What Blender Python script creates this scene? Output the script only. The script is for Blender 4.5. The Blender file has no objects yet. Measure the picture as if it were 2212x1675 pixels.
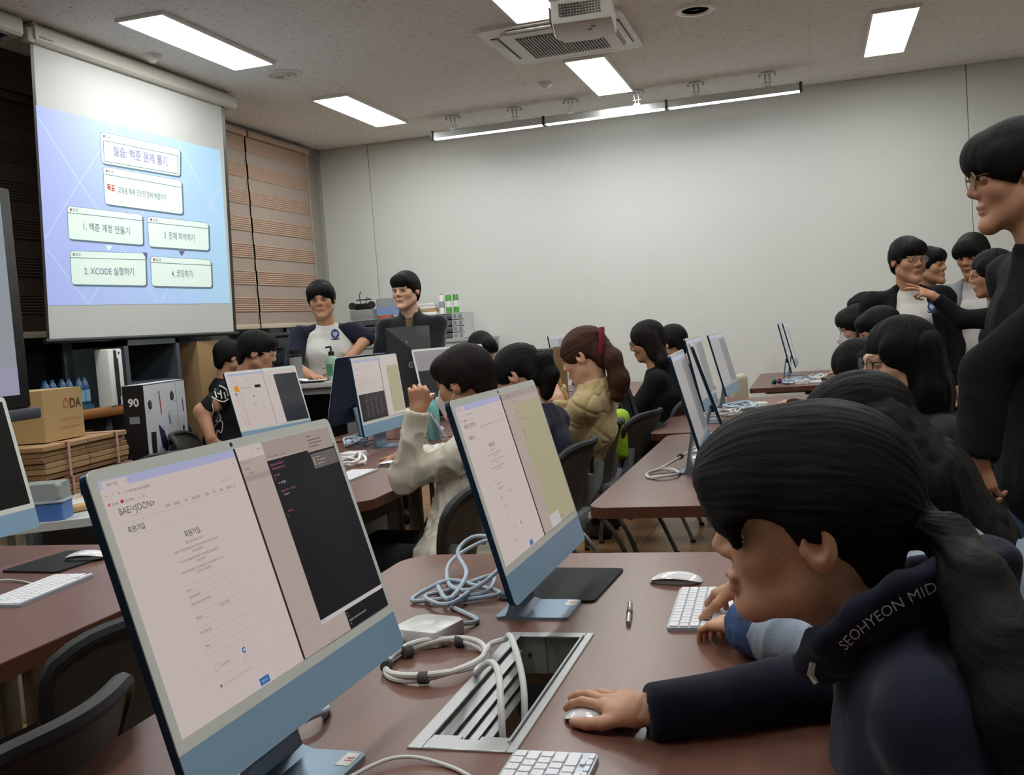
import bpy, bmesh, math, random
import numpy as np
from mathutils import Vector, Matrix, Quaternion
from mathutils.bvhtree import BVHTree
from mathutils import noise as mnoise

random.seed(7); rng = np.random.default_rng(7)
sc = bpy.context.scene
C = sc.collection
PI = math.pi
def R(d): return math.radians(d)

# ------------------------------------------------------------------ camera
IW, IH, FPX = 2212.0, 1675.0, 2220.0
CAMZ = 1.29
def cam_axes(yaw, pitch, roll):
    f = Vector((-math.sin(yaw)*math.cos(pitch), math.cos(yaw)*math.cos(pitch), math.sin(pitch)))
    r = f.cross(Vector((0, 0, 1))).normalized(); u = r.cross(f)
    c, s = math.cos(roll), math.sin(roll)
    return r*c + u*s, u*c - r*s, f
CR, CU, CF = cam_axes(R(16.514), R(-3.319), R(-4.280))
cd = bpy.data.cameras.new('camera'); cam = bpy.data.objects.new('camera', cd); C.objects.link(cam)
cd.sensor_fit = 'HORIZONTAL'; cd.sensor_width = 36.0; cd.lens = FPX/IW*36.0
cd.clip_start = 0.02; cd.clip_end = 100
m = Matrix((CR, CU, -CF)).transposed().to_4x4(); m.translation = (0, 0, CAMZ)
cam.matrix_world = m
sc.camera = cam
def ray(px, py):
    return CR*((px-IW/2)/FPX) - CU*((py-IH/2)/FPX) + CF
def at(px, py, Y):                       # the point seen at a pixel, at depth Y
    d = ray(px, py); return Vector((0, 0, CAMZ)) + d*(Y/d.y)
def atz(px, py, z):
    d = ray(px, py); return Vector((0, 0, CAMZ)) + d*((z-CAMZ)/d.z)
def atx(px, py, X):
    d = ray(px, py); return Vector((0, 0, CAMZ)) + d*(X/d.x)

# ------------------------------------------------------------------ world, light, exposure
w = bpy.data.worlds.new('world'); sc.world = w; w.use_nodes = True
w.node_tree.nodes['Background'].inputs[0].default_value = (0.02, 0.022, 0.026, 1)
w.node_tree.nodes['Background'].inputs[1].default_value = 0.3
sc.view_settings.view_transform = 'Standard'; sc.view_settings.look = 'None'
sc.view_settings.gamma = 1.0; sc.view_settings.use_curve_mapping = False
sc.view_settings.exposure = 0.0
PANEL_W = 21.0       # radiance of the ceiling panels
RAIL_W = 22.0         # radiance of the wall-washer bar
sc.cycles.use_denoising = True
sc.cycles.use_adaptive_sampling = True; sc.cycles.adaptive_threshold = .06; sc.cycles.adaptive_min_samples = 10
sc.cycles.time_limit = 900
sc.cycles.max_bounces = 5; sc.cycles.diffuse_bounces = 3; sc.cycles.glossy_bounces = 2
sc.cycles.transmission_bounces = 4; sc.cycles.transparent_max_bounces = 6
sc.cycles.caustics_reflective = False; sc.cycles.caustics_refractive = False
sc.cycles.sample_clamp_indirect = 4.0

# ------------------------------------------------------------------ materials
def srgb(h):
    if isinstance(h, str):
        v = [int(h[i:i+2], 16)/255 for i in (0, 2, 4)]
    else: v = h
    return tuple(x/12.92 if x <= .04045 else ((x+.055)/1.055)**2.4 for x in v) + (1.0,)
MATS = {}
def mat(name, col='808080', rough=.5, metal=0.0, spec=.5, emit=0.0, bump=None, var=None, coat=0.0,
        alpha=1.0, trans=0.0, attr=None, sheen=0.0, stretch=None, ecol=None):
    """bump=(scale,strength[,distance]) noise relief; var=(scale,amount) colour variation; stretch=(x,y,z) grain"""
    if name in MATS: return MATS[name]
    M = bpy.data.materials.new(name); M.use_nodes = True; MATS[name] = M
    nt = M.node_tree; b = nt.nodes['Principled BSDF']; L = nt.links
    c = srgb(col); b.inputs['Base Color'].default_value = c
    b.inputs['Roughness'].default_value = rough; b.inputs['Metallic'].default_value = metal
    b.inputs['Specular IOR Level'].default_value = spec
    if coat: b.inputs['Coat Weight'].default_value = coat; b.inputs['Coat Roughness'].default_value = .05
    if sheen: b.inputs['Sheen Weight'].default_value = sheen; b.inputs['Sheen Roughness'].default_value = .5
    if trans: b.inputs['Transmission Weight'].default_value = trans
    if alpha < 1: b.inputs['Alpha'].default_value = alpha
    if emit:
        if emit < 3: M.cycles.emission_sampling = 'NONE'
        b.inputs['Emission Color'].default_value = srgb(ecol) if ecol else c
        b.inputs['Emission Strength'].default_value = emit
    tc = None
    def coords():
        nonlocal tc
        if tc is None:
            tc = nt.nodes.new('ShaderNodeTexCoord')
            if stretch:
                mp = nt.nodes.new('ShaderNodeMapping'); mp.inputs['Scale'].default_value = stretch
                L.new(tc.outputs['Object'], mp.inputs['Vector']); tc = mp
        return tc.outputs['Vector'] if stretch else tc.outputs['Object']
    src = None
    if attr:
        a = nt.nodes.new('ShaderNodeAttribute'); a.attribute_name = attr; src = a.outputs['Color']
    if var:
        n = nt.nodes.new('ShaderNodeTexNoise'); n.inputs['Scale'].default_value = var[0]; n.inputs['Detail'].default_value = 4
        L.new(coords(), n.inputs['Vector'])
        mr = nt.nodes.new('ShaderNodeMapRange'); mr.inputs['From Min'].default_value = .25; mr.inputs['From Max'].default_value = .75
        mr.inputs['To Min'].default_value = 1-var[1]; mr.inputs['To Max'].default_value = 1+var[1]
        L.new(n.outputs['Fac'], mr.inputs['Value'])
        mx = nt.nodes.new('ShaderNodeMix'); mx.data_type = 'RGBA'; mx.blend_type = 'MULTIPLY'; mx.inputs[0].default_value = 1
        if src: L.new(src, mx.inputs[6])
        else: mx.inputs[6].default_value = c
        L.new(mr.outputs['Result'], mx.inputs[7]); src = mx.outputs[2]
    if src: L.new(src, b.inputs['Base Color'])
    if bump:
        n = nt.nodes.new('ShaderNodeTexNoise'); n.inputs['Scale'].default_value = bump[0]; n.inputs['Detail'].default_value = 5
        L.new(coords(), n.inputs['Vector'])
        bp = nt.nodes.new('ShaderNodeBump'); bp.inputs['Strength'].default_value = bump[1]
        bp.inputs['Distance'].default_value = bump[2] if len(bump) > 2 else .01
        L.new(n.outputs['Fac'], bp.inputs['Height']); L.new(bp.outputs['Normal'], b.inputs['Normal'])
    return M
def glow(name, col, s=1.0, rough=.25, base=None):
    """display surface: gives off its own light and is covered by smooth glass"""
    return mat(name, base or '050505', rough=rough, spec=.5, emit=s, ecol=col)

# ------------------------------------------------------------------ meshes
def tag(o, label=None, cat=None, group=None, kind=None):
    if label: o['label'] = label
    if cat: o['category'] = cat
    if group: o['group'] = group
    if kind: o['kind'] = kind
    return o
def empty(name, loc=(0, 0, 0), rz=0.0, label=None, cat=None, group=None):
    o = bpy.data.objects.new(name, None); C.objects.link(o); o.empty_display_size = .05
    o.location = loc; o.rotation_euler = (0, 0, rz)
    return tag(o, label, cat, group)
def copy_tree(o, parent=None):
    c = o.copy(); C.objects.link(c)
    if parent is not None:
        c.parent = parent; c.matrix_parent_inverse = o.matrix_parent_inverse.copy()
    for ch in list(o.children): copy_tree(ch, c)
    return c
class MB:
    """collects faces; build() links them as one mesh object"""
    def __init__(s): s.v = []; s.f = []; s.mi = []; s.sm = []
    def add(s, vs, fs, smooth=False, mi=0, M=None):
        n = len(s.v)
        if M is not None: vs = [tuple(M @ Vector(p)) for p in vs]
        s.v += [tuple(p) for p in vs]
        for f in fs: s.f.append([i+n for i in f]); s.mi.append(mi); s.sm.append(smooth)
        return s
    def box(s, a, b, mi=0, M=None):
        x0, y0, z0 = a; x1, y1, z1 = b
        vs = [(x0,y0,z0),(x1,y0,z0),(x1,y1,z0),(x0,y1,z0),(x0,y0,z1),(x1,y0,z1),(x1,y1,z1),(x0,y1,z1)]
        return s.add(vs, [(3,2,1,0),(4,5,6,7),(0,1,5,4),(1,2,6,5),(2,3,7,6),(3,0,4,7)], False, mi, M)
    def bbox(s, a, b, r=.004, mi=0, M=None, seg=2):
        """box with rounded edges"""
        bm = bmesh.new(); bmesh.ops.create_cube(bm, size=1)
        sx, sy, sz = (b[i]-a[i] for i in range(3)); cx, cy, cz = ((b[i]+a[i])/2 for i in range(3))
        for v in bm.verts: v.co = (v.co.x*sx+cx, v.co.y*sy+cy, v.co.z*sz+cz)
        r = min(r, min(sx, sy, sz)*.49)
        bmesh.ops.bevel(bm, geom=list(bm.edges), offset=r, segments=seg, profile=.5, affect='EDGES')
        return s.bm(bm, True, mi, M)
    def bm(s, bm, smooth=True, mi=0, M=None):
        bm.verts.index_update()
        s.add([tuple(v.co) for v in bm.verts], [[v.index for v in f.verts] for f in bm.faces], smooth, mi, M)
        bm.free(); return s
    def prism(s, pts, z0, z1, mi=0, M=None, smooth=False, bevel=0.0, axis='z'):
        """outline pts (counter-clockwise) swept z0..z1"""
        n = len(pts)
        if bevel:
            bm = bmesh.new()
            lo = [bm.verts.new((x, y, z0)) for x, y in pts]; hi = [bm.verts.new((x, y, z1)) for x, y in pts]
            bt = bm.faces.new(list(reversed(lo))); tp = bm.faces.new(hi)
            for i in range(n): bm.faces.new((lo[i], lo[(i+1) % n], hi[(i+1) % n], hi[i]))
            es = list(bt.edges)+list(tp.edges)
            bmesh.ops.bevel(bm, geom=es, offset=bevel, segments=2, profile=.5, affect='EDGES')
            return s.bm(bm, smooth, mi, M)
        vs = [(x, y, z0) for x, y in pts] + [(x, y, z1) for x, y in pts]
        fs = [list(range(n))[::-1], list(range(n, 2*n))] + [(i, (i+1) % n, n+(i+1) % n, n+i) for i in range(n)]
        return s.add(vs, fs, smooth, mi, M)
    def lathe(s, prof, seg=24, mi=0, M=None, smooth=True):
        vs = []; fs = []; k = len(prof)
        for i in range(seg):
            a = 2*PI*i/seg
            for r, z in prof: vs.append((r*math.cos(a), r*math.sin(a), z))
        for i in range(seg):
            j = (i+1) % seg
            for q in range(k-1): fs.append((i*k+q, j*k+q, j*k+q+1, i*k+q+1))
        if prof[0][0] > 1e-6: fs.append([i*k for i in range(seg)][::-1])
        if prof[-1][0] > 1e-6: fs.append([i*k+k-1 for i in range(seg)])
        return s.add(vs, fs, smooth, mi, M)
    def tube(s, pts, r, seg=8, mi=0, M=None, closed=False, flat=None):
        """tube along a polyline; r may be a list; flat=(w,t) gives an elliptic section"""
        P = [Vector(p) for p in pts]; n = len(P)
        rs = r if isinstance(r, (list, tuple)) else [r]*n
        T = []
        for i in range(n):
            a = P[i-1] if (i or closed) else P[i]; b = P[(i+1) % n] if (i < n-1 or closed) else P[i]
            t = b-a; T.append(t.normalized() if t.length > 1e-9 else Vector((0, 0, 1)))
        up = Vector((0, 0, 1)) if abs(T[0].z) < .9 else Vector((1, 0, 0))
        nrm = (up - T[0]*up.dot(T[0])).normalized()
        vs = []; fs = []
        for i in range(n):
            nrm = (nrm - T[i]*nrm.dot(T[i])); nrm = nrm.normalized() if nrm.length > 1e-6 else Vector((1, 0, 0))
            bn = T[i].cross(nrm)
            for k in range(seg):
                a = 2*PI*k/seg
                if flat: vs.append(tuple(P[i] + nrm*(math.cos(a)*rs[i]*flat[0]) + bn*(math.sin(a)*rs[i]*flat[1])))
                else: vs.append(tuple(P[i] + nrm*(math.cos(a)*rs[i]) + bn*(math.sin(a)*rs[i])))
        m_ = n if closed else n-1
        for i in range(m_):
            j = (i+1) % n
            for k in range(seg):
                l = (k+1) % seg; fs.append((i*seg+k, j*seg+k, j*seg+l, i*seg+l)[::-1])
        if not closed:
            fs.append([k for k in range(seg)]); fs.append([(n-1)*seg+k for k in range(seg)][::-1])
        return s.add(vs, fs, True, mi, M)
    def quad(s, a, b, c, d, mi=0): return s.add([a, b, c, d], [(0, 1, 2, 3)], False, mi)
    def build(s, name, mats, parent=None, loc=None, rot=None, ang=40):
        me = bpy.data.meshes.new(name); me.from_pydata(s.v, [], s.f)
        if not isinstance(mats, (list, tuple)): mats = [mats]
        for q in mats: me.materials.append(q)
        me.polygons.foreach_set('material_index', s.mi); me.polygons.foreach_set('use_smooth', s.sm)
        me.update()
        if any(s.sm):
            try: me.set_sharp_from_angle(angle=R(ang))
            except Exception: pass
        o = bpy.data.objects.new(name, me); C.objects.link(o)
        if parent: o.parent = parent
        if loc is not None: o.location = loc
        if rot is not None: o.rotation_euler = rot
        return o
def rrect(x0, y0, x1, y1, r, seg=5):
    pts = []
    for cx, cy, a0 in ((x1-r, y0+r, -90), (x1-r, y1-r, 0), (x0+r, y1-r, 90), (x0+r, y0+r, 180)):
        for i in range(seg+1):
            a = R(a0+90*i/seg); pts.append((cx+r*math.cos(a), cy+r*math.sin(a)))
    return pts
def spline(pts, n=8, closed=False):
    """Catmull-Rom through pts"""
    P = [Vector(p) for p in pts]; out = []; N = len(P)
    rngi = range(N if closed else N-1)
    for i in rngi:
        p0 = P[(i-1) % N] if (closed or i > 0) else P[0]*2-P[1]
        p1 = P[i]; p2 = P[(i+1) % N]
        p3 = P[(i+2) % N] if (closed or i < N-2) else P[-1]*2-P[-2]
        for k in range(n):
            t = k/n
            out.append(.5*((2*p1)+(p2-p0)*t+(2*p0-5*p1+4*p2-p3)*t*t+(3*p1-p0-3*p2+p3)*t**3))
    if not closed: out.append(P[-1])
    return out
TXT = {}; TXT_O = bpy.data.objects.new('lettering', bpy.data.curves.new('lettering', 'FONT'))
def text_mesh(s, size, align='LEFT', bold=0.0, depth=0.0, squash=1.0):
    """flat lettering as (verts, faces), baseline at y=0"""
    key = (s, size, align, bold, depth, squash)
    if key in TXT: return TXT[key]
    cu = TXT_O.data; cu.body = s; cu.size = size; cu.align_x = align; cu.resolution_u = 2
    cu.offset = bold; cu.extrude = depth; cu.fill_mode = 'BOTH' if depth else 'FRONT'
    me = TXT_O.to_mesh()
    vs = [(v.co.x*squash, v.co.y, v.co.z) for v in me.vertices]; fs = [list(p.vertices) for p in me.polygons]
    TXT_O.to_mesh_clear()
    TXT[key] = (vs, fs); return TXT[key]
def frame(o, x, y, z):
    return Matrix(((x[0], y[0], z[0], o[0]), (x[1], y[1], z[1], o[1]), (x[2], y[2], z[2], o[2]), (0, 0, 0, 1)))
# ================================================================== THE ROOM
XL, XR, YN, YF, ZC = -4.72, 3.1, -2.6, 9.645, 3.23
def struct(o): return tag(o, kind='structure')
M_wall = mat('wall_paper', 'dadcd6', .75, spec=.25, bump=(260, .05, .002), var=(1.2, .015))
M_wallg = mat('wall_grey_paint', 'a8a59c', .7, spec=.3)
M_ceil = mat('ceiling_board', 'cfcdc8', .9, spec=.1)
def ceil_nodes():
    nt = M_ceil.node_tree; L = nt.links; b = nt.nodes['Principled BSDF']
    tc = nt.nodes.new('ShaderNodeTexCoord')
    geo = nt.nodes.new('ShaderNodeNewGeometry')
    mp = nt.nodes.new('ShaderNodeMapping'); mp.inputs['Scale'].default_value = (30, 95, 30)
    L.new(geo.outputs['Position'], mp.inputs['Vector'])
    n = nt.nodes.new('ShaderNodeTexNoise'); n.inputs['Scale'].default_value = 1.0; n.inputs['Detail'].default_value = 3; n.inputs['Roughness'].default_value = .6
    n.inputs['Distortion'].default_value = 1.2
    L.new(mp.outputs['Vector'], n.inputs['Vector'])
    r = nt.nodes.new('ShaderNodeValToRGB'); r.color_ramp.elements[0].position = .33; r.color_ramp.elements[1].position = .40
    r.color_ramp.elements[0].color = (.30, .29, .28, 1); r.color_ramp.elements[1].color = srgb('efede9')
    L.new(n.outputs['Fac'], r.inputs['Fac']); L.new(r.outputs['Color'], b.inputs['Base Color'])
    bp = nt.nodes.new('ShaderNodeBump'); bp.inputs['Strength'].default_value = .5; bp.inputs['Distance'].default_value = .004
    L.new(r.outputs['Color'], bp.inputs['Height']); L.new(bp.outputs['Normal'], b.inputs['Normal'])
ceil_nodes()
M_floor = mat('floor_wood_vinyl', 'a07a52', .32, spec=.45, stretch=(2.2, 22, 8), var=(3.0, .28), bump=(6, .06, .003))
M_gap = mat('joint_dark', '2a2119', .8)

# floor: wood-look access-floor panels over a dark base
fl = struct(MB().box((XL, YN, -.06), (XR, YF, -.004)).build('floor', M_gap))
tile = MB().bbox((-.2985, -.2485, -.02), (.2985, .2485, 0), .0015, seg=1)
t0 = None; x = -1.0-.6*6-.3
nx = 0
while x < XR-.2:
    y = 5.72-.25-.5*14
    while y < YF:
        if x > XL+.2 and y > -1.2:
            if t0 is None: t0 = tile.build('floor_panel', M_floor, fl); o = t0
            else: o = t0.copy(); C.objects.link(o)
            o.location = (x, y, 0)
        y += .5
    x += .6
# ceiling with mineral boards
ce = struct(MB().box((XL, YN, ZC+.012), (XR, YF, ZC+.1)).build('ceiling', M_gap))
cb = MB().box((-.2994, -.1494, 0), (.2994, .1494, .011)); c0 = None
for i in range(12):
    for j in range(22):
        X = XL+.31+.6*i; Y = YF-.16-.3*j
        if X > 2.6: continue
        if c0 is None: c0 = cb.build('ceiling_board', M_ceil, ce); o = c0
        else: o = c0.copy(); C.objects.link(o)
        o.location = (X, Y, ZC)
rest = MB()
rest.box((XL, YN, ZC), (XR, YF-.16-.3*21.5-.001, ZC+.011)); rest.box((XL+.31+.6*11+.301+.6, YF-6.6, ZC), (XR, YF, ZC+.011)); rest.box((2.49, YF-6.61, ZC), (XR, YF, ZC+.011))
tag(rest.build('ceiling_board_field', M_ceil, ce), kind='stuff')
# far wall: papered panels with narrow joints
wf = struct(MB().box((XL-.1, YF+.012, 0), (XR+.1, YF+.15, ZC+.1)).build('wall_far', M_wallg))
for a, b in ((XL, -4.187), (-4.181, 1.360), (1.366, XR)):
    MB().bbox((a, YF, 0), (b, YF+.013, ZC+.01), .002, seg=1).build('wall_panel', M_wall, wf)
MB().bbox((XL, YF-.012, 0), (XR, YF-.0005, .085), .003).build('baseboard_far', mat('baseboard', '6d675f', .6)).__setitem__('kind', 'structure')
struct(MB().box((XR, YN, 0), (XR+.12, YF, ZC)).build('wall_right', M_wall))
struct(MB().box((XL, YN-.12, 0), (XR, YN, ZC)).build('wall_back', M_wall))
# left wall: parapet, header, pier in the far corner, window band between
wl = struct(MB().box((XL-.12, YN, 0), (XL, YF, .80)).box((XL-.12, YN, 3.19), (XL, YF, ZC)).box((XL-.12, 9.33, .8), (XL, YF, 3.2))
            .box((XL-.12, YN, .8), (XL, 1.0, 3.2)).build('wall_left', M_wallg))
M_glass = mat('night_window_glass', '10151b', .06, spec=.7, coat=.3)
M_alu = mat('window_aluminium', '8d949a', .4, metal=.6)
for k, (a, b) in enumerate(((1.0, 3.6), (3.6, 5.75), (5.75, 8.14), (8.14, 9.33))):
    fr = struct(MB().box((XL-.07, a, .80), (XL-.02, a+.05, 3.19)).box((XL-.07, b-.05, .80), (XL-.02, b, 3.19)).box((XL-.07, a, .80), (XL-.02, b, .86)).box((XL-.07, a, 3.13), (XL-.02, b, 3.19))
                .box((XL-.065, (a+b)/2-.03, .86), (XL-.025, (a+b)/2+.03, 3.13)).build('window_%d' % (k+1), M_alu))
    MB().box((XL-.05, a+.05, .86), (XL-.043, (a+b)/2-.03, 3.13)).build('pane', M_glass, fr)
    MB().box((XL-.05, (a+b)/2+.03, .86), (XL-.043, b-.05, 3.13)).build('pane', M_glass, fr)
struct(MB().bbox((XL-.02, YN, .80), (XL+.17, 9.33, .835), .004).build('trim_1', mat('sill_grey', '9a9c98', .5)))
struct(MB().bbox((XL+.0, 9.335, .8), (XL+.012, 9.56, 3.2), .002).build('trim_2', mat('pier_paint', '8f8a82', .6)))
# header box above the near windows
struct(MB().bbox((XL, 1.0, 2.98), (XL+.06, 6.9, 3.228), .004).build('trim_3', mat('header_brown', '6b6158', .7)))

# ---- zebra blinds
M_bp = mat('blind_pleated', 'b39a88', .8, spec=.2, stretch=(1, 1, 60), var=(5, .08))
M_bs = mat('blind_sheer', 'a8998e', .85, spec=.15, stretch=(1, 2, 40), var=(9, .10))
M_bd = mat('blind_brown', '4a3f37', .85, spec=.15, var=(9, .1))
M_bar = mat('blind_bar', 'c9bda8', .5)
def blind(y0, y1, label, mp, ms, z1=3.185, x0=XL+.02):
    r = empty('zebra_blind', (x0, (y0+y1)/2, 1.46), 0, label, 'blind', 'zebra blinds along the windows')
    h = (y1-y0)/2; z = 1.49-1.46; top = z1-1.46
    MB().bbox((0, -h, -.012), (.018, h, .03), .005).build('bottom_bar', M_bar, r)
    MB().bbox((-.01, -h, top-.05), (.05, h, top), .006).build('head_rail', mp, r)
    k = 0
    while z < top-.06:
        s_ = min(.105, top-.05-z)
        MB().box((.006, -h+.004, z), (.008, h-.004, z+s_)).build('sheer_band', ms, r); z += s_
        if z > top-.06: break
        p = min(.13, top-.05-z); mb = MB(); n = 14
        vs = []; fs = []
        for i in range(n+1):
            zz = z+p*i/n; xx = .011+(.007 if i % 2 else 0)
            vs += [(xx, -h, zz), (xx, h, zz)]
        for i in range(n): fs.append((2*i, 2*i+1, 2*i+3, 2*i+2))
        mb.add(vs, fs).build('pleated_band', mp, r); z += p
    cord = MB().tube([(.04, h-.05, top-.05), (.04, h-.05, .02)], .003, 6).build('cord', M_bar, r)
    return r
blind(8.155, 9.30, 'taupe striped zebra blind in the corner beside the pier', M_bp, M_bs)
blind(6.98, 8.125, 'taupe striped zebra blind partly behind the projection screen', M_bp, M_bs)
blind(5.80, 6.95, 'taupe striped zebra blind wholly behind the projection screen', M_bp, M_bs, 2.97)
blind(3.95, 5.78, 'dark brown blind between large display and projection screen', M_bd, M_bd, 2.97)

# ---- ceiling panels
M_lamp = mat('led_diffuser', 'ffffff', .5, emit=PANEL_W, ecol='f7f9f7')
M_lampf = mat('lamp_frame', 'e8e6e0', .4)
def lamp(x, y, label, on=True):
    r = empty('ceiling_light', (x, y, ZC), 0, label, 'ceiling light', 'rectangular led ceiling panels')
    MB().box((-.16, -.64, -.022), (-.145, .64, 0)).box((.145, -.64, -.022), (.16, .64, 0)).box((-.145, -.64, -.022), (.145, -.625, 0)).box((-.145, .625, -.022), (.145, .64, 0)).build('frame', M_lampf, r)
    MB().box((-.145, -.625, -.018), (.145, .625, -.012)).build('diffuser', M_lamp, r)
lamp(-3.59, 5.82, 'lit ceiling panel nearest the projection screen')
lamp(-3.57, 8.20, 'lit ceiling panel nearest the window blinds')
lamp(-1.50, 8.18, 'lit ceiling panel between air conditioner and light bar')
lamp(.648, 8.11, 'lit ceiling panel at upper right above the standing group')
lamp(-1.545, 5.80, 'lit ceiling panel behind the projector at the top edge')
for X in (-3.59, -1.5, .648):
    for Y in (3.44, 1.06): lamp(X, Y, 'lit ceiling panel over the %s of the %s row of tables' % ({-3.59: 'window side', -1.5: 'middle', .648: 'right side'}[X], {3.44: 'second', 1.06: 'nearest'}[Y]))
lamp(.648, 5.80, 'lit ceiling panel over the second right table')

# ---- wall-washer bar on brackets
M_bar2 = mat('bar_aluminium', 'b9bab8', .28, metal=.85)
M_blk = mat('black_plastic', '141416', .45)
M_white = mat('white_plastic', 'e9e8e3', .35)
rail = empty('light_bar', (-1.6, 8.90, 3.05), 0, 'long aluminium light bar hanging below the ceiling before the far wall', 'light bar')
YR = 0
for a, b in ((-3.20, -2.175), (-2.15, -1.10), (-1.075, .01)):
    a += 1.6; b += 1.6
    mb = MB(); prof = [(-.035, -.005), (-.03, .05), (-.012, .062), (.012, .062), (.03, .05), (.035, -.005)]
    vs = [(a, p[0], p[1]) for p in prof]+[(b, p[0], p[1]) for p in prof]; n = 6
    mb.add(vs, [(i, i+1, n+i+1, n+i) for i in range(5)]+[(5, 0, n, n+5), tuple(range(6))[::-1], tuple(range(6, 12))]).build('bar_section', M_bar2, rail)
    MB().box((a+.01, -.028, -.011), (b-.01, .028, -.006)).build('glowing_strip', mat('bar_led', 'ffffff', .5, emit=RAIL_W, ecol='f2f8ff'), rail)
for x in (-3.203, -2.1625, -1.0875, .012):
    MB().bbox((x+1.6-.013, -.04, -.014), (x+1.6+.013, .04, .066), .006).build('joint_collar', M_blk, rail)
M_brk = mat('bracket_grey', 'c2c4c4', .4, metal=.4)
for x in (-3.007, -2.426, -1.915, -1.337, -.833, -.248):
    b = MB(); X = x+1.6
    b.lathe([(0, .18), (.06, .18), (.06, .17), (.05, .165), (0, .165)], 16, M=Matrix.Translation((X, 0, 0)))
    b.tube([(X-.018, 0, .165), (X-.018, 0, .115)], .008, 8).tube([(X+.018, 0, .165), (X+.018, 0, .115)], .008, 8)
    b.tube([(X-.035, 0, .10), (X+.035, 0, .10)], .004, 6)
    b.tube([(X-.02, 0, .115), (X-.012, 0, .085), (X-.022, 0, .06)], .005, 6).tube([(X+.02, 0, .115), (X+.012, 0, .085), (X+.022, 0, .06)], .005, 6)
    b.box((X-.028, -.02, .055), (X+.028, .02, .068)).box((X-.07, -.006, .168), (X-.055, .006, .15)).box((X+.055, -.006, .168), (X+.07, .006, .15))
    b.build('bracket', M_brk, rail)

# ---- air conditioner cassette
ac = empty('air_conditioner', (-1.51, 6.94, ZC), 0, 'white square four-way ceiling air conditioner with louvred grille', 'air conditioner')
M_ac = mat('ac_white', 'dcdad3', .4)
MB().prism(rrect(-.475, -.475, .475, .475, .05), -.028, 0, bevel=.006).build('panel', M_ac, ac)
MB().prism(rrect(-.36, -.36, .36, .36, .04), -.045, -.027, bevel=.008).build('inner_panel', M_ac, ac)
gr = MB().box((-.27, -.27, -.047), (.27, .27, -.0445)).build('grille', mat('ac_grille_dark', '3a3835', .6), ac)
for i in range(26):
    x = -.262+.021*i
    MB().box((x-.004, -.265, -.055), (x+.004, .265, -.0465)).build('grille_slat', mat('ac_slat', 'a9a7a0', .45), gr)
for k in range(4):
    Mr = Matrix.Rotation(k*PI/2, 4, 'Z')
    MB().box((-.29, .375, -.032), (.29, .43, -.026), M=Mr).build('outlet', M_blk, ac)
    MB().bbox((-.285, .385, -.04), (.285, .425, -.031), .004, M=Mr).build('vane', M_ac, ac)

# ---- projector hanging from the ceiling
pr = empty('projector', (-1.03, 5.25, 2.76), R(8), 'white ceiling-mounted projector in front of the air conditioner', 'projector')
M_pj = mat('projector_white', 'cfcdc6', .4)
MB().prism([(-.15, -.19), (.15, -.21), (.16, .10), (.05, .17), (-.12, .17), (-.16, .08)], 0, .12, bevel=.018, smooth=True).build('housing', M_pj, pr)
vt = MB()
for i in range(16):
    for j in range(6):
        vt.box((-.1635, -.16+.014*i, .03+.012*j), (-.155, -.152+.014*i, .037+.012*j))
vt.build('vent_grid', mat('vent_dark', '6b6a66', .6), pr)
vf = MB()
for i in range(14):
    for j in range(5): vf.box((-.11+.015*i, -.2115, .035+.013*j), (-.101+.015*i, -.198, .042+.013*j))
vf.build('vent_grid', mat('vent_dark', '6b6a66', .6), pr)
for x, y in ((.03, -.05), (.05, -.10)): MB().lathe([(0, -.004), (.012, -.004), (.012, .002)], 16, M=Matrix.Translation((x, y, 0))).build('foot', mat('foot_grey', '8a8983', .5), pr)
MB().lathe([(0, 0), (.035, 0), (.038, .02)], 20, M=Matrix.Translation((-.05, .175, .06)) @ Matrix.Rotation(-PI/2, 4, 'X')).build('lens', M_glass, pr)
MB().tube([(0, 0, .12), (0, 0, .46)], .025, 12).bbox((-.09, -.09, .118), (.09, .09, .135), .004).bbox((-.1, -.1, .455), (.1, .1, .469), .004).build('mount', M_pj, pr)
for k in range(2):
    MB().tube(spline([(.12, -.16, .1), (.2, -.2, .13+.03*k), (.24, -.12, .2), (.26, 0, .36), (.22, .1, .465)]), .006, 6).build('cable', M_blk, pr)

# ---- small ceiling fittings
def disc(name, x, y, prof, m1, label, cat, inner=None):
    r = empty(name, (x, y, ZC), 0, label, cat)
    MB().lathe([(a, -b) for a, b in prof], 28).build('rim', m1, r)
    if inner: inner(r)
    return r
disc('ceiling_speaker', -.61, 6.80, [(.085, 0), (.135, 0), (.135, .004), (.125, .012), (.095, .012), (.085, .004)], M_white, 'round recessed ceiling speaker with pale rim', 'speaker',
     lambda r: (MB().lathe([(0, -.004), (.09, -.004), (.09, -.001)], 28).build('mesh_cover', mat('speaker_mesh', 'a5a5a0', .6), r), MB().box((-.02, -.006, -.006), (.02, .006, -.003)).build('badge', M_blk, r)))
def rings(r):
    for a in (.035, .06, .085): MB().lathe([(a-.012, -.004), (a-.006, -.016), (a, -.012), (a-.004, -.002)], 28).build('vane_ring', M_ac, r)
disc('air_diffuser', -3.55, 6.79, [(.095, 0), (.14, 0), (.14, .004), (.12, .014), (.098, .010), (.095, .002)], M_ac, 'round ceiling air diffuser with concentric rings', 'air vent', rings)
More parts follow.
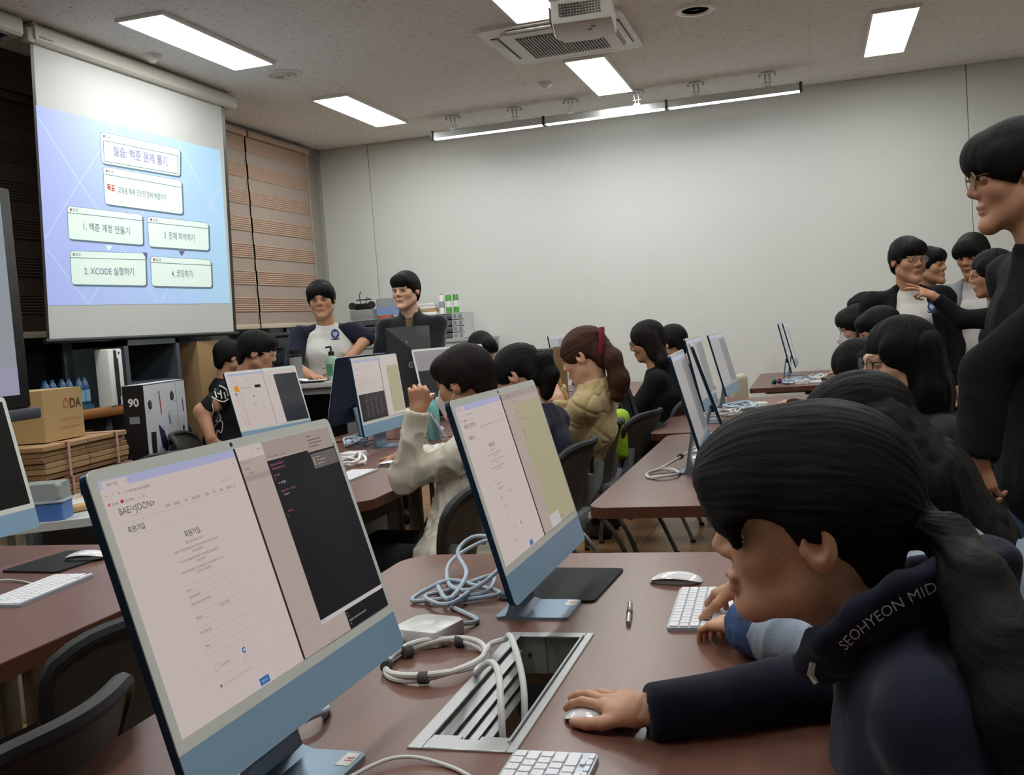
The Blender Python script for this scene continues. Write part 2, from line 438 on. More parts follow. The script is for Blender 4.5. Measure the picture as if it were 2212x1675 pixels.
for x, y, lb in ((-1.945, 8.15, 'round white smoke detector near the light bar'), (-4.01, 5.90, 'small white smoke detector above the projection screen')):
    disc('smoke_detector', x, y, [(0, 0), (.055, 0), (.055, .012), (.042, .03), (.03, .034), (.02, .05), (0, .052)], M_white, lb, 'smoke detector',
         lambda r: MB().lathe([(.043, -.018), (.046, -.022), (.042, -.026)], 20).build('vent_ring', mat('vent_dark', '6b6a66', .6), r))
# ================================================================== TABLES
M_top = mat('table_laminate', '6e4a3d', .33, spec=.5, stretch=(30, 3.5, 10), var=(2.2, .10))
M_edge = mat('table_edge', '5a3626', .42, var=(8, .06))
M_leg = mat('table_steel', '77736d', .45, metal=.3)
M_silver = mat('silver_tray', 'b4b7b7', .38, metal=.55)
def table(x0, x1, y0, y1, zt, label, hole=None, rad=.07, cut=()):
    """top between x0..x1, y0..y1 at height zt; cut lists corners with a wide chamfer"""
    cx, cy = (x0+x1)/2, (y0+y1)/2
    r = empty('computer_table', (cx, cy, 0), 0, label, 'table', 'brown computer tables')
    a, b, c, d = x0-cx, x1-cx, y0-cy, y1-cy
    def outline(e):
        pts = []
        for k, (px, py, sx, sy) in enumerate(((a, c, 1, 1), (b, c, -1, 1), (b, d, -1, -1), (a, d, 1, -1))):
            R_ = .30 if k in cut else rad
            px += e*sx; py += e*sy
            if k in cut:
                q1 = (px, py+sy*.16); q2 = (px+sx*.16, py)
                pts += [q1, (px+sx*.012, py+sy*.13), (px+sx*.13, py+sy*.012), q2] if k in (0, 2) else [q2, (px+sx*.13, py+sy*.012), (px+sx*.012, py+sy*.13), q1]
            else:
                ctr = (px+sx*R_, py+sy*R_)
                a0 = {0: 180, 1: 270, 2: 0, 3: 90}[k]
                pts += [(ctr[0]+R_*math.cos(R(a0+90*i/6)), ctr[1]+R_*math.sin(R(a0+90*i/6))) for i in range(7)]
        return pts
    th = .034
    if hole:
        hx0, hx1, hy0, hy1 = (hole[0]-cx, hole[1]-cx, hole[2]-cy, hole[3]-cy)
        bm = bmesh.new()
        for z, up in ((zt, 1), (zt-th, 0)):
            o = outline(.002)
            ov = [bm.verts.new((p[0], p[1], z)) for p in o]
            hv = [bm.verts.new(p+(z,)) for p in ((hx0, hy0), (hx1, hy0), (hx1, hy1), (hx0, hy1))]
            es = [bm.edges.new((ov[i], ov[(i+1) % len(ov)])) for i in range(len(ov))]+[bm.edges.new((hv[i], hv[(i+1) % 4])) for i in range(4)]
            bmesh.ops.triangle_fill(bm, use_beauty=True, use_dissolve=False, edges=es)
            if up: hv0 = hv
            else:
                for i in range(4): bm.faces.new((hv0[i], hv0[(i+1) % 4], hv[(i+1) % 4], hv[i]))
        bmesh.ops.recalc_face_normals(bm, faces=list(bm.faces))
        MB().bm(bm, False).build('tabletop', M_top, r)
    else:
        MB().prism(outline(.002), zt-th, zt, bevel=.0015).build('tabletop', M_top, r)
    # edge band: thin ring
    o1 = outline(0); o0 = outline(.0022); n = len(o1); vs = []; fs = []
    for z in (zt-th-.0005, zt-.0012):
        vs += [p+(z,) for p in o1]+[p+(z,) for p in o0]
    for i in range(n):
        j = (i+1) % n
        fs += [(i, j, 2*n+j, 2*n+i), (2*n+i, 2*n+j, 3*n+j, 3*n+i), (i, n+i, n+j, j)]
    MB().add(vs, fs).build('edge_band', M_edge, r)
    for yy in (c+.32, d-.32):
        MB().bbox((a+.42-.035, yy-.035, .03), (a+.42+.035, yy+.035, zt-th-.03), .01).bbox((a+.52, yy-.03, .03), (a+.56, yy+.03, zt-th-.03), .008).build('leg', M_leg, r)
        MB().bbox((a+.08, yy-.035, .0), (b-.12, yy+.035, .035), .012).build('foot', M_leg, r)
        MB().bbox((a+.1, yy-.025, zt-th-.035), (b-.14, yy+.025, zt-th-.0005), .004).build('bracket', M_leg, r)
    MB().box((a+.44, c+.35, zt-.30), (a+.455, d-.35, zt-.08)).build('modesty_panel', M_leg, r)
    return r
ZT, ZL = .72, .75
T_near = table(-1.04, .02, .30, 2.46, ZT, 'near brown table with open silver cable tray in the foreground', hole=(-.568, -.417, 1.292, 1.798), rad=.09)
table(-.70, .36, 3.06, 4.94, ZT, 'brown table behind the girl in navy, coiled white cable on its corner')
table(-.80, .26, 4.99, 6.87, ZT, 'brown table end to end behind the one with the coiled cable')
table(-.47, .60, 7.62, 9.35, ZT, 'brown table near the far wall with the glitter pompoms', rad=.03)
table(-2.55, -1.45, .60, 2.50, ZL, 'brown table at left edge with white keyboard and black mouse pad')
table(-2.45, -1.45, 3.00, 4.98, ZL, 'brown table with chamfered corner where the white jacket student sits', cut=(1,))
table(-2.62, -1.45, 5.02, 6.28, ZL, 'brown table where the woman in the quilted jacket works')
table(-2.35, -1.22, 7.03, 8.75, ZL, 'brown table by the far wall in front of the woman in black')

sd = empty('side_desk', (-2.79, 4.90, 0), 0, 'small brown desk under the computer showing the list page', 'desk')
MB().bbox((-.22, -.42, ZT-.03), (.20, .42, ZT), .004).build('desktop', M_top, sd)
for x in (-.18, .16):
    for y in (-.38, .38): MB().tube([(x, y, 0), (x, y, ZT-.03)], .016, 10).build('leg', M_leg, sd)
# ---- silver cable tray let into the near table
tr = empty('cable_tray', (-.4925, 1.545, ZT), 0, 'silver open cable tray let into the near table', 'cable tray')
hx, hy = .0785, .262
ft = MB()
for a, b in (((-hx, -hy), (-hx+.022, hy)), ((hx-.014, -hy), (hx, hy)), ((-hx+.022, -hy), (hx-.014, -hy+.034)), ((-hx+.022, hy-.022), (hx-.014, hy))):
    ft.bbox((a[0], a[1], -.001), (b[0], b[1], .003), .0012, seg=1)
ft.build('rim', M_silver, tr)
MB().box((hx-.0185, -.235, -.03), (hx-.0155, .245, .006)).build('lip', M_silver, tr)
MB().box((-.055, -.236, -.001), (-.012, -.215, .002)).box((.016, -.236, -.001), (.058, -.215, .002)).build('tongue', M_silver, tr)
wl_ = MB().box((-.0735, -.25, -.13), (-.0715, .25, -.001)).build('side_wall', M_silver, tr)
for k in range(4):
    z = -.012-.026*k
    MB().add([(-.0715, -.235, z), (-.052, -.235, z-.012), (-.0715, -.235, z-.016), (-.0715, .235, z), (-.052, .235, z-.012), (-.0715, .235, z-.016)],
             [(0, 1, 4, 3), (1, 2, 5, 4), (0, 2, 1), (3, 4, 5)]).build('louvre', M_silver, wl_)
ew = MB().box((-.07, .246, -.07), (-.012, .249, -.001)).box((.012, .246, -.07), (.062, .249, -.001)).box((-.012, .249, -.07), (.012, .252, -.001)).build('end_wall', mat('tray_grey', '8f928c', .45, metal=.4), tr)
for x in (-.042, .04): MB().lathe([(0, 0), (.004, 0), (.004, .002)], 12, M=Matrix.Translation((x, .2455, -.035)) @ Matrix.Rotation(PI/2, 4, 'X')).build('screw', M_blk, ew)
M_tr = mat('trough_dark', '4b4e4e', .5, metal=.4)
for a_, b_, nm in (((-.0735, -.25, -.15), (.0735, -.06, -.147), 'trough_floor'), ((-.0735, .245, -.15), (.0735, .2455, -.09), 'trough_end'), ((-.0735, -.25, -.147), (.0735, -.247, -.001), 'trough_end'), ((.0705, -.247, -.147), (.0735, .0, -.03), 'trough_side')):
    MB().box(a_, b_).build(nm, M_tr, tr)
pb = MB().bbox((.0, -.03, -.146), (.066, .08, -.10), .006).build('socket_block', mat('socket_grey', '9a9b92', .5), tr)
MB().bbox((.018, .0, -.1015), (.05, .045, -.0985), .003).build('socket_cover', mat('socket_dark', '6a6b64', .5), pb)
MB().bbox((.018, -.215, -.1465), (.066, -.045, -.085), .006).build('socket_block', mat('socket_grey', '9a9b92', .5), tr)
for (x, y) in ((.035, -.19), (.05, -.12)):
    MB().lathe([(0, -.09), (.019, -.09), (.019, -.055), (.012, -.045), (.007, -.02), (0, -.02)], 16, M=Matrix.Translation((x, y, 0))).build('plug', M_white, tr)

# ================================================================== DESKTOP COMPUTERS
M_navy = mat('imac_back_navy', '18324f', .33, metal=.55)
M_bez = mat('imac_bezel', 'e2e8e2', .22, spec=.5)
M_chin = mat('imac_chin_blue', '92b6d2', .3, metal=.1, spec=.5)
M_stand = mat('imac_stand_blue', '7f98ad', .32, metal=.55)
M_stick = mat('sticker_white', 'e8e6e2', .6)
M_red = mat('print_red', 'b0392f', .6)
M_ink = mat('print_black', '17171a', .6)
S = dict(
    page=glow('scr_page', 'b9aca8', 1.0), tab=glow('scr_tab', '9a9db8', 1.0), side=glow('scr_side', 'a2948d', 1.0), dark=glow('scr_dark', '0f1016', 1.0),
    beige=glow('scr_beige', '9d967b', 1.0), ink=glow('scr_ink', '4a4444', 1.0), faint=glow('scr_faint', '8d8482', 1.0), line=glow('scr_line', '968b88', 1.0),
    red=glow('scr_red', 'a82a2a', 1.0), blue=glow('scr_blue', '2a5c9a', 1.0), pink=glow('scr_pink', 'b05a84', 1.0), lite=glow('scr_lite', 'b4adad', 1.0),
    note=glow('scr_note', '94857f', 1.0), note2=glow('scr_note2', '5c5350', 1.0), black=glow('scr_black', '020203', 1.0), grey=glow('scr_grey', '6a686a', 1.0),
    gpage=glow('scr_gpage', '8b878a', 1.0), orange=glow('scr_orange', 'c8812f', 1.0), green=glow('scr_green', '5d8a6a', 1.0), gtext=glow('scr_gtext', 'a4a4aa', 1.0), charcoal=glow('scr_charcoal', '25282b', 1.0),
    purple=glow('scr_purple', '241a24', 1.0), white=glow('scr_white', 'cdd2da', 1.0))
SK = list(S)
def imac(name_label, x, y, yaw, tilt, dz, zt, content, sticker=None, label_part=None, film=False):
    """screen centre above (x,y); yaw = heading of the panel's own right-hand side"""
    r = empty('desktop_computer', (x, y, zt), R(yaw), name_label, 'computer', 'blue all-in-one desktop computers')
    hz = CAMZ-.2745+dz-zt; t = R(tilt)
    Mp = Matrix.Translation((0, 0, hz)) @ Matrix.Rotation(-t, 4, 'X')      # panel frame: x right, z up, -y front; origin = screen centre
    def UV(u, v): return ((u-261)/1000, (v-146.8)/1000)
    x0, z0 = UV(-12.5, -70); x1, z1 = UV(534.5, 307)
    X90 = Matrix.Rotation(PI/2, 4, 'X')         # prism z -> -y
    P = Mp @ X90                                # prism coords (x, z) with depth along +front
    MB().prism(rrect(x0, z0, x1, z1, .012), -.0115, -.001, M=P, bevel=.0015).build('body', M_navy, r)
    # bezel with window
    bz = MB(); zb = UV(0, -14)[1]
    s0, s1, s2, s3 = UV(0, 0)[0], UV(522, 0)[0], UV(0, 0)[1], UV(0, 293.6)[1]
    out = [p for p in rrect(x0, zb-.02, x1, z1, .012) if p[1] > zb-.0001]
    top = sorted([p for p in out], key=lambda p: p[0])
    bz.prism([(x0, zb), (s0, zb), (s0, z1-.0001), ] [::1]+[p for p in rrect(x0, zb-.05, x1, z1, .012)[12:18]], -.001, .0006, M=P)
    bz.prism([(s1, zb), (x1, zb)]+[p for p in rrect(x0, zb-.05, x1, z1, .012)[6:12]]+[(s1, z1)], -.001, .0006, M=P)
    bz.prism([(s0, s3), (s1, s3), (s1, z1), (s0, z1)], -.001, .0006, M=P); bz.prism([(s0, zb), (s1, zb), (s1, s2), (s0, s2)], -.001, .0006, M=P)
    bezel = bz.build('bezel', M_bez, r)
    MB().lathe([(0, .0012), (.003, .0012), (.003, 0)], 12, M=P @ Matrix.Translation((0, (s3+z1)/2, 0))).build('webcam', M_blk, bezel)
    MB().prism([p for p in rrect(x0, z0, x1, zb+.05, .012) if p[1] < zb]and [(x1, zb), (x0, zb)]+rrect(x0, z0, x1, zb+.05, .012)[18:24]+rrect(x0, z0, x1, zb+.05, .012)[0:6], -.001, .0005, M=P).build('chin', M_chin, r)
    # display with what it shows
    d = MB(); used = []
    def mi(k):
        if k not in used: used.append(k)
        return used.index(k)
    lay = [0]
    def rect(u0, v0, u1, v1, k, l=None):
        lay[0] += 1; e = .0003+.00002*lay[0]
        a, b = UV(u0, v0), UV(u1, v1)
        d.add([(a[0], a[1], e), (b[0], a[1], e), (b[0], b[1], e), (a[0], b[1], e)], [(0, 1, 2, 3)], False, mi(k), P)
    def txt(u, v, size, s_, k, align='LEFT', bold=0, squash=1.0):
        lay[0] += 1; e = .0003+.00002*lay[0]
        vs, fs = text_mesh(s_, size/1000, align, bold, 0, squash); p = UV(u, v)
        d.add([(q[0]+p[0], q[1]+p[1], e) for q in vs], fs, False, mi(k), P)
    rect(0, 0, 522, 293.6, 'black')
    content(rect, txt)
    d.build('display', [S[k] for k in used], r)
    # stand: foot plate and bent upright
    st = MB(); pass
    st.prism(rrect(-.065, -.089, .065, .058, .012), 0, .0055, bevel=.001)
    yb = -(hz-.165)*math.tan(t)+.0235
    up = [(.05, .0054), (.036, .008), (.029, .022), (yb+.007, .165), (yb, .163), (.017, .03), (.012, .011), (-.004, .0054)]
    vs = [(-.065, p[0], p[1]) for p in up]+[(.065, p[0], p[1]) for p in up]; n = len(up)
    st.add(vs, [tuple(range(n)), tuple(range(n, 2*n))[::-1]]+[(i, n+i, n+(i+1) % n, (i+1) % n) for i in range(n)])
    so = st.build('stand', M_stand, r)
    MB().bbox((-.03, yb-.0125, .15), (.03, yb+.004, .182), .004).build('hinge', M_navy, r)
    if sticker:
        q = MB().box((.018, -.083, .0056), (.058, -.062, .0060)).build('sticker', M_stick, so)
        vs, fs = text_mesh(sticker, .016, 'CENTER', .0004)
        MB().add([(.038-v[0]*1.0, -.0795+v[1]*.0+0, 0) for v in []], []) if False else None
        MB().add([(.038+v[0], -.079+v[1], .0062) for v in vs], fs).build('sticker_number', M_red, so)
    return r

def browser(rect, txt, right='dark', head=True):
    rect(0, 0, 262, 293.6, 'page'); rect(0, 283, 262, 293.6, 'tab'); rect(6, 283, 48, 292, 'page')
    txt(13, 285.5, 4.6, '회원 가입', 'ink'); txt(43, 285.5, 4.5, '×', 'ink'); txt(52, 285.5, 5, '+', 'ink')
    txt(6, 274, 5.5, '<', 'ink'); txt(17, 274, 5.5, '>', 'faint'); txt(27, 274, 5.5, 'o', 'ink'); rect(36, 272, 240, 280, 'page')
    txt(39, 274, 4.6, '=  acmicpc.net/register', 'ink'); txt(238, 274, 5, '*', 'ink'); txt(252, 274, 5, 'o', 'ink')
    txt(6, 264, 4.2, 'M', 'red', bold=.0002); txt(12, 264, 4.2, 'Gmail', 'ink'); rect(26, 264, 31, 267.5, 'red'); txt(33, 264, 4.2, 'YouTube', 'ink'); txt(56, 264, 4.2, 'o', 'green'); txt(62, 264, 4.2, '코딩', 'faint')
    txt(18, 251, 11.5, 'BAE/<JOON>', 'ink', squash=.92); txt(36, 246, 2.6, 'ONLINE JUDGE', 'faint')
    u = 96
    for s_ in ('문제', '문제집', '대회', '채점 문제', '랭킹', '하기', '코딩', '만들기'):
        txt(u, 245, 4.4, s_, 'ink'); u += 7+4.2*len(s_)
    txt(141, 249, 4, 'o', 'red'); txt(236, 245, 4.4, 'Q', 'ink'); txt(214, 256, 3.8, '회원가입   로그인', 'faint')
    rect(14, 241.5, 250, 241.8, 'line'); txt(22, 230, 8.0, '회원가입', 'ink', bold=.0001); rect(14, 226, 250, 226.3, 'line')
def reg_page(rect, txt):
    browser(rect, txt)
    txt(127, 205, 8.6, '회원가입', 'ink', 'CENTER', .0001)
    for v, s_ in ((197, '계정이 이미 통해 로그인하기.'), (190, '가입을 하기 백준 문제 해결 실습, 간단한 계정 만들기 및 코딩 문제 파악'), (185, '을 통해 실행하기'),
                  (177.5, '아이디 목표 문제을 통해 파악하기. 간단한 계정 이메일 실행하기,'), (172.5, '아이디 정하기.'), (165, '아이디 가입 이메일 간단한 문제 만들기. 회원 계정 이해 하기 로그인.'), (160, '가입 아이디 계정 만들기.')):
        txt(127, v, 3.5, s_, 'ink', 'CENTER', squash=.86)
    rect(82, 150, 175, 150.3, 'line'); txt(82, 143.5, 3.6, '아이디', 'ink'); 
    def field(v, u0=82, u1=175, val=None):
        for q in (v, v-8): rect(u0, q, u1, q+.3, 'line')
        rect(u0, v-8, u0+.3, v, 'line'); rect(u1, v-8, u1+.3, v, 'line')
        if val: txt(u0+2, v-6, 3.8, val, 'ink')
    field(142, val='daeuned0215'); txt(82, 127, 3.5, '이메일 (회원 문제 통해 만들기)', 'ink', squash=.9); field(125)
    txt(82, 110, 3.5, '비밀번호', 'ink'); txt(131, 113, 3.5, '비밀번호 (확인)', 'ink'); field(108, 82, 126); field(111, 131, 175)
    txt(82, 93, 3.5, '학교/회원 계정', 'ink'); field(91); txt(82, 76, 3.5, '이메일', 'ink'); field(74)
    for q in (62, 38): rect(82, q, 160, q+.3, 'line')
    rect(82, 38, 82.3, 62, 'line'); rect(160, 38, 160.3, 62, 'line'); rect(86, 46, 94, 54, 'line'); rect(86.6, 46.6, 93.4, 53.4, 'page'); txt(98, 48, 4, '로그인 하기', 'ink')
    txt(147, 49, 9, 'C', 'blue', 'CENTER', .0006); txt(147, 44, 2.6, 'reCAPTCHA', 'faint', 'CENTER'); txt(147, 41, 2, '계정 - 이해', 'faint', 'CENTER')
    rect(85, 27, 88, 30, 'ink'); txt(90, 27, 3.2, '회원 가입 문제 실행 간단한 아이디 계정 이메일 파악 만들기.', 'faint', squash=.8)
    rect(157, 2, 178, 11, 'blue'); txt(167.5, 5, 3.8, '회원가입', 'page', 'CENTER')
def c_main(rect, txt):
    reg_page(rect, txt)
    rect(264, 0, 522, 293.6, 'side'); rect(264, 276, 522, 293.6, 'page'); rect(264, 240, 326, 276, 'side'); rect(328, 268, 522, 293.6, 'note')
    txt(300, 285, 4.5, '>', 'ink'); txt(312, 285, 4.2, 'project', 'ink'); txt(268, 271, 3.6, 'o o o o o o o o', 'ink'); txt(270, 262, 3.6, 'v project', 'ink'); txt(276, 256, 3.6, 'v project', 'ink'); txt(284, 249, 3.6, 'main', 'ink'); rect(264, 246, 326, 254, 'note')
    txt(330, 270, 3.6, '< >  project  project  main  main()', 'ink')
    rect(327, 34, 522, 266, 'dark'); 
    for v, s_, k in ((258, '#include <iostream>', 'pink'), (252.5, 'using namespace std;', 'pink'), (243, 'int main()', 'pink'), (237.5, '{', 'lite'), (231, '    int  A[], B[];', 'lite'), (219, '    for(int i = 0; i < 10; i++)', 'pink'), (213.5, '        count++;', 'lite'), (190, '    return 0;', 'pink'), (184, '}', 'lite')):
        txt(333, v, 4.0, s_, k)
    rect(327, 28, 522, 34, 'lite'); rect(327, 0, 394, 28, 'side'); rect(394, 0, 522, 28, 'dark'); rect(334, 30, 336, 32, 'ink')
    for v, s_ in ((22, 'hi'), (17, '>>'), (11, 'Program ended with exit code: 0'), (6, '> |')): txt(397, v, 4.2, s_, 'lite')
    rect(327, 0, 394, 6, 'side'); txt(334, 2, 3.2, 'Auto  o  i', 'ink')
    rect(440, 262, 519, 292, 'note'); rect(443, 236, 519, 259, 'note2')
    for v, u in ((285, 462), (279, 488), (274, 488), (269, 478)): rect(448, v, u, v+1.5, 'note2')
    rect(447, 241, 451, 254, 'note'); 
    for v, u in ((252, 470), (247, 484), (242, 480)): rect(456, v, u, v+1.3, 'note')
def c_two(rect, txt):
    reg_page(rect, txt); rect(264, 0, 522, 293.6, 'side'); rect(264, 280, 522, 293.6, 'note'); rect(262, 0, 264, 293.6, 'black')
    txt(300, 285, 4.2, '> playground', 'ink'); rect(326, 26, 522, 268, 'beige'); rect(326, 268, 522, 280, 'side'); txt(330, 272, 4, 'untitled  MyPlay', 'ink'); rect(326, 0, 398, 26, 'lite'); rect(398, 0, 522, 26, 'beige')
    for v, s_ in ((255, 'import'), (249, 'import UI'), (232, 'var str = "Hello, playground"'), (208, 'struct Ball{'), (202, '   var x, y'), (196, ' init() {'), (190, '  x = 0 ; y = 0'), (178, '}'), (160, 'print()'), (150, '}')): txt(334, v, 4, s_, 'ink')
    for v, s_ in ((20, 'hi'), (14, '>>'), (8, 'Program ended')): txt(402, v, 4.2, s_, 'ink')
def c_list(rect, txt):
    rect(0, 0, 262, 293.6, 'page'); rect(0, 283, 262, 293.6, 'tab'); rect(264, 0, 522, 293.6, 'page')
    txt(20, 270, 5, 'acmicpc.net', 'ink'); txt(18, 250, 10, 'BAEKJOON', 'faint'); txt(110, 250, 4.5, '문제  문제집  대회  채점  랭킹', 'ink')
    rect(26, 196, 60, 228, 'orange'); txt(72, 210, 9, '백준 문제 실습 풀기', 'ink'); rect(178, 208, 222, 224, 'black')
    rect(24, 178, 36, 190, 'blue'); txt(42, 182, 5, '번호  문제  해결', 'ink'); txt(190, 182, 5, '해결   실습', 'ink')
    for i in range(17):
        v = 170-9.6*i; txt(28, v, 5, '%d' % (1000+i*7), 'faint'); txt(54, v, 5, ['문제 풀기', '간단', '만들기', '코딩', '결단'][i % 5], 'ink'); txt(196, v, 4.6, '%d   %d' % (31+i*3, 70-i), 'faint'); rect(24, v-2.5, 240, v-2.2, 'line')
    rect(140, 118, 152, 122, 'green'); rect(140, 110, 152, 114, 'green'); rect(146, 160, 154, 168, 'ink')
    rect(340, 0, 522, 268, 'charcoal'); txt(280, 240, 5, 'v project', 'faint')
    for v, s_ in ((250, 'import Foundation'), (232, 'let n = Int(readLine()!)!'), (210, 'print( )'), (196, 'for i'), (180, '}')): txt(352, v, 5, s_, 'grey')
def c_split(rect, txt):
    rect(0, 0, 300, 293.6, 'page'); rect(0, 283, 300, 293.6, 'tab'); txt(18, 250, 9, 'BAEKJOON', 'faint'); txt(16, 222, 7, '회원가입', 'ink'); txt(110, 250, 4.5, '문제  문제집  대회  채점  랭킹', 'ink')
    for i, u in enumerate((180, 130, 250, 210, 200, 140, 225, 60)): rect(16, 205-8.5*i, u, 206.2-8.5*i, 'faint')
    rect(0, 0, 298, 130, 'purple')
    for k in range(4):
        for i in range(14): rect(60+55*k, 110-7*i, 60+55*k+18+((i*7+k*5) % 22), 112-7*i, 'note2')
    for k in range(3): rect(90+60*k, 118, 94+60*k, 122, 'lite')
    rect(302, 0, 522, 293.6, 'page'); rect(372, 14, 522, 250, 'beige'); txt(382, 258, 5, 'import Swift', 'ink'); txt(400, 230, 5, 'print()', 'ink'); txt(390, 200, 5, 'let a = 1', 'faint')
def c_grey(rect, txt):
    rect(0, 0, 522, 293.6, 'gpage'); rect(0, 0, 300, 170, 'charcoal'); rect(300, 0, 522, 293.6, 'grey'); txt(20, 270, 6, '회원가입', 'faint')
    for i in range(9): rect(16, 250-9*i, 120+((i*53) % 100), 251-9*i, 'grey')
def c_side(rect, txt):
    rect(0, 0, 522, 293.6, 'gpage'); rect(0, 280, 522, 293.6, 'tab'); rect(300, 0, 522, 270, 'grey')
    for i in range(10): rect(30, 240-18*i, 200, 242-18*i, 'faint')
def c_off(rect, txt): rect(0, 0, 522, 293.6, 'black')
imac('desktop computer nearest the camera showing the sign-up page', -.707, 1.193, 88.3, 15.6, 0, ZT, c_main, '16')
imac('desktop computer on the near table beside the black mouse pad', -.573, 1.957, 89.5, 14.4, 0, ZT, c_two, '12')
imac('desktop computer at left edge with a black switched-off screen', -2.15, 2.08, 89, 12, .031, ZL, c_off)
imac('desktop computer showing a list page before the man in black t-shirt', -2.81, 4.90, 77.4, 14.9, .001, ZT, c_list)
imac('desktop computer showing a dark photo window left of the raised fist', -2.07, 4.69, 90, 6, .028, ZL, c_split)
imac('desktop computer turned away showing its dark navy back', -2.45, 5.25, -95.5, 13.5, .03, ZL, c_grey, None)
imac('desktop computer with dim grey screen behind the white jacket student', -2.15, 6.0, 56.5, 15, .032, ZL, c_grey)
imac('desktop computer seen edge-on nearest the coiled white cable', -.438, 3.74, 92.4, 14, -.012, ZT, c_side, '9')
imac('desktop computer seen edge-on from behind, second on the coiled cable table', -.452, 4.42, 97.5, 17, -.004, ZT, c_side)
imac('desktop computer seen edge-on, first on the second right table', -.57, 5.41, 88.1, 11.6, 0, ZT, c_side)
imac('desktop computer farthest along the second right table, screen clear of the others', -.53, 6.32, 86.2, 13.6, -.005, ZT, c_side)
imac('desktop computer seen edge-on beside the glitter pompoms', -.214, 8.09, 91, 11.5, 0, ZT, c_side)
imac('desktop computer seen edge-on nearest the far wall', -.19, 8.87, 88.6, 13, -.005, ZT, c_side)
imac('desktop computer edge just left of the woman with the red hair clip', -1.95, 8.0, 91, 8, .03, ZL, c_side)

# ================================================================== KEYBOARDS, MICE, PADS
M_key = mat('key_white', 'e6e6ea', .45)
M_kbase = mat('keyboard_blue_grey', 'a9b6c4', .35, metal=.3)
M_kleg = mat('key_legend', '8d8f96', .6)
KEYR = [('esc F1 F2 F3 F4 F5 F6 F7 F8 F9 F10 F11 F12'.split(), [1.5]+[1]*12), ('` 1 2 3 4 5 6 7 8 9 0 - ='.split(), [1]*13+[1.5]), (['tab']+list('QWERTYUIOP[]'), [1.5]+[1]*13), (['caps']+list("ASDFGHJKL;'"), [1.75]+[1]*11+[1.75]), (['shift']+list('ZXCVBNM,./'), [2.25]+[1]*10+[2.25])]
KM = {}
def keyboard(label, x, y, rz, zt, legends=False):
    """x,y = centre; local +x right, +y away from the user"""
    r = empty('keyboard', (x, y, zt), rz, label, 'keyboard', 'slim white keyboards')
    MB().prism(rrect(-.1395, -.0575, .1395, .0575, .009), .0, .0065, bevel=.0012).build('base', M_kbase, r)
    MB().box((-.13, .03, -.0), (.13, .05, .004)).build('battery_bar', M_kbase, r)
    U = .0187; lg = MB()
    def key(kx, ky, wd, ht, s=None):
        k = (round(wd, 4), round(ht, 4))
        if k not in KM:
            KM[k] = MB().prism(rrect(-wd/2, -ht/2, wd/2, ht/2, .0022, 3), .0, .003, bevel=.0006)
            o = KM[k].build('key', M_key, r); KM[k] = o.data
        else: o = bpy.data.objects.new('key', KM[k]); C.objects.link(o); o.parent = r
        o.location = (kx, ky, .0062)
        if s and legends:
            vs, fs = text_mesh(s, .0052 if len(s) < 2 else .0034, 'CENTER'); lg.add([(v[0]+kx, v[1]+ky-.0015, .0093) for v in vs], fs)
    for i, (names, ws) in enumerate(KEYR):
        ky = .0455-.0185*i; tot = sum(ws); sc_ = 14.5/tot; kx = -.1356
        ht = .0155
        names = names+['']*(len(ws)-len(names))
        for n_, wd in zip(names, ws):
            W = wd*U*sc_; key(kx+W/2, ky, W-.0031, ht, n_); kx += W
        if i == 0: key(.1356-.0086, ky, .0, .0) if False else None
    ky = .0455-.0185*5; kx = -.1356
    for wd, s in ((1, 'fn'), (1, 'ctrl'), (1, 'opt'), (1.25, 'cmd'), (5, ''), (1.25, 'cmd'), (1, 'opt')): key(kx+wd*U/2, ky, wd*U-.0031, .0155, s); kx += wd*U
    for k in range(3): key(kx+U/2, ky-.0041, U-.0031, .0072); kx += U
    key(kx-1.5*U, ky+.0041, U-.0031, .0072)
    if legends: lg.build('key_legends', M_kleg, r)
    return r
M_mouse = mat('mouse_white', 'eeeeee', .08, spec=.5, coat=.5)
M_mbase = mat('mouse_base', '9aa4ac', .35, metal=.5)
def mouse(label, x, y, rz, zt):
    r = empty('mouse', (x, y, zt), rz, label, 'mouse', 'white slim mice')
    vs = []; fs = []; N, K = 16, 28
    for i in range(N+1):
        t = i/N
        for k in range(K):
            a = 2*PI*k/K; ca, sa = math.cos(a), math.sin(a)
            rr = 1/((abs(ca)**3+abs(sa)**3)**(1/3))
            px = .0285*ca*rr*math.sin(t*PI/2) ; py = .0568*sa*rr*math.sin(t*PI/2)
            z = .0075+.0145*(1-(py/.0568)**2)**.8*(1-.25*(px/.0285)**2)-(.004*(math.sin(t*PI/2))**8)
            vs.append((px, py, z))
    for i in range(N):
        for k in range(K):
            l = (k+1) % K; fs.append((i*K+k, (i+1)*K+k, (i+1)*K+l, i*K+l))
    MB().add(vs, fs, True).build('shell', M_mouse, r, ang=80)
    MB().prism([(.0255*math.cos(2*PI*k/28)/((abs(math.cos(2*PI*k/28))**3+abs(math.sin(2*PI*k/28))**3)**(1/3)), .052*math.sin(2*PI*k/28)/((abs(math.cos(2*PI*k/28))**3+abs(math.sin(2*PI*k/28))**3)**(1/3))) for k in range(28)], .001, .0085).build('base', M_mbase, r)
    return r
M_pad = mat('mouse_pad', '2b2d2e', .8, spec=.2, bump=(1200, .25, .001))
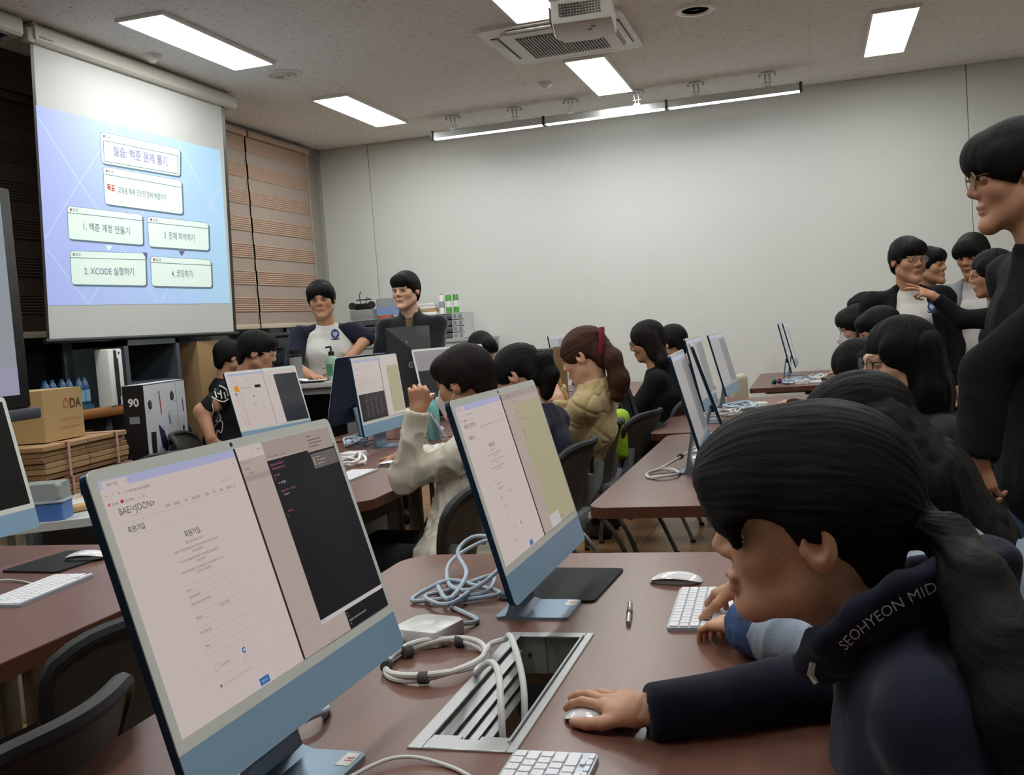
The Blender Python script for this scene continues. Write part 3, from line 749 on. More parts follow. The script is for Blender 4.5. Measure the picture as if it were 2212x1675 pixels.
def pad(label, x, y, rz, zt, w=.18, d=.22):
    r = empty('mouse_pad', (x, y, zt), rz, label, 'mouse pad', 'black mouse pads')
    MB().prism(rrect(-w/2, -d/2, w/2, d/2, .012), .0025, .005, bevel=.0008).build('cloth_top', M_pad, r)
    MB().prism(rrect(-w/2+.0005, -d/2+.0005, w/2-.0005, d/2-.0005, .012), .0, .0025).build('rubber_base', M_blk, r)
    return r
R90 = PI/2
keyboard('keyboard at the bottom edge beside the cable tray', -.356, 1.143, R90, ZT, True)
keyboard('keyboard under the typing hands', -.232, 1.972, R(92), ZT, True)
keyboard('keyboard on the table at the left edge', -1.797, 1.985, R(94), ZL)
keyboard('keyboard left of the white jacket student', -1.785, 3.70, R(92), ZL)
keyboard('keyboard in front of the water bottle', -1.72, 4.50, R(90), ZL)
keyboard('keyboard on the pompom table', -.02, 7.95, R(90), ZT)
mouse('mouse under the hand of the girl in navy', -.318, 1.408, R(86), ZT)
mouse('mouse beside the typing hands', -.312, 2.178, R(82), ZT)
mouse('mouse on the pad at the left edge', -1.915, 2.30, R(100), ZL+.005)
mouse('mouse near the hand of the white jacket student', -1.735, 3.975, R(90), ZL)
mouse('mouse at the left edge behind the keyboard', -2.10, 2.03, R(70), ZL) if False else None
pad('black mouse pad behind the second near computer', -.555, 2.155, R(-3), ZT, .21, .27)
pad('black mouse pad at the left edge', -1.975, 2.28, R(-4), ZL, .19, .235)
pad('black mouse pad on the second right table', -.30, 5.35, 0, ZT, .22, .24)
pad('black mouse pad on the pompom table', -.02, 8.25, 0, ZT, .2, .24)
# pen
pn = empty('pen', (-.371, 1.934, ZT), R(98), 'silver pen lying on the near table', 'pen')
M_chr = mat('chrome', 'c9c6c2', .18, metal=1.0)
MB().tube([(-.075, 0, .0055), (-.02, 0, .0055)], [.0045, .0055], 12).build('barrel', M_chr, pn)
MB().tube([(-.02, 0, .0055), (.0, 0, .0055)], .0058, 12).build('grip_ring', M_blk, pn)
MB().tube([(.0, 0, .0055), (.055, 0, .0055), (.066, 0, .0055)], [.0055, .005, .0035], 12).build('cap', M_chr, pn)
MB().box((.01, -.0012, .0105), (.05, .0012, .012)).build('clip', M_chr, pn)

# ================================================================== CABLES AND ADAPTERS
M_wcab = mat('cable_white', 'e3e3e1', .45)
M_bcab = mat('cable_pale_blue', 'b9cbdc', .5)
M_vel = mat('velcro_grey', '4d4f50', .85)
def cable(name, label, pts, r, m_, n=8, ties=(), group=None, seg=8):
    root = empty(name, Vector(pts[0]), 0, label, 'cable', group)
    o = Vector(pts[0]); P = [p-o for p in spline(pts, n)]
    MB().tube(P, r, seg).build('cord', m_, root)
    for p, ax in ties:
        d_ = Vector(ax).normalized(); p = Vector(p)-o
        MB().tube([p-d_*.008, p+d_*.008], .0105, 12, flat=(1.0, 1.0)).build('tie', M_vel, root)
    return root
# white looped power cable going down into the tray
z = ZT+.005; cx, cy = -.655, 1.625; pts = []
for k in range(0, 25):
    a = R(20+k*30); rr = 1+.02*math.sin(k*1.7)
    pts.append((cx+.085*math.cos(a)*rr, cy+.098*math.sin(a)*rr, z+.006+.006*math.sin(k*.9)))
lead1 = [(-.452, 1.345, ZT-.05), (-.455, 1.36, ZT+.03), (-.475, 1.42, ZT+.062), (-.515, 1.50, ZT+.05), (-.56, 1.56, ZT+.012)]
lead2 = [(-.575, 1.69, z+.012), (-.54, 1.66, z+.03), (-.495, 1.56, ZT+.07), (-.45, 1.46, ZT+.03), (-.445, 1.425, ZT-.05)]
cable('power_cable', 'white looped power cable with grey ties leading into the tray', lead1+pts+lead2, .0052, M_wcab, 6,
      [((-.645, 1.722, z+.006), (1, .12, 0)), ((-.722, 1.66, z+.006), (.5, .8, 0)), ((-.73, 1.585, z+.006), (-.3, 1, 0)), ((-.640, 1.528, z+.007), (1, .05, 0))])
# pale blue tangle behind the second computer
random.seed(3); pts = [(-.71, 1.80, ZT+.015), (-.66, 1.87, z)]
cx, cy = -.765, 2.06
for k in range(16):
    a = R(-80+k*72); s_ = .055+.028*math.sin(k*2.1)
    pts.append((cx+s_*1.25*math.cos(a), cy+s_*1.5*math.sin(a), z+.004*(k % 4)+.002))
pts += [(-.78, 2.16, z+.02), (-.83, 2.25, z+.05), (-.80, 2.30, z+.075), (-.71, 2.25, z+.07), (-.68, 2.12, z+.05), (-.72, 2.03, z+.02), (-.80, 2.1, z+.01), (-.86, 2.28, z+.02), (-.80, 2.36, z+.05), (-.70, 2.2, z+.08), (-.60, 2.02, z+.12)]
cable('network_cable', 'pale blue tangled cable behind the second near computer', pts, .0048, M_bcab, 6)
# adapter with round plug
ad = empty('power_adapter', (-.722, 1.768, ZT), R(-14), 'white power adapter block beside the nearest computer', 'power adapter', 'white power adapters')
M_adp = mat('adapter_white', 'dededc', .3)
MB().prism(rrect(-.052, -.052, .052, .052, .016), 0, .030, bevel=.004, smooth=True).build('block', M_adp, ad)
bm_ = MB(); pts2 = [(.013*math.cos(a)*(1+.12*math.cos(2*a)), .0125*math.sin(a)*(1-.06*math.cos(2*a))) for a in [2*PI*i/24 for i in range(24)] if not (abs(math.sin(a)) < .3 and math.cos(a) > 0)]
bm_.prism(pts2, .0300, .0303); bm_.prism([(.001, .0145), (.005, .016), (.006, .021), (.002, .0195)], .0300, .0303)
bm_.build('fruit_emblem', mat('adapter_emblem', 'c4c6c6', .15), ad)
MB().box((.028, .034, .030), (.044, .044, .0303)).build('sticker', M_stick, ad)
MB().tube([(-.028, -.05, .014), (-.034, -.082, .012)], [.0105, .0095], 16).build('plug', M_adp, ad)
cable('power_cable', 'thick white power lead at the adapter behind the chin of the nearest computer', [(-.775, 1.70, ZT+.012), (-.80, 1.66, ZT+.01), (-.84, 1.60, ZT+.007), (-.86, 1.5, ZT+.007)], .006, M_wcab)
pts = []
for k in range(14):
    a = R(10+k*48); pts.append((-.80+.06*math.cos(a), 1.36+.07*math.sin(a)*(1+.03*(k % 3)), ZT+.006+.004*(k % 4)))
cable('network_cable', 'pale blue coiled cable below the nearest computer', pts, .005, M_bcab, 6)
cable('mouse_cable', 'thin white cord across the foot of the nearest computer', [(-.70, 1.02, ZT+.02), (-.63, 1.13, ZT+.006), (-.57, 1.235, ZT+.008), (-.49, 1.23, ZT+.003), (-.40, 1.16, ZT+.003)], .0028, M_wcab)
cable('keyboard_cable', 'thin white cord of the keyboard at the left edge', [(-1.86, 2.04, ZL+.004), (-1.93, 2.07, ZL+.004), (-1.99, 2.06, ZL+.006), (-2.06, 1.95, ZL+.004)], .0025, M_wcab)
# heaps on the far tables
def heap(label, x, y, zt, n, m_, rad=.075, turns=6, seed=0, r=.005):
    rr = random.Random(seed); pts = []
    for k in range(turns*6):
        a = k*PI/3+rr.uniform(-.2, .2); s_ = rad*rr.uniform(.6, 1.05)
        pts.append((x+s_*math.cos(a), y+s_*1.3*math.sin(a), zt+.006+rr.uniform(0, .055)*(.4+.6*(k % 5)/5)))
    return cable('coiled_cable', label, pts, r, m_, 4, seg=6, group='cable heaps behind the computers')
def adapter(label, x, y, rz, zt):
    a = empty('power_adapter', (x, y, zt), rz, label, 'power adapter', 'white power adapters')
    MB().prism(rrect(-.05, -.05, .05, .05, .014), 0, .032, bevel=.004, smooth=True).build('block', M_adp, a)
    MB().tube([(0, -.05, .014), (0, -.075, .012)], .009, 12).build('plug', M_adp, a)
pts = []
for k in range(20):
    a = R(200-k*42); pts.append((-.545+.058*math.cos(a), 3.66+.085*math.sin(a), ZT+.005+.0025*(k % 4)))
pts += [(-.53, 3.78, ZT+.03), (-.47, 3.98, ZT+.05), (-.44, 4.1, ZT+.06)]
cable('coiled_cable', 'neat white cable coil on the table corner behind the girl in navy', pts, .0048, M_wcab, 6, [((-.505, 3.86, ZT+.04), (.3, .9, .12))])
adapter('white power adapter under the edge-on computer nearest the coil', -.42, 3.92, R(5), ZT)
heap('white cable heap beside the adapter on the coil table', -.40, 4.20, ZT, 5, M_wcab, .11, 9, 1)
heap('pale cable heap at the back of the coil table', -.36, 4.62, ZT, 5, M_bcab, .11, 8, 2)
heap('white cable heap at the start of the second right table', -.50, 5.60, ZT, 5, M_wcab, .11, 7, 3)
heap('pale blue cable heap on the second right table', -.42, 6.02, ZT, 5, M_bcab, .10, 7, 4)
adapter('white power adapter on the second right table', -.33, 6.1, R(10), ZT)
heap('white cable heap beside the pompoms', -.15, 7.92, ZT, 5, M_bcab, .09, 8, 5)
heap('white cable loop at the tray of the pompom table', .0, 8.1, ZT, 5, M_wcab, .08, 4, 6)
adapter('white power adapter beside the pompoms', -.10, 7.83, R(5), ZT)
heap('pale blue cable coil under the dark photo computer', -2.25, 4.74, ZL, 5, M_bcab, .06, 8, 7)
adapter('white power adapter on the white jacket student table', -2.03, 4.24, R(4), ZL)
heap('white cable loops beside the adapter of the white jacket student table', -1.95, 4.02, ZL, 5, M_wcab, .08, 4, 8, .006)
heap('pale blue cable coil behind the water bottle', -2.0, 5.2, ZL, 5, M_bcab, .05, 5, 9)
# pompoms
for q, (x, y, c_, nm) in enumerate(((-.30, 7.84, '0f7a4a', 'green'), (-.262, 7.845, 'a03a9c', 'purple'))):
    pm = MB(); rr = random.Random(q)
    for k in range(60):
        d_ = Vector((rr.gauss(0, 1), rr.gauss(0, 1), rr.gauss(0, 1))).normalized(); a = d_.orthogonal().normalized()*.006; c = Vector((0, 0, .026))
        pm.add([c+d_*.004-a, c+d_*.004+a, c+d_*.026], [(0, 1, 2), (2, 1, 0)])
    po = empty('pompom', (x, y, ZT), 0, 'small %s glitter pompom on the table near the far wall' % nm, 'pompom')
    pm.build('tinsel', mat('tinsel_'+nm, c_, .25, metal=.6), po)
    MB().lathe([(0, .012), (.012, .018), (.016, .027), (.012, .036), (0, .042)], 12).build('core', mat('tinsel_'+nm, c_, .25), po)
# ================================================================== CHAIRS
M_shell = mat('chair_shell', '48433c', .5, spec=.4, bump=(700, .15, .001))
M_rim = mat('chair_rim', '26282a', .6)
M_cfr = mat('chair_frame_grey', '8c9093', .4, metal=.35)
M_ctube = mat('chair_tube_silver', '8f9090', .35, metal=.6)
M_seat = mat('chair_seat_purple', '2b2340', .85, sheen=.2, bump=(900, .3, .001))
CH = []
def build_chair():
    r = empty('office_chair', (0, 0, 0), 0, 'x', 'chair', 'grey shell chairs at the tables')
    MB().prism(rrect(-.225, -.20, .225, .24, .07), .425, .475, bevel=.018, smooth=True).build('seat', M_seat, r)
    MB().prism(rrect(-.21, -.19, .21, .22, .06), .395, .4255, bevel=.008).build('seat_pan', M_rim, r)
    # curved shell: sitter faces +y, shell behind (-y)
    N, K = 14, 14; vs = []; fs = []
    def pt(u, t, off=0.0):
        h = .50+.30*t; w = (.155+.075*math.sin(min(1, t*1.15)*PI/2))
        yb = -.215-.05*t-.035*t*t; cv = .085*(u*u)*(.55+.45*t)
        n = off
        return (u*w, yb+cv-n, h-.05*abs(u)**5*t**3)
    for i in range(N+1):
        for k in range(K+1): vs.append(pt(-1+2*k/K, i/N))
    n1 = len(vs)
    for i in range(N+1):
        for k in range(K+1): vs.append(pt(-1+2*k/K, i/N, .014))
    q = K+1
    for i in range(N):
        for k in range(K):
            fs.append((i*q+k, i*q+k+1, (i+1)*q+k+1, (i+1)*q+k)); fs.append((n1+i*q+k, n1+(i+1)*q+k, n1+(i+1)*q+k+1, n1+i*q+k+1))
    for i in range(N):
        for k in (0, K): fs.append((i*q+k, (i+1)*q+k, n1+(i+1)*q+k, n1+i*q+k) if k == 0 else (i*q+k, n1+i*q+k, n1+(i+1)*q+k, (i+1)*q+k))
    for k in range(K):
        fs.append((k, n1+k, n1+k+1, k+1)); fs.append((N*q+k, N*q+k+1, n1+N*q+k+1, n1+N*q+k))
    b = MB().add(vs, fs, True).build('backrest', M_shell, r)
    rim = [pt(-1, i/8, .007) for i in range(8)]+[pt(-.97+1.94*k/16, 1, .007) for k in range(17)]+[pt(1, 1-i/8, .007) for i in range(1, 9)]
    MB().tube(rim, .016, 8).build('rim', M_rim, b)
    MB().bbox((-.10, -.262, .455), (.10, -.205, .515), .012).build('back_bracket', M_cfr, r)
    MB().box((.02, -.264, .475), (.06, -.2625, .50)).build('sticker', M_stick, b)
    for s in (-1, 1):
        MB().tube(spline([(s*.20, .06, .40), (s*.22, -.10, .42), (s*.205, -.20, .52), (s*.185, -.225, .64)], 5), .016, 8, flat=(1.5, .6)).build('side_arm', M_cfr, r)
        MB().tube(spline([(s*.17, .10, .40), (s*.21, .20, .30), (s*.235, .25, .06), (s*.235, .25, .0)], 5), .012, 8).build('front_leg', M_ctube, r)
        MB().tube(spline([(s*.18, -.02, .40), (s*.215, -.17, .25), (s*.235, -.26, .06), (s*.24, -.28, .0)], 5), .012, 8).build('rear_leg', M_ctube, r)
        MB().lathe([(0, 0), (.016, 0), (.016, .012), (.012, .016)], 10, M=Matrix.Translation((s*.235, .25, 0))).build('foot_cap', M_rim, r)
        MB().lathe([(0, 0), (.016, 0), (.016, .012), (.012, .016)], 10, M=Matrix.Translation((s*.24, -.28, 0))).build('foot_cap', M_rim, r)
    MB().tube([(-.20, .14, .385), (.20, .14, .385)], .010, 8).tube([(-.2, -.1, .39), (.2, -.1, .39)], .010, 8).build('cross_tube', M_ctube, r)
    return r
chair0 = build_chair()
def chair(label, x, y, rz, first=[True]):
    o = chair0 if first[0] else copy_tree(chair0); first[0] = False
    o.location = (x, y, 0); o.rotation_euler = (0, 0, rz); o['label'] = label; return o
# sitters face -X: local +y -> -X is a quarter turn
Q = PI/2
chair('grey shell chair at the very bottom left corner', -1.30, 1.13, Q+R(4))
chair('grey shell chair with purple seat behind the bottom left one', -1.52, 1.72, Q-R(6))
chair('grey shell chair of the white jacket student', -1.335, 3.10, Q+R(6))
chair('grey shell chair of the girl with the ponytail in navy', -1.20, 4.13, Q-R(4))
chair('grey shell chair of the woman in quilted jacket, backpack hung on it', -1.215, 4.86, Q)
chair('grey shell chair between quilted jacket and woman in black', -1.10, 5.35, Q-R(12))
chair('grey shell chair of the woman in black', -1.00, 6.05, Q)
chair('grey shell chair of the boy beyond the woman in black', -.95, 6.75, Q)
chair('grey shell chair of the foreground girl in navy', .17, 1.22, Q)
chair('grey shell chair of the girl in denim', .42, 1.97, Q)
chair('grey shell chair of the girl with long hair and glasses', .46, 3.35, Q)
chair('grey shell chair of the bowed student', .44, 4.72, Q)
chair('grey shell chair of the masked boy', .66, 7.02, Q)
chair('grey shell chair at the pompom table', .80, 8.30, Q)
chair('grey shell chair beside the printed white carton', -3.22, 4.55, R(50))
chair('grey shell chair of the man in the printed black t-shirt', -3.45, 5.45, R(-70))
chair('grey shell chair of the boy with glasses at the far table', -2.12, 6.74, R(180))
chair('grey shell chair of the boy beside the cardboard carton', -4.05, 6.25, R(-70))
# ================================================================== PROJECTION SCREEN
M_case = mat('screen_case', 'c9c6bb', .45)
XS = -4.17
ps = empty('projection_screen', (XS, 5.98, 1.38), 0, 'pull-down projection screen with black borders showing the projected slide', 'projection screen')
def sl(p): return (p[0]-XS, p[1]-5.98, p[2]-1.38)
def SP(px, py, off=0.0):
    d = ray(px, py); n = Vector((1, 0, -.08/1.63)).normalized(); p0 = Vector((XS, 0, 3.04))
    o = Vector((0, 0, CAMZ)); t = (p0-o).dot(n)/d.dot(n); return o+d*t+n*off
TL, TR, BR, BL = (SP(70, 92), SP(482, 228), SP(510, 718), SP(106, 733))
def quadslab(a, b, c, d, th=.002):
    n = Vector((1, 0, -.049)); mb = MB()
    vs = [sl(p) for p in (a, b, c, d)]+[sl(p-n*th) for p in (a, b, c, d)]
    return mb.add(vs, [(3, 2, 1, 0), (4, 5, 6, 7), (0, 1, 5, 4), (1, 2, 6, 5), (2, 3, 7, 6), (3, 0, 4, 7)])
quadslab(SP(70, 92), SP(482, 228), SP(508, 716), SP(106, 733)).build('fabric', mat('screen_fabric', 'd4d6d2', .9, spec=.1), ps)
for a, b, c, d in (((64, 86), (71, 90), (107, 735), (101, 735)), ((478, 227), (484, 229), (511, 718), (505, 718))):
    quadslab(SP(*a, .001), SP(*b, .001), SP(*c, .001), SP(*d, .001)).build('black_border', M_blk, ps)
a_, b_ = SP(97, 738), SP(514, 720)
MB().tube([sl(a_), sl(b_)], .014, 10).build('weight_bar', M_blk, ps)
mb = MB(); prof = [(-.05, -.055), (.035, -.055), (.05, -.04), (.05, .03), (.035, .05), (-.05, .05)]
y0, y1 = 4.965-5.98, 7.09-5.98; zc = 3.162-1.38
vs = [(p[0], y0, p[1]+zc) for p in prof]+[(p[0], y1, p[1]+zc) for p in prof]
mb.add(vs, [tuple(range(6)), tuple(range(6, 12))[::-1]]+[(i, 6+i, 6+(i+1) % 6, (i+1) % 6) for i in range(6)]).build('case', M_case, ps)
MB().box((.0505, y0+.03, zc-.03), (.052, y0+.09, zc-.018)).box((.0505, y0+.1, zc-.03), (.052, y0+.14, zc-.02)).build('case_label', mat('case_label_grey', '8a8880', .6), ps)
MB().bbox((-.055, y0-.05, zc-.065), (.04, y0, zc+.02), .006).build('end_cap', mat('screen_cap', 'a8a294', .5), ps)
MB().box((-.02, y0+.02, zc+.05), (.02, y0+.06, ZC-1.381)).box((-.02, y1-.08, zc+.05), (.02, y1-.04, ZC-1.381)).build('hanger', M_case, ps)
s2 = empty('screen_case', (XS, 4.28, 3.165), 0, 'closed white screen case at the top left corner', 'screen case')
mb = MB(); vs = [(p[0], -.6, p[1]) for p in prof]+[(p[0], .59, p[1]) for p in prof]
mb.add(vs, [tuple(range(6)), tuple(range(6, 12))[::-1]]+[(i, 6+i, 6+(i+1) % 6, (i+1) % 6) for i in range(6)]).build('case', M_case, s2)
MB().box((-.03, -.55, -.07), (.03, .5, -.055)).build('slot', M_blk, s2)
MB().box((-.02, .3, .05), (.02, .34, .064)).build('hanger', M_case, s2)
# ---- the projected slide (light on the screen)
SL = 1.0
def G(n, c, s=1.0): return mat('slide_'+n, c, .9, spec=.05, emit=.30*SL*s)
M_sbg = G('ground', '9fb6ee')
nt = M_sbg.node_tree; b = nt.nodes['Principled BSDF']; g = nt.nodes.new('ShaderNodeNewGeometry'); sp_ = nt.nodes.new('ShaderNodeSeparateXYZ'); mr = nt.nodes.new('ShaderNodeMapRange')
mr.inputs['From Min'].default_value = 4.97; mr.inputs['From Max'].default_value = 6.88; rp = nt.nodes.new('ShaderNodeValToRGB')
rp.color_ramp.elements[0].color = srgb('b0baf2'); rp.color_ramp.elements[1].color = srgb('b0d6f2')
nt.links.new(g.outputs['Position'], sp_.inputs[0]); nt.links.new(sp_.outputs['Y'], mr.inputs['Value']); nt.links.new(mr.outputs['Result'], rp.inputs['Fac'])
nt.links.new(rp.outputs['Color'], b.inputs['Base Color']); nt.links.new(rp.outputs['Color'], b.inputs['Emission Color'])
smats = [M_sbg, G('card', 'e2f3ea'), G('edge', '6d7f8e', .6), G('line', 'c3d8f6'), G('ink', '858a9c', .7), G('title', '8f8ab4', .7), G('red', 'b8473f', .8), G('white', 'dff3ee'), G('dark', '6a7088', .5), G('dotr', '9a6a66', .6), G('mark', 'b4cdf4', 1.1)]
sm_ = MB(); K = 2.2635
def sq(pts, mi, off): sm_.add([sl(SP(p[0], p[1], off)) for p in pts], [tuple(range(len(pts)))[::-1]], False, mi)
def cq(pts, mi, off): sq([(x/K, y/K) for x, y in pts], mi, off)
sq([(77, 227), (475, 325), (497, 655), (103, 660)], 0, .0012)
def sline(p, q, w=2.2, mi=3, off=.0016):
    d = Vector((q[0]-p[0], q[1]-p[1])); n = Vector((-d.y, d.x)).normalized()*w
    cq([(p[0]+n.x, p[1]+n.y), (p[0]-n.x, p[1]-n.y), (q[0]-n.x, q[1]-n.y), (q[0]+n.x, q[1]+n.y)], mi, off)
for p, q in (((178, 565), (480, 1030)), ((480, 1030), (775, 1484)), ((572, 612), (385, 895)), ((385, 895), (218, 1170)), ((535, 604), (890, 1200)), ((862, 690), (1098, 1115)), ((1080, 905), (900, 1250)), ((900, 1250), (785, 1484)), ((890, 692), (600, 1210)), ((600, 1210), (432, 1487)), ((224, 1210), (430, 1488))): sline(p, q)
def card(c, hdr=.2, inner=False):
    (ax, ay), (bx, by), (cx_, cy_), (dx, dy) = c
    def P(u, v): 
        x = (ax*(1-u)+bx*u)*(1-v)+(dx*(1-u)+cx_*u)*v; y = (ay*(1-u)+by*u)*(1-v)+(dy*(1-u)+cy_*u)*v; return (x, y)
    W = bx-ax; H = dy-ay; ru, rv = 14/W, 14/H
    def rr(e=0.0, o=(0, 0)):
        pts = []
        for cu, cv, a0 in ((1-ru, rv, -90), (1-ru, 1-rv, 0), (ru, 1-rv, 90), (ru, rv, 180)):
            for i in range(5):
                a = R(a0+90*i/4); q = P(cu+(ru+e/W)*math.cos(a), cv+(rv+e/H)*math.sin(a)); pts.append((q[0]+o[0], q[1]+o[1]))
        return pts
    cq(rr(2, (6, 8)), 2, .0020); cq(rr(2), 2, .0022); cq(rr(0), 1, .0024)
    a, b_ = P(0, hdr), P(1, hdr)
    if not inner: sline(a, b_, 1.6, 2, .0028)
    else:
        q = [P(.03, hdr+.02), P(.975, hdr+.02), P(.975, .93), P(.03, .93)]
        for i in range(4): sline(q[i], q[(i+1) % 4], 1.6, 2, .0028)
    for k in range(3):
        x, y = P((16+14*k)/W, hdr*.5); cq([(x+5*math.cos(2*PI*i/10), y+8*math.sin(2*PI*i/10)) for i in range(10)][::1], 9 if k == 0 else 4, .0028)
        cq([(x+2.5*math.cos(2*PI*i/8), y+5*math.sin(2*PI*i/8)) for i in range(8)], 9 if k == 0 else 1, .0030)
def stext(s_, px, py, hpx, mi, slope=0.0, squash=.8, align='CENTER', bold=0.0):
    o = SP(px/K, py/K, .0032); size = (SP(px/K, py/K-hpx/2/K)-SP(px/K, py/K+hpx/2/K)).length*1.25
    q = SP(px/K+10, py/K+10*slope, .0032); xa = (q-o).normalized(); ya = Vector((-.049, 0, 1)).normalized(); ya = Vector((0.049, 0, 1)).normalized()
    vs, fs = text_mesh(s_, size, align, bold, 0, squash)
    sm_.add([sl(o+xa*v[0]+ya*(v[1]-size*.35)) for v in vs], fs, False, mi)
card(((490, 645), (878, 730), (878, 862), (496, 797)), .24, True); stext('실습: 백준 문제 풀기', 690, 766, 43, 5, .21, .95, bold=.0012)
card(((503, 815), (885, 885), (892, 1048), (513, 997))); stext('목표', 541, 920, 30, 6, .17, .9, bold=.0012); stext('코딩을 통해 간단한 문제 해결하기', 696, 949, 27, 4, .17, .80, bold=.0005)
card(((328, 1008), (693, 1050), (698, 1198), (335, 1168))); stext('1. 백준 계정 만들기', 522, 1120, 34, 4, .11, 1.05, bold=.0006)
card(((720, 1058), (1016, 1092), (1020, 1225), (728, 1205))); stext('3. 문제 파악하기', 877, 1158, 32, 4, .1, .95, bold=.0006)
card(((342, 1228), (708, 1240), (713, 1397), (350, 1390))); stext('2. XCODE 실행하기', 537, 1328, 34, 4, .02, 1.05, bold=.0006)
card(((735, 1255), (1028, 1272), (1034, 1405), (742, 1398))); stext('4. 코딩하기', 890, 1340, 32, 4, .02, .95, bold=.0006)
cq([(512, 1200), (548, 1204), (530, 1228)], 7, .0026); cq([(694, 1234), (718, 1236), (718, 1270)], 8, .0031); cq([(872, 1226), (902, 1229), (888, 1252)], 8, .0031)
stext('Can', 935, 1452, 78, 10, -.01, 1.0, 'CENTER'); stext('v', 1060, 1462, 60, 10, 0, 1.0, 'CENTER')
sm_.build('projected_slide', smats, ps)

# ================================================================== LARGE DISPLAY AT THE LEFT EDGE
tv = empty('large_display', (-3.31, 2.86, 0), R(0), 'large black-framed display on a stand at the left edge', 'display')
MB().bbox((-.07, -.90, 1.10), (0, .872, 2.055), .012).build('housing', M_blk, tv)
MB().box((.0, -.85, 1.16), (.003, .805, 2.01)).build('screen', glow('tv_screen', '8f959c', .9), tv)
MB().box((.003, -.85, 1.16), (.0035, .805, 1.28)).build('screen_band', glow('tv_band', '9a95ad', .9), tv)
MB().bbox((-.03, -.6, 1.05), (.05, .872, 1.10), .01).build('tray', mat('tv_tray', '3c4048', .5), tv)
for y in (-.5, .4):
    MB().bbox((-.12, y-.04, .05), (-.07, y+.04, 1.9), .008).build('post', M_blk, tv); MB().bbox((-.35, y-.04, 0), (.25, y+.04, .05), .012).build('foot', M_blk, tv)
# ================================================================== THINGS ALONG THE WINDOW SIDE
M_card = mat('cardboard', 'a98a63', .8, spec=.2, var=(6, .06)); M_cardd = mat('cardboard_dark', '8a6a48', .8, var=(6, .06)); M_kraft = mat('kraft', 'b99a68', .75, var=(5, .05))
M_tape = mat('parcel_tape', 'b08a5c', .3); M_steel = mat('grey_steel', '5d646a', .5, metal=.4); M_pinks = mat('pink_strap', 'd09a9a', .5)
def carton(name, label, loc, rz, w, d, h, m_, cat='box', tape=True, group=None):
    r = empty(name, loc, rz, label, cat, group)
    MB().box((-w/2, -d/2, 0), (w/2, d/2, h-.003)).build('body', m_, r)
    for s in (-1, 1): MB().box((-w/2, min(0, s*d/2)+.001, h-.003), (w/2, max(0, s*d/2)-.001, h+.001)).build('flap', m_, r)
    if tape:
        MB().box((-w/2-.0008, -.025, h*.55), (w/2+.0008, .025, h+.0016)).build('tape', M_tape, r)
    return r
# wooden counter along the windows, on a steel frame
sh = empty('window_counter', (-4.40, 5.0, 0), 0, 'counter with orange wooden edge below the windows', 'counter')
MB().box((-.28, -1.5, .955), (.14, .60, .985)).build('board', mat('counter_grey', '8f9794', .5), sh)
MB().bbox((.14, -1.5, .925), (.19, .60, .99), .02).build('wooden_edge', mat('counter_wood', '96622f', .4, stretch=(4, 1, 20), var=(5, .15)), sh)
for y in (-1.3, -.2, .5):
    MB().bbox((.04, y-.03, 0), (.10, y+.03, .955), .005).build('post', M_steel, sh)
MB().box((.06, -1.3, .5), (.09, .5, .53)).build('rail', M_steel, sh)
ca = empty('steel_cabinet', (-4.45, 5.95, 0), 0, 'tall grey steel cabinet frame beside the white console', 'cabinet')
MB().box((-.2, -.3, 0), (.2, -.26, 1.40)).box((-.2, -.3, 1.36), (.2, .3, 1.40)).box((-.2, .26, 0), (.2, .3, 1.40)).box((-.2, -.26, 0), (-.18, .26, 1.36)).build('carcass', M_steel, ca)
for z in (.35, .75, 1.1): MB().box((-.18, -.26, z), (.19, .26, z+.02)).build('shelf', M_steel, ca)
cn = empty('white_console', (-4.26, 5.50, .985), R(4), 'upright white console with black slot on the counter', 'console')
MB().bbox((-.05, -.075, 0), (.05, -.012, .36), .012).build('side_panel', M_white, cn); MB().bbox((-.05, .012, 0), (.05, .075, .36), .012).build('side_panel', M_white, cn)
MB().bbox((-.045, -.013, .01), (.052, .013, .35), .004).build('black_core', M_blk, cn); MB().box((.0495, .03, .325), (.0515, .045, .34)).build('badge', M_blk, cn)
MB().box((.048, -.02, .06), (.0535, .02, .3)).build('slot', M_blk, cn)
# blue bottle packs
M_bb = mat('bottle_blue', '2f5f86', .2, trans=.3); M_bl = mat('bottle_label', '7aa6bf', .5)
for k, (y, nm) in enumerate(((5.02, 'left of'), (5.16, 'second from'), (5.30, 'nearest'))):
    p = empty('bottle_pack', (-4.32, y, .985), R(3*k), 'blue bottle pack %s the white console on the counter' % ('left-hand, farthest from' if k == 0 else nm), 'bottles', 'blue bottle packs')
    for i in range(2):
        MB().lathe([(0, 0), (.028, 0), (.030, .01), (.030, .14), (.022, .17), (.013, .185), (.013, .20), (0, .20)], 14, M=Matrix.Translation((0, -.03+.06*i, 0))).build('bottle', M_bb, p)
        MB().lathe([(.0305, .05), (.0308, .055), (.0308, .115), (.0305, .12)], 14, M=Matrix.Translation((0, -.03+.06*i, 0))).build('label_band', M_bl, p)
    MB().box((-.034, -.063, .0), (.034, .063, .03)).build('tray', mat('pack_tray', '25506e', .5), p)
dk = empty('dark_case', (-4.30, 4.45, .985), R(5), 'dark box on the counter above the kraft carton', 'box')
MB().bbox((-.12, -.12, 0), (.12, .12, .16), .01).build('body', mat('dark_case', '33302f', .6), dk); MB().bbox((-.125, -.125, .16), (.125, .125, .19), .01).build('lid', mat('dark_case', '33302f', .6), dk)
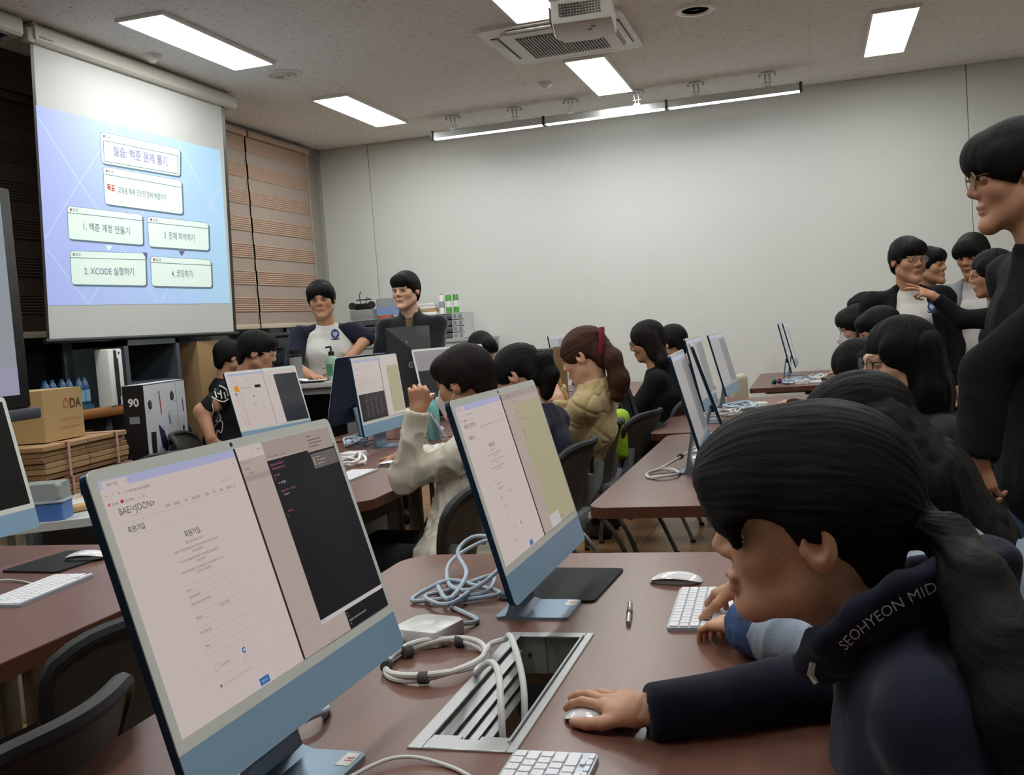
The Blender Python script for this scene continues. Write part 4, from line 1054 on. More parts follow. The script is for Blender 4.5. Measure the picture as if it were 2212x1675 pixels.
# side bench carrying the flat cardboard bundles
bn = empty('low_bench', (-3.74, 4.30, 0), R(6), 'low dark bench carrying the cardboard bundles', 'bench')
MB().bbox((-.26, -.55, .55), (.26, .55, .59), .008).build('board', M_blk, bn)
for x in (-.22, .22):
    for y in (-.5, .5): MB().bbox((x-.02, y-.02, 0), (x+.02, y+.02, .55), .004).build('leg', M_steel, bn)
def bundle(label, z, h, n, y, wy, x=-3.72):
    r = empty('cardboard_bundle', (x, y, z), R(8), label, 'cardboard', 'strapped flat cardboard bundles')
    rr = random.Random(int(z*100)); zz = 0
    for i in range(n):
        t = h/n*.96; dx, dy = rr.uniform(-.015, .015), rr.uniform(-.02, .02)
        for sgn in (-1, 1):
            a, b_ = (-wy, -.004) if sgn < 0 else (.004, wy)
            MB().bbox((-.19+dx, a+dy, zz), (.19+dx, b_+dy, zz+t), .004, seg=1).build('cardboard_sheet', M_card if i % 3 else M_cardd, r)
        zz += h/n
    for yy in (-wy*.55, wy*.62):
        MB().box((.209, yy-.009, -.001), (.211, yy+.009, zz+.003)).box((-.211, yy-.009, zz+.001), (.211, yy+.009, zz+.003)).build('strap', M_pinks, r)
bundle('lower strapped bundle of flat cardboard', .59, .14, 4, 4.34, .40)
bundle('upper strapped bundle of flat cardboard under the kraft carton', .735, .165, 6, 4.32, .38)
kx = carton('kraft_carton', 'kraft carton with dark lettering and orange ring on the bundles', (-3.74, 4.24, .905), R(8), .30, .34, .25, M_kraft, tape=False)
vs, fs = text_mesh('DA', .07, 'LEFT', .001); Mk = Matrix.Translation((.1512, .055, .15)) @ Matrix.Rotation(PI/2, 4, 'Z') @ Matrix.Rotation(PI/2, 4, 'X')
MB().add(vs, fs, M=Mk @ Matrix.Translation((.0, 0, 0))).build('lettering', mat('print_brown', '4a2f1c', .6), kx)
MB().add([((.02 if i % 2 else .027)*math.cos(2*PI*(i//2)/20)-.03, (.02 if i % 2 else .027)*math.sin(2*PI*(i//2)/20)+.026, 0) for i in range(42)], [(2*i, 2*i+2, 2*i+3, 2*i+1) for i in range(20)], M=Mk).box((-.032, .03, 0), (-.028, .06, .0004), M=Mk).build('ring_mark', mat('print_orange', 'b86a22', .6), kx)
MB().box((-.09, -.095, .0), (.07, -.088, .0004), M=Mk).box((-.09, -.055, .0), (.07, -.048, .0004), M=Mk).build('stamp_frame', mat('print_faint', 'b98550', .6), kx)
# printed white product carton and brown carton
wc = empty('product_carton', (-3.85, 5.33, .50), R(12), 'tall black and white product carton with printed pictures', 'box')
MB().box((-.04, -.30, 0), (.085, .30, .62)).build('body', M_blk, wc)
MB().box((.085, -.295, .005), (.088, .295, .615)).build('white_face', mat('carton_white', 'd9dbe0', .5), wc)
MB().box((-.035, -.29, .62), (.08, .29, .6225)).build('white_top', mat('carton_white', 'd9dbe0', .5), wc)
pm = [mat('print_navy', '23204a', .5), mat('print_blue', '3f7fb8', .5), mat('print_red', 'b0392f', .6), M_ink, mat('print_grey', '8b8e98', .5)]
art = MB(); rr = random.Random(5)
def dsk(y, z, r_, mi): art.add([(.0884, y+r_*math.cos(2*PI*i/12), z+r_*math.sin(2*PI*i/12)) for i in range(12)], [tuple(range(12))], False, mi)
for _ in range(38): dsk(rr.uniform(-.26, .26), rr.uniform(.04, .58), .004, 0)
dsk(-.23, .50, .028, 0); dsk(-.225, .505, .020, 4); dsk(.09, .53, .03, 0); dsk(.09, .53, .02, 4); dsk(.23, .32, .018, 0); dsk(.23, .32, .012, 4); dsk(-.2, .03, .026, 0)
for pts, mi in (([(-.10, .58), (-.085, .57), (-.075, .44), (-.09, .43)], 2), ([(-.14, .38), (-.06, .33), (-.02, .24), (-.05, .2), (-.11, .24), (-.13, .32)], 0), ([(.02, .45), (.05, .37), (.02, .36)], 1), ([(-.02, .27), (.03, .28), (.035, .24), (-.015, .235)], 0),
                ([(-.01, .22), (.01, .22), (.005, .07), (-.01, .08)], 2), ([(-.05, .18), (-.03, .18), (-.01, .06), (-.03, .06)], 1), ([(-.08, .09), (.0, .03), (.01, .045), (-.07, .11)], 0), ([(.17, .18), (.26, .18), (.25, .05), (.17, .05)], 0), ([(.185, .165), (.245, .165), (.24, .07), (.185, .07)], 4),
                ([(-.26, .12), (-.19, .12), (-.18, .34), (-.25, .34)], 3), ([(.24, .50), (.255, .50), (.255, .42), (.24, .42)], 0)):
    art.add([(.0884, y, z) for y, z in pts], [tuple(range(len(pts)))[::-1]], False, mi)
art.add([(.0883, .155, .005), (.0883, .158, .005), (.0883, .158, .615), (.0883, .155, .615)], [(0, 1, 2, 3)], False, 3)
MB().add([(-.01, -.3004, .40), (.05, -.3004, .40), (.05, -.3004, .44), (-.01, -.3004, .44)], [(0, 1, 2, 3)]).build('side_print', pm[4], wc)
art.build('printed_pictures', pm, wc)
vs, fs = text_mesh('90', .065, 'CENTER', .002); MB().add([(v[0]+.022, -.3005, v[1]+.50) for v in vs], fs).build('lettering', M_stick, wc)
carton('crate', 'black crate under the product carton', (-3.85, 5.33, 0), R(12), .24, .66, .498, M_blk, 'crate', False)
carton('brown_carton', 'tall brown carton with tape behind the man in black t-shirt', (-4.42, 6.74, .72), R(4), .30, .56, .64, M_card)
carton('brown_carton', 'lower brown carton with parcel tape beside the product carton', (-4.42, 6.74, 0), R(4), .32, .58, .718, M_card)
# white side table with odds and ends
wt = empty('white_side_table', (-2.80, 3.28, 0), R(34), 'small white side table at left behind the switched-off computer', 'table')
MB().prism(rrect(-.27, -.27, .27, .27, .06), .685, .715, bevel=.006).build('tabletop', mat('side_table_white', 'b9bcbb', .5), wt)
for x in (-.2, .2):
    for y in (-.2, .2): MB().tube([(x, y, 0), (x, y, .685)], .018, 10).build('leg', M_white, wt)
bx = empty('organizer_box', tuple(atz(98, 1122, .716)), R(20), 'clear topped blue plastic organizer box on the white side table', 'box')
MB().prism(rrect(-.085, -.06, .085, .06, .015), 0, .065, bevel=.004).build('blue_tray', mat('blue_plastic', '4a74b8', .4), bx)
MB().prism(rrect(-.09, -.065, .09, .065, .016), .065, .073, bevel=.002).build('rim', mat('clear_rim', 'b6c2cc', .3), bx)
MB().prism(rrect(-.085, -.06, .085, .06, .02), .073, .135, bevel=.01).build('clear_lid', mat('clear_lid', 'a9b4b4', .25, alpha=.75), bx)
ev = empty('parcel_envelope', tuple(atz(188, 1093, .716)), R(-20), 'kraft parcel envelope with white label on the white side table', 'envelope')
MB().bbox((-.12, -.16, 0), (.12, .16, .025), .01).build('envelope', M_kraft, ev); MB().box((-.06, -.12, .0252), (.06, .1, .0258)).build('address_label', M_stick, ev)
for k in range(5): MB().box((-.05+.021*k, -.1, .0259), (-.042+.021*k, .08, .0262)).build('barcode_line', pm[4], ev)
rb = empty('tape_roll', tuple(atz(128, 1083, .716)), 0, 'small red roll beside the parcel envelope', 'roll')
MB().lathe([(.012, 0), (.03, 0), (.03, .045), (.012, .045), (.012, 0)], 16).build('tape', mat('red_plastic', 'a3312c', .4), rb); MB().lathe([(.0, .01), (.012, .01), (.012, .03), (0, .03)], 12).build('core', M_white, rb)
pt_ = empty('printer', (-3.20, 4.02, .55), R(14), 'small grey printer below the cardboard bundles', 'printer')
MB().bbox((-.16, -.2, 0), (.16, .2, .11), .02).build('body', mat('printer_grey', '9fa2a0', .45), pt_); MB().bbox((-.12, -.16, .11), (.12, .16, .125), .006).build('tray', M_white, pt_); MB().box((.1605, -.15, .03), (.162, .15, .05)).build('paper_slot', M_blk, pt_)
sb = carton('crate', 'black crate under the grey printer', (-3.22, 4.02, 0), R(14), .34, .52, .548, M_blk, 'crate', False)
bk = empty('black_case', (-3.14, 3.98, .676), R(10), 'black case with red and white label under the cardboard bundles', 'case')
MB().bbox((-.1, -.09, 0), (.1, .09, .07), .01).build('body', M_blk, bk); MB().box((.1002, -.06, .02), (.1012, .03, .055)).build('label', M_stick, bk); MB().box((.1002, -.06, .055), (.1013, .03, .062)).build('label_band', M_red, bk)
for k, (x, y) in enumerate(((-2.72, 3.12), (-2.90, 3.42))):
    q = empty('storage_box', (x, y, 0), R(30), ('front' if k == 0 else 'rear')+' clear plastic storage box under the white side table', 'box')
    MB().prism(rrect(-.16, -.11, .16, .11, .03), 0, .3, bevel=.01).build('tub', mat('clear_tub', '9aa09c', .3, alpha=.6), q); MB().prism(rrect(-.165, -.115, .165, .115, .03), .3, .325, bevel=.005).build('lid', mat('clear_rim', 'b6c2cc', .3), q); MB().bbox((-.13, -.08, .02), (.1, .08, .2), .01).build('contents', M_white, q)

# ================================================================== FRONT OF THE ROOM
ld = empty('lecturer_desk', (-2.98, 5.72, 0), R(4), 'white-topped lecturer desk before the two men standing', 'desk')
MB().bbox((-.55, -.20, 1.02), (.31, .42, 1.055), .006).build('desktop', mat('desk_white', 'c9cac6', .4), ld)
MB().box((-.53, -.17, .0), (-.51, .40, 1.02)).box((.28, -.17, 0), (.30, .40, 1.02)).box((-.51, -.17, .98), (.28, -.15, 1.02)).build('carcass', mat('desk_grey', '8b8c8a', .5), ld)
MB().box((-.51, .38, .1), (.28, .40, 1.0)).build('back_panel', M_blk, ld); MB().box((-.51, -.15, .62), (.28, .38, .64)).build('shelf', mat('desk_white', 'c9cac6', .4), ld)
tb = empty('tumbler', (-3.02, 5.62, 1.055), 0, 'ribbed stainless steel tumbler with black lid on the lecturer desk', 'tumbler')
mb = MB(); pr_ = []
for i in range(40):
    a = 2*PI*i/40; r_ = .0355 if i % 2 else .0375; pr_.append((r_*math.cos(a), r_*math.sin(a)))
mb.prism(pr_, 0, .155, smooth=False).build('body', mat('tumbler_steel', 'c8c8c6', .32, metal=.75), tb); MB().lathe([(.037, .155), (.037, .168), (.033, .172), (.036, .195), (.036, .20), (0, .20)], 20).build('lid', M_blk, tb)
pbt = empty('pump_bottle', (-2.80, 5.66, 1.055), 0, 'translucent green pump bottle with black pump on the lecturer desk', 'bottle')
MB().lathe([(0, 0), (.036, 0), (.038, .005), (.038, .12), (.03, .14), (.014, .148), (.014, .155), (0, .155)], 20).build('body', mat('green_gel', 'b4dcc6', .15, trans=.3, alpha=.85), pbt)
MB().lathe([(.018, .15), (.018, .172), (.006, .178), (.006, .2), (0, .2)], 14).tube([(0, 0, .2), (0, -.0, .203), (-.03, -.01, .200)], .006, 8).build('pump', M_blk, pbt); MB().box((-.02, -.0385, .03), (.02, -.0375, .10)).build('label_print', mat('label_green', '4f8f72', .5), pbt)
pad('black mouse pad on the lecturer desk', -2.90, 5.57, R(4), 1.055, .2, .10)
mouse('mouse on the lecturer desk', -2.96, 5.56, R(60), 1.06)
nb = empty('black_carton', (-2.43, 6.0, .75), R(6), 'tall black carton with silver emblem before the second lecturer', 'box')
MB().box((-.10, -.15, 0), (.10, .15, .595)).build('body', mat('carton_black', '2b2e31', .45), nb)
MB().add([(-.10, -.1505, .595), (.10, -.1505, .595), (.10, -.1505, .42)], [(0, 2, 1)]).build('light_facet', mat('carton_facet', '55595c', .4), nb)
MB().lathe([(0, 0), (.02, 0), (.02, .001)], 3, M=Matrix.Translation((.03, -.151, .50)) @ Matrix.Rotation(PI/2, 4, 'X') @ Matrix.Scale(.5, 4, (1, 0, 0))).build('emblem', M_chr, nb)
MB().lathe([(.012, 0), (.02, 0), (.02, .004), (.012, .004), (.012, 0)], 16, M=Matrix.Translation((.05, -.15, .36)) @ Matrix.Rotation(PI/2, 4, 'X')).build('eyelet', M_chr, nb)
for k, (a, b_, lb_) in enumerate(((0, .45, 'lowest'), (.451, .86, 'second'), (.861, 1.14, 'third'), (1.141, 1.38, 'topmost'))):
    bs = empty('black_case', (-3.85, 7.0, a), R(5+2*k), '%s of the stacked black plastic cases left of the man in raglan shirt' % lb_, 'case', 'stacked black cases')
    MB().bbox((-.2+.01*k, -.16, 0), (.2-.01*k, .16, b_-a-.03), .02).build('body', mat('case_black', '23272a', .55), bs); MB().bbox((-.205+.01*k, -.165, b_-a-.032), (.205-.01*k, .165, b_-a), .012).build('lid', mat('case_black', '23272a', .55), bs); MB().bbox((-.04, -.175, (b_-a)*.5), (.04, -.158, (b_-a)*.5+.02), .005).build('handle', M_blk, bs)
# shelving by the far wall
cb_ = empty('low_cabinet', (-3.55, 9.30, 0), 0, 'low grey cabinet by the far wall behind the two men', 'cabinet')
MB().box((-.72, -.22, 0), (.59, .24, .08)).build('plinth', M_blk, cb_); MB().box((-.75, -.25, .08), (.62, .25, 1.20)).build('carcass', mat('cabinet_grey', '9fa2a0', .5), cb_); MB().box((-.76, -.26, 1.20), (.63, .25, 1.225)).build('top', mat('cabinet_top', 'b5b5b0', .5), cb_)
for k in range(3): MB().bbox((-.74+.455*k, -.262, .1), (-.295+.455*k, -.251, 1.18), .004).build('door', mat('cabinet_door', 'a9aba9', .5), cb_); MB().box((-.33+.455*k, -.275, .6), (-.315+.455*k, -.262, .72)).build('handle', M_chr, cb_)
def drawers(label, x, w, n, sidecells):
    r = empty('drawer_unit', (x, 9.22, 1.225), 0, label, 'drawer unit', 'plastic drawer units on the low cabinet')
    h = .06*n; MB().box((-w/2, -.13, 0), (w/2, .14, .006)).box((-w/2, -.13, h), (w/2, .14, h+.006)).box((-w/2, -.13, 0), (-w/2+.006, .14, h)).box((w/2-.006, -.13, 0), (w/2, .14, h)).box((-w/2, .134, 0), (w/2, .14, h)).build('carcass', mat('drawer_white', 'c4c6c6', .4), r)
    wd = w-.012 if not sidecells else w-.13
    for k in range(n):
        d_ = MB().bbox((-w/2+.007, -.128, .06*k+.008), (-w/2+.006+wd, .12, .06*k+.057), .003).build('drawer', mat('drawer_smoke', '55585c', .3), r)
        MB().bbox((-w/2+.02, -.136, .06*k+.03), (-w/2+.05, -.127, .06*k+.04), .002).build('pull', M_white, d_)
        if sidecells:
            MB().box((-w/2+wd+.01, -.131, .06*k+.004), (w/2-.003, -.05, .06*k+.058)).build('cell_frame', mat('drawer_white', 'c4c6c6', .4), r)
            for q in range(2): MB().box((-w/2+wd+.02+.055*q, -.1325, .06*k+.012), (-w/2+wd+.055+.055*q, -.1312, .06*k+.05)).build('cell', mat('cell_grey', '8a8d90', .5), r)
    return h+.006
hA = drawers('smoke drawer unit with white cells right of the second man', -3.33, .44, 4, True)
hB = drawers('smoke drawer unit between the two men', -4.08, .30, 4, False)
def can(label, x, y, z, m1, m2, h=.19, r_=.027):
    c = empty('spray_can', (x, y, z), 0, label, 'spray can')
    MB().lathe([(0, 0), (r_, 0), (r_, h*.86), (r_*.75, h*.93), (0, h*.93)], 18).build('body', m1, c); MB().lathe([(r_*.6, h*.9), (r_*.6, h*.98), (r_*.4, h), (0, h)], 14).build('cap', m2, c); MB().lathe([(r_*1.005, h*.3), (r_*1.01, h*.31), (r_*1.01, h*.6), (r_*1.005, h*.61)], 18).build('label_band', m2, c)
zt_ = 1.225+hA
can('white spray can on the drawer unit', -3.36, 9.2, zt_, M_white, mat('can_grey', '9a9da0', .4)); can('green spray can beside the white one', -3.29, 9.2, zt_, mat('can_green', '4f9a3c', .4), M_white); can('green spray can at the right end of the drawer unit', -3.22, 9.21, zt_, mat('can_green', '4f9a3c', .4), M_white)
bkk = empty('paper_stack', (-3.50, 9.22, zt_), R(5), 'stack of papers and boxes behind the second man', 'papers')
for k in range(4): MB().bbox((-.09+.005*k, -.1, .028*k), (.09-.004*k, .1, .028*k+.026), .002).build('sheaf', [M_white, M_kraft, M_stick, M_white][k], bkk)
zt2 = 1.225+hB
cr = empty('parts_box', (-4.14, 9.2, zt2), 0, 'clear box of small parts under the black wheeled device', 'box')
MB().bbox((-.13, -.1, 0), (.10, .1, .10), .008).build('tub', mat('clear_tub', '9aa09c', .3, alpha=.6), cr)
cr = empty('wheeled_device', (-4.14, 9.2, zt2), 0, 'black wheeled device on the clear box between the two men', 'device')
MB().bbox((-.10, -.05, .10), (.06, .05, .16), .01).build('chassis', M_blk, cr); MB().lathe([(0, 0), (.035, 0), (.035, .03), (0, .03)], 16, M=Matrix.Translation((.09, -.05, .14)) @ Matrix.Rotation(PI/2, 4, 'X')).lathe([(0, 0), (.035, 0), (.035, .03), (0, .03)], 16, M=Matrix.Translation((-.11, -.05, .14)) @ Matrix.Rotation(PI/2, 4, 'X')).build('wheel', mat('tyre', '2a2622', .6), cr)
MB().tube([(-.05, 0, .16), (-.06, 0, .24), (-.04, 0, .28)], .004, 6).tube([(0, 0, .16), (.02, 0, .22), (.05, 0, .2)], .004, 6).box((-.08, -.04, .19), (.05, .04, .2)).build('frame', M_blk, cr)
lb = empty('lidded_box', (-3.88, 9.22, zt2+.03), R(-4), 'clear lunch-style box with blue lid between the two men', 'box')
MB().prism(rrect(-.13, -.09, .13, .09, .02), 0, .08, bevel=.006).build('blue_base', mat('box_blue', '8aa9d6', .4), lb); MB().prism(rrect(-.125, -.085, .125, .085, .02), .08, .16, bevel=.012).build('clear_lid', mat('clear_lid', 'a9b4b4', .25, alpha=.75), lb)
od = empty('orange_box', (-3.90, 9.12, 1.225), 0, 'small orange box between the two men', 'box'); MB().bbox((-.05, -.06, 0), (.05, .06, .27), .004).build('body', mat('box_orange', 'c8522a', .5), od); MB().box((-.04, -.0612, .16), (.04, -.0602, .24)).build('label', M_stick, od)
# far table: open box, bag, chair backs
ob = empty('open_box', (-1.98, 7.25, ZL), R(-8), 'open brown box behind the ponytail girl', 'box')
MB().box((-.22, -.12, 0), (.22, -.115, .30)).box((-.22, .115, 0), (.22, .12, .30)).box((-.22, -.115, 0), (-.215, .115, .3)).box((.215, -.115, 0), (.22, .115, .38)).box((-.215, -.115, 0), (.215, .115, .005)).build('body', M_cardd, ob)
bg = empty('black_bag', (-1.98, 7.25, ZL), R(-8), 'black bag resting on the open brown box', 'bag')
MB().bbox((-.17, -.125, .302), (.15, .125, .37), .03).build('pouch', mat('bag_black', '1b1c1f', .8), bg); MB().tube(spline([(-.08, -.05, .365), (-.05, -.05, .40), (.03, -.05, .40), (.06, -.05, .365)], 5), .006, 6).build('handle', M_blk, bg)
bc = empty('black_shell_chair', (-2.28, 9.12, 0), R(95), 'black moulded chair beside the edge of the far computer', 'chair')
N = 10; vs = []; fs = []
for i in range(N+1):
    t = i/N
    for k in range(11):
        u = -1+.2*k; wd = .20+.03*math.sin(t*PI)-(.05*t*t); z_ = .46+.62*t-.05*(1-u*u)*(t > .95)
        vs.append((u*wd, -.2-.1*t+.06*u*u, z_))
for i in range(N):
    for k in range(10): fs.append((i*11+k, i*11+k+1, (i+1)*11+k+1, (i+1)*11+k))
o = MB().add(vs, fs, True).build('back_shell', M_blk, bc); md = o.modifiers.new('thick', 'SOLIDIFY'); md.thickness = .012
MB().prism(rrect(-.21, -.2, .21, .22, .06), .43, .46, bevel=.01).build('seat', M_blk, bc)
for s in (-1, 1):
    for yy in (-.2, .2): MB().tube([(s*.18, yy, .43), (s*.22, yy*1.2, 0)], .011, 8).build('leg', M_ctube, bc)
cc = empty('cream_chair', tuple(at(1572, 830, 7.1)[:2])+(0,), R(75), 'cream padded chair back behind the far desktop computer', 'chair')
MB().bbox((-.15, -.10, .50), (.15, -.03, .86), .05, seg=4).build('backrest', mat('cream_pad', 'c8bfa8', .8), cc); MB().prism(rrect(-.17, -.1, .17, .22, .06), .42, .48, bevel=.02).build('seat', mat('cream_pad', 'c8bfa8', .8), cc)
for s in (-1, 1):
    for yy in (-.08, .18): MB().tube([(s*.14, yy, .42), (s*.16, yy*1.2, 0)], .012, 8).build('leg', M_ctube, cc)
# things on the student tables
wb = empty('water_bottle', (-1.885, 4.90, ZL), 0, 'mint green water bottle with steel cap by the white jacket student', 'bottle')
MB().lathe([(0, 0), (.032, 0), (.034, .006), (.034, .16), (.028, .19), (.02, .205), (.02, .21), (0, .21)], 24).build('body', mat('mint_paint', '7fc2ba', .25), wb); MB().lathe([(.021, .208), (.022, .21), (.022, .235), (.018, .24), (0, .24)], 20).build('cap', M_chr, wb)
ph = empty('phone', (-1.835, 4.84, ZL+.075), 0, 'pale lilac phone leaning on the water bottle', 'phone')
Mph = Matrix.Rotation(R(20), 4, 'Z') @ Matrix.Rotation(R(62), 4, 'Y')
MB().prism(rrect(-.072, -.036, .072, .036, .009), -.004, .004, bevel=.001, M=Mph).build('body', mat('phone_lilac', 'b7adc6', .3), ph); MB().prism(rrect(-.066, .008, -.035, .032, .006), .004, .0065, M=Mph).build('camera_bump', M_blk, ph)
# backpack hung on a chair and lime bag
bp_ = empty('backpack', (-.875, 5.36, .16), R(80), 'black backpack hanging on the chair of the woman in quilted jacket', 'backpack')
MB().bbox((-.13, -.10, .12), (.13, .06, .58), .06, seg=4).build('main_bag', mat('bag_black', '1b1c1f', .8), bp_)
MB().bbox((-.12, -.14, .15), (.12, -.09, .38), .03, seg=3).build('front_pocket', mat('bag_black', '1b1c1f', .8), bp_)
for s in (-1, 1): MB().tube(spline([(s*.08, .05, .56), (s*.09, .10, .70), (s*.09, .13, .80), (s*.10, .09, .60)], 5), .013, 6, flat=(1.6, .4)).build('strap', mat('bag_black', '1b1c1f', .8), bp_)
MB().lathe([(.008, 0), (.012, 0), (.012, .004), (.008, .004)], 12, M=Matrix.Translation((.05, -.142, .3)) @ Matrix.Rotation(PI/2, 4, 'X')).build('buckle', mat('brass', 'b08a45', .3, metal=.9), bp_)
lm = empty('lime_jacket', (-.985, 5.20, .56), R(0), 'lime green jacket hanging beside the black backpack', 'jacket')
MB().bbox((-.06, -.10, .0), (.05, .10, .27), .045, seg=4).build('body', mat('lime_cloth', '9cc21f', .7, bump=(18, .6, .03)), lm); MB().bbox((-.03, -.13, .03), (.06, -.07, .24), .028, seg=3).build('sleeve', mat('lime_cloth', '9cc21f', .7), lm)
# ================================================================== ORGANIC SURFACES (distance fields, surface nets)
_LAT = rng.random((32, 32, 32)).astype(np.float32)
def vnoise(P):
    """smooth value noise in [-1,1] for an (n,3) array"""
    i = np.floor(P).astype(np.int64); f = P-i; f = f*f*(3-2*f); i &= 31; j = (i+1) & 31
    x0, y0, z0 = i.T; x1, y1, z1 = j.T; fx, fy, fz = f.T
    def L(a, b, c): return _LAT[a, b, c]
    c00 = L(x0, y0, z0)*(1-fx)+L(x1, y0, z0)*fx; c10 = L(x0, y1, z0)*(1-fx)+L(x1, y1, z0)*fx
    c01 = L(x0, y0, z1)*(1-fx)+L(x1, y0, z1)*fx; c11 = L(x0, y1, z1)*(1-fx)+L(x1, y1, z1)*fx
    return ((c00*(1-fy)+c10*fy)*(1-fz)+(c01*(1-fy)+c11*fy)*fz)*2-1
def A3(p): return np.array(p, float)
def unit(v): v = A3(v); return v/max(1e-9, np.linalg.norm(v))
class Sdf:
    def __init__(s, res): s.res = res; s.p = []
    def _bb(s, pts, r, k):
        pts = np.array(pts); return pts.min(0)-r-k-s.res*2, pts.max(0)+r+k+s.res*2
    def cone(s, a, b, ra, rb, k=.012, op=1):
        a, b = A3(a), A3(b); ba = b-a; bb = max(1e-9, ba@ba)
        def f(P):
            h = np.clip(((P-a)@ba)/bb, 0, 1); return np.linalg.norm(P-a-h[:, None]*ba, axis=1)-(ra+(rb-ra)*h)
        s.p.append((f, *s._bb([a, b], max(ra, rb), k), k, op)); return s
    def ell(s, c, r, Rm=None, k=.012, op=1):
        c, r = A3(c), A3(r); Rm = np.eye(3) if Rm is None else Rm
        def f(P):
            q = (P-c)@Rm; k0 = np.linalg.norm(q/r, axis=1); k1 = np.linalg.norm(q/(r*r), axis=1)
            return k0*(k0-1)/np.maximum(k1, 1e-6)
        s.p.append((f, *s._bb([c], r.max(), k), k, op)); return s
    def ecap(s, a, b, r0, r1, side, k=.02, op=1):
        """capsule with elliptic section: r=(half width along side, half depth)"""
        a, b = A3(a), A3(b); ax = b-a; L = np.linalg.norm(ax); ax = ax/L; sd = A3(side); sd = unit(sd-ax*(sd@ax)); th = np.cross(ax, sd)
        def f(P):
            q = P-a; t = q@ax; h = np.clip(t/L, 0, 1); ex = t-h*L; w = r0[0]+(r1[0]-r0[0])*h; d = r0[1]+(r1[1]-r0[1])*h
            m_ = np.minimum(w, d); u = (q@sd)/w; v = (q@th)/d; e = ex/m_
            return (np.sqrt(u*u+v*v+e*e)-1)*m_
        s.p.append((f, *s._bb([a, b], max(r0+r1), k), k, op)); return s
    def mesh(s, cut=None):
        adds = [q for q in s.p if q[4] > 0]
        lo = np.min([q[1] for q in adds], 0); hi = np.max([q[2] for q in adds], 0); r = s.res
        n = np.ceil((hi-lo)/r).astype(int)+1
        g = np.full(n, .5, np.float32)
        ax = [lo[i]+r*np.arange(n[i]) for i in range(3)]
        for f, a, b, k, op in s.p:
            i0 = np.clip(np.floor((a-lo)/r).astype(int), 0, n-1); i1 = np.clip(np.ceil((b-lo)/r).astype(int)+1, 0, n)
            if np.any(i1 <= i0): continue
            X, Y, Z = np.meshgrid(ax[0][i0[0]:i1[0]], ax[1][i0[1]:i1[1]], ax[2][i0[2]:i1[2]], indexing='ij')
            P = np.stack([X.ravel(), Y.ravel(), Z.ravel()], 1); d = f(P).astype(np.float32).reshape(X.shape)
            sl_ = tuple(slice(i0[i], i1[i]) for i in range(3)); cur = g[sl_]
            if op > 0: h = np.clip(.5+.5*(cur-d)/k, 0, 1); g[sl_] = cur*(1-h)+d*h-k*h*(1-h)
            else: h = np.clip(.5-.5*(cur+d)/k, 0, 1); g[sl_] = cur*(1-h)-d*h+k*h*(1-h)
        g[0], g[-1], g[:, 0], g[:, -1], g[:, :, 0], g[:, :, -1] = (.5,)*6
        return nets(g, lo, r)
def nets(g, lo, r):
    ins = g < 0; nx, ny, nz = g.shape
    c = np.zeros((nx-1, ny-1, nz-1), np.uint8)
    off = [(i, j, k) for i in (0, 1) for j in (0, 1) for k in (0, 1)]
    for i, j, k in off: c += ins[i:nx-1+i, j:ny-1+j, k:nz-1+k]
    idx = np.argwhere((c > 0) & (c < 8)); N = len(idx)
    if N == 0: return np.zeros((0, 3)), np.zeros((0, 4), int)
    val = np.stack([g[idx[:, 0]+i, idx[:, 1]+j, idx[:, 2]+k] for i, j, k in off], 1); O = np.array(off, float)
    pos = np.zeros((N, 3)); cnt = np.zeros(N)
    for a in range(8):
        for b in range(a+1, 8):
            if sum(abs(O[a]-O[b])) != 1: continue
            m_ = (val[:, a] < 0) != (val[:, b] < 0)
            t = val[m_, a]/(val[m_, a]-val[m_, b]); pos[m_] += O[a]+t[:, None]*(O[b]-O[a]); cnt[m_] += 1
    V = lo+r*(idx+pos/np.maximum(cnt, 1)[:, None])
    imap = np.full(c.shape, -1, np.int64); imap[tuple(idx.T)] = np.arange(N)
    F = []
    for d in range(3):
        e1, e2 = (d+1) % 3, (d+2) % 3
        sA = [slice(None)]*3; sB = [slice(None)]*3; sA[d] = slice(0, -1); sB[d] = slice(1, None)
        A, B = ins[tuple(sA)], ins[tuple(sB)]
        q = np.argwhere(A != B)
        ok = (q[:, e1] > 0) & (q[:, e2] > 0) & (q[:, e1] < g.shape[e1]-1) & (q[:, e2] < g.shape[e2]-1); q = q[ok]
        fl = A[tuple(q.T)]
        def ci(a, b):
            p = q.copy(); p[:, e1] -= a; p[:, e2] -= b; return imap[tuple(p.T)]
        f = np.stack([ci(1, 1), ci(0, 1), ci(0, 0), ci(1, 0)], 1)
        f[~fl] = f[~fl][:, ::-1]; F.append(f)
    F = np.concatenate(F); return V, F[(F >= 0).all(1)]
def vnormals(V, F):
    n = np.cross(V[F[:, 2]]-V[F[:, 0]], V[F[:, 3]]-V[F[:, 1]]); N = np.zeros_like(V)
    for k in range(4): np.add.at(N, F[:, k], n)
    return N/np.maximum(np.linalg.norm(N, axis=1), 1e-12)[:, None]
def relax(V, F, it=1):
    for _ in range(it):
        S_ = np.zeros_like(V); c = np.zeros(len(V))
        for a, b in ((0, 1), (1, 2), (2, 3), (3, 0)):
            np.add.at(S_, F[:, a], V[F[:, b]]); np.add.at(c, F[:, a], 1); np.add.at(S_, F[:, b], V[F[:, a]]); np.add.at(c, F[:, b], 1)
        V = V*.5+.5*S_/np.maximum(c, 1)[:, None]
    return V
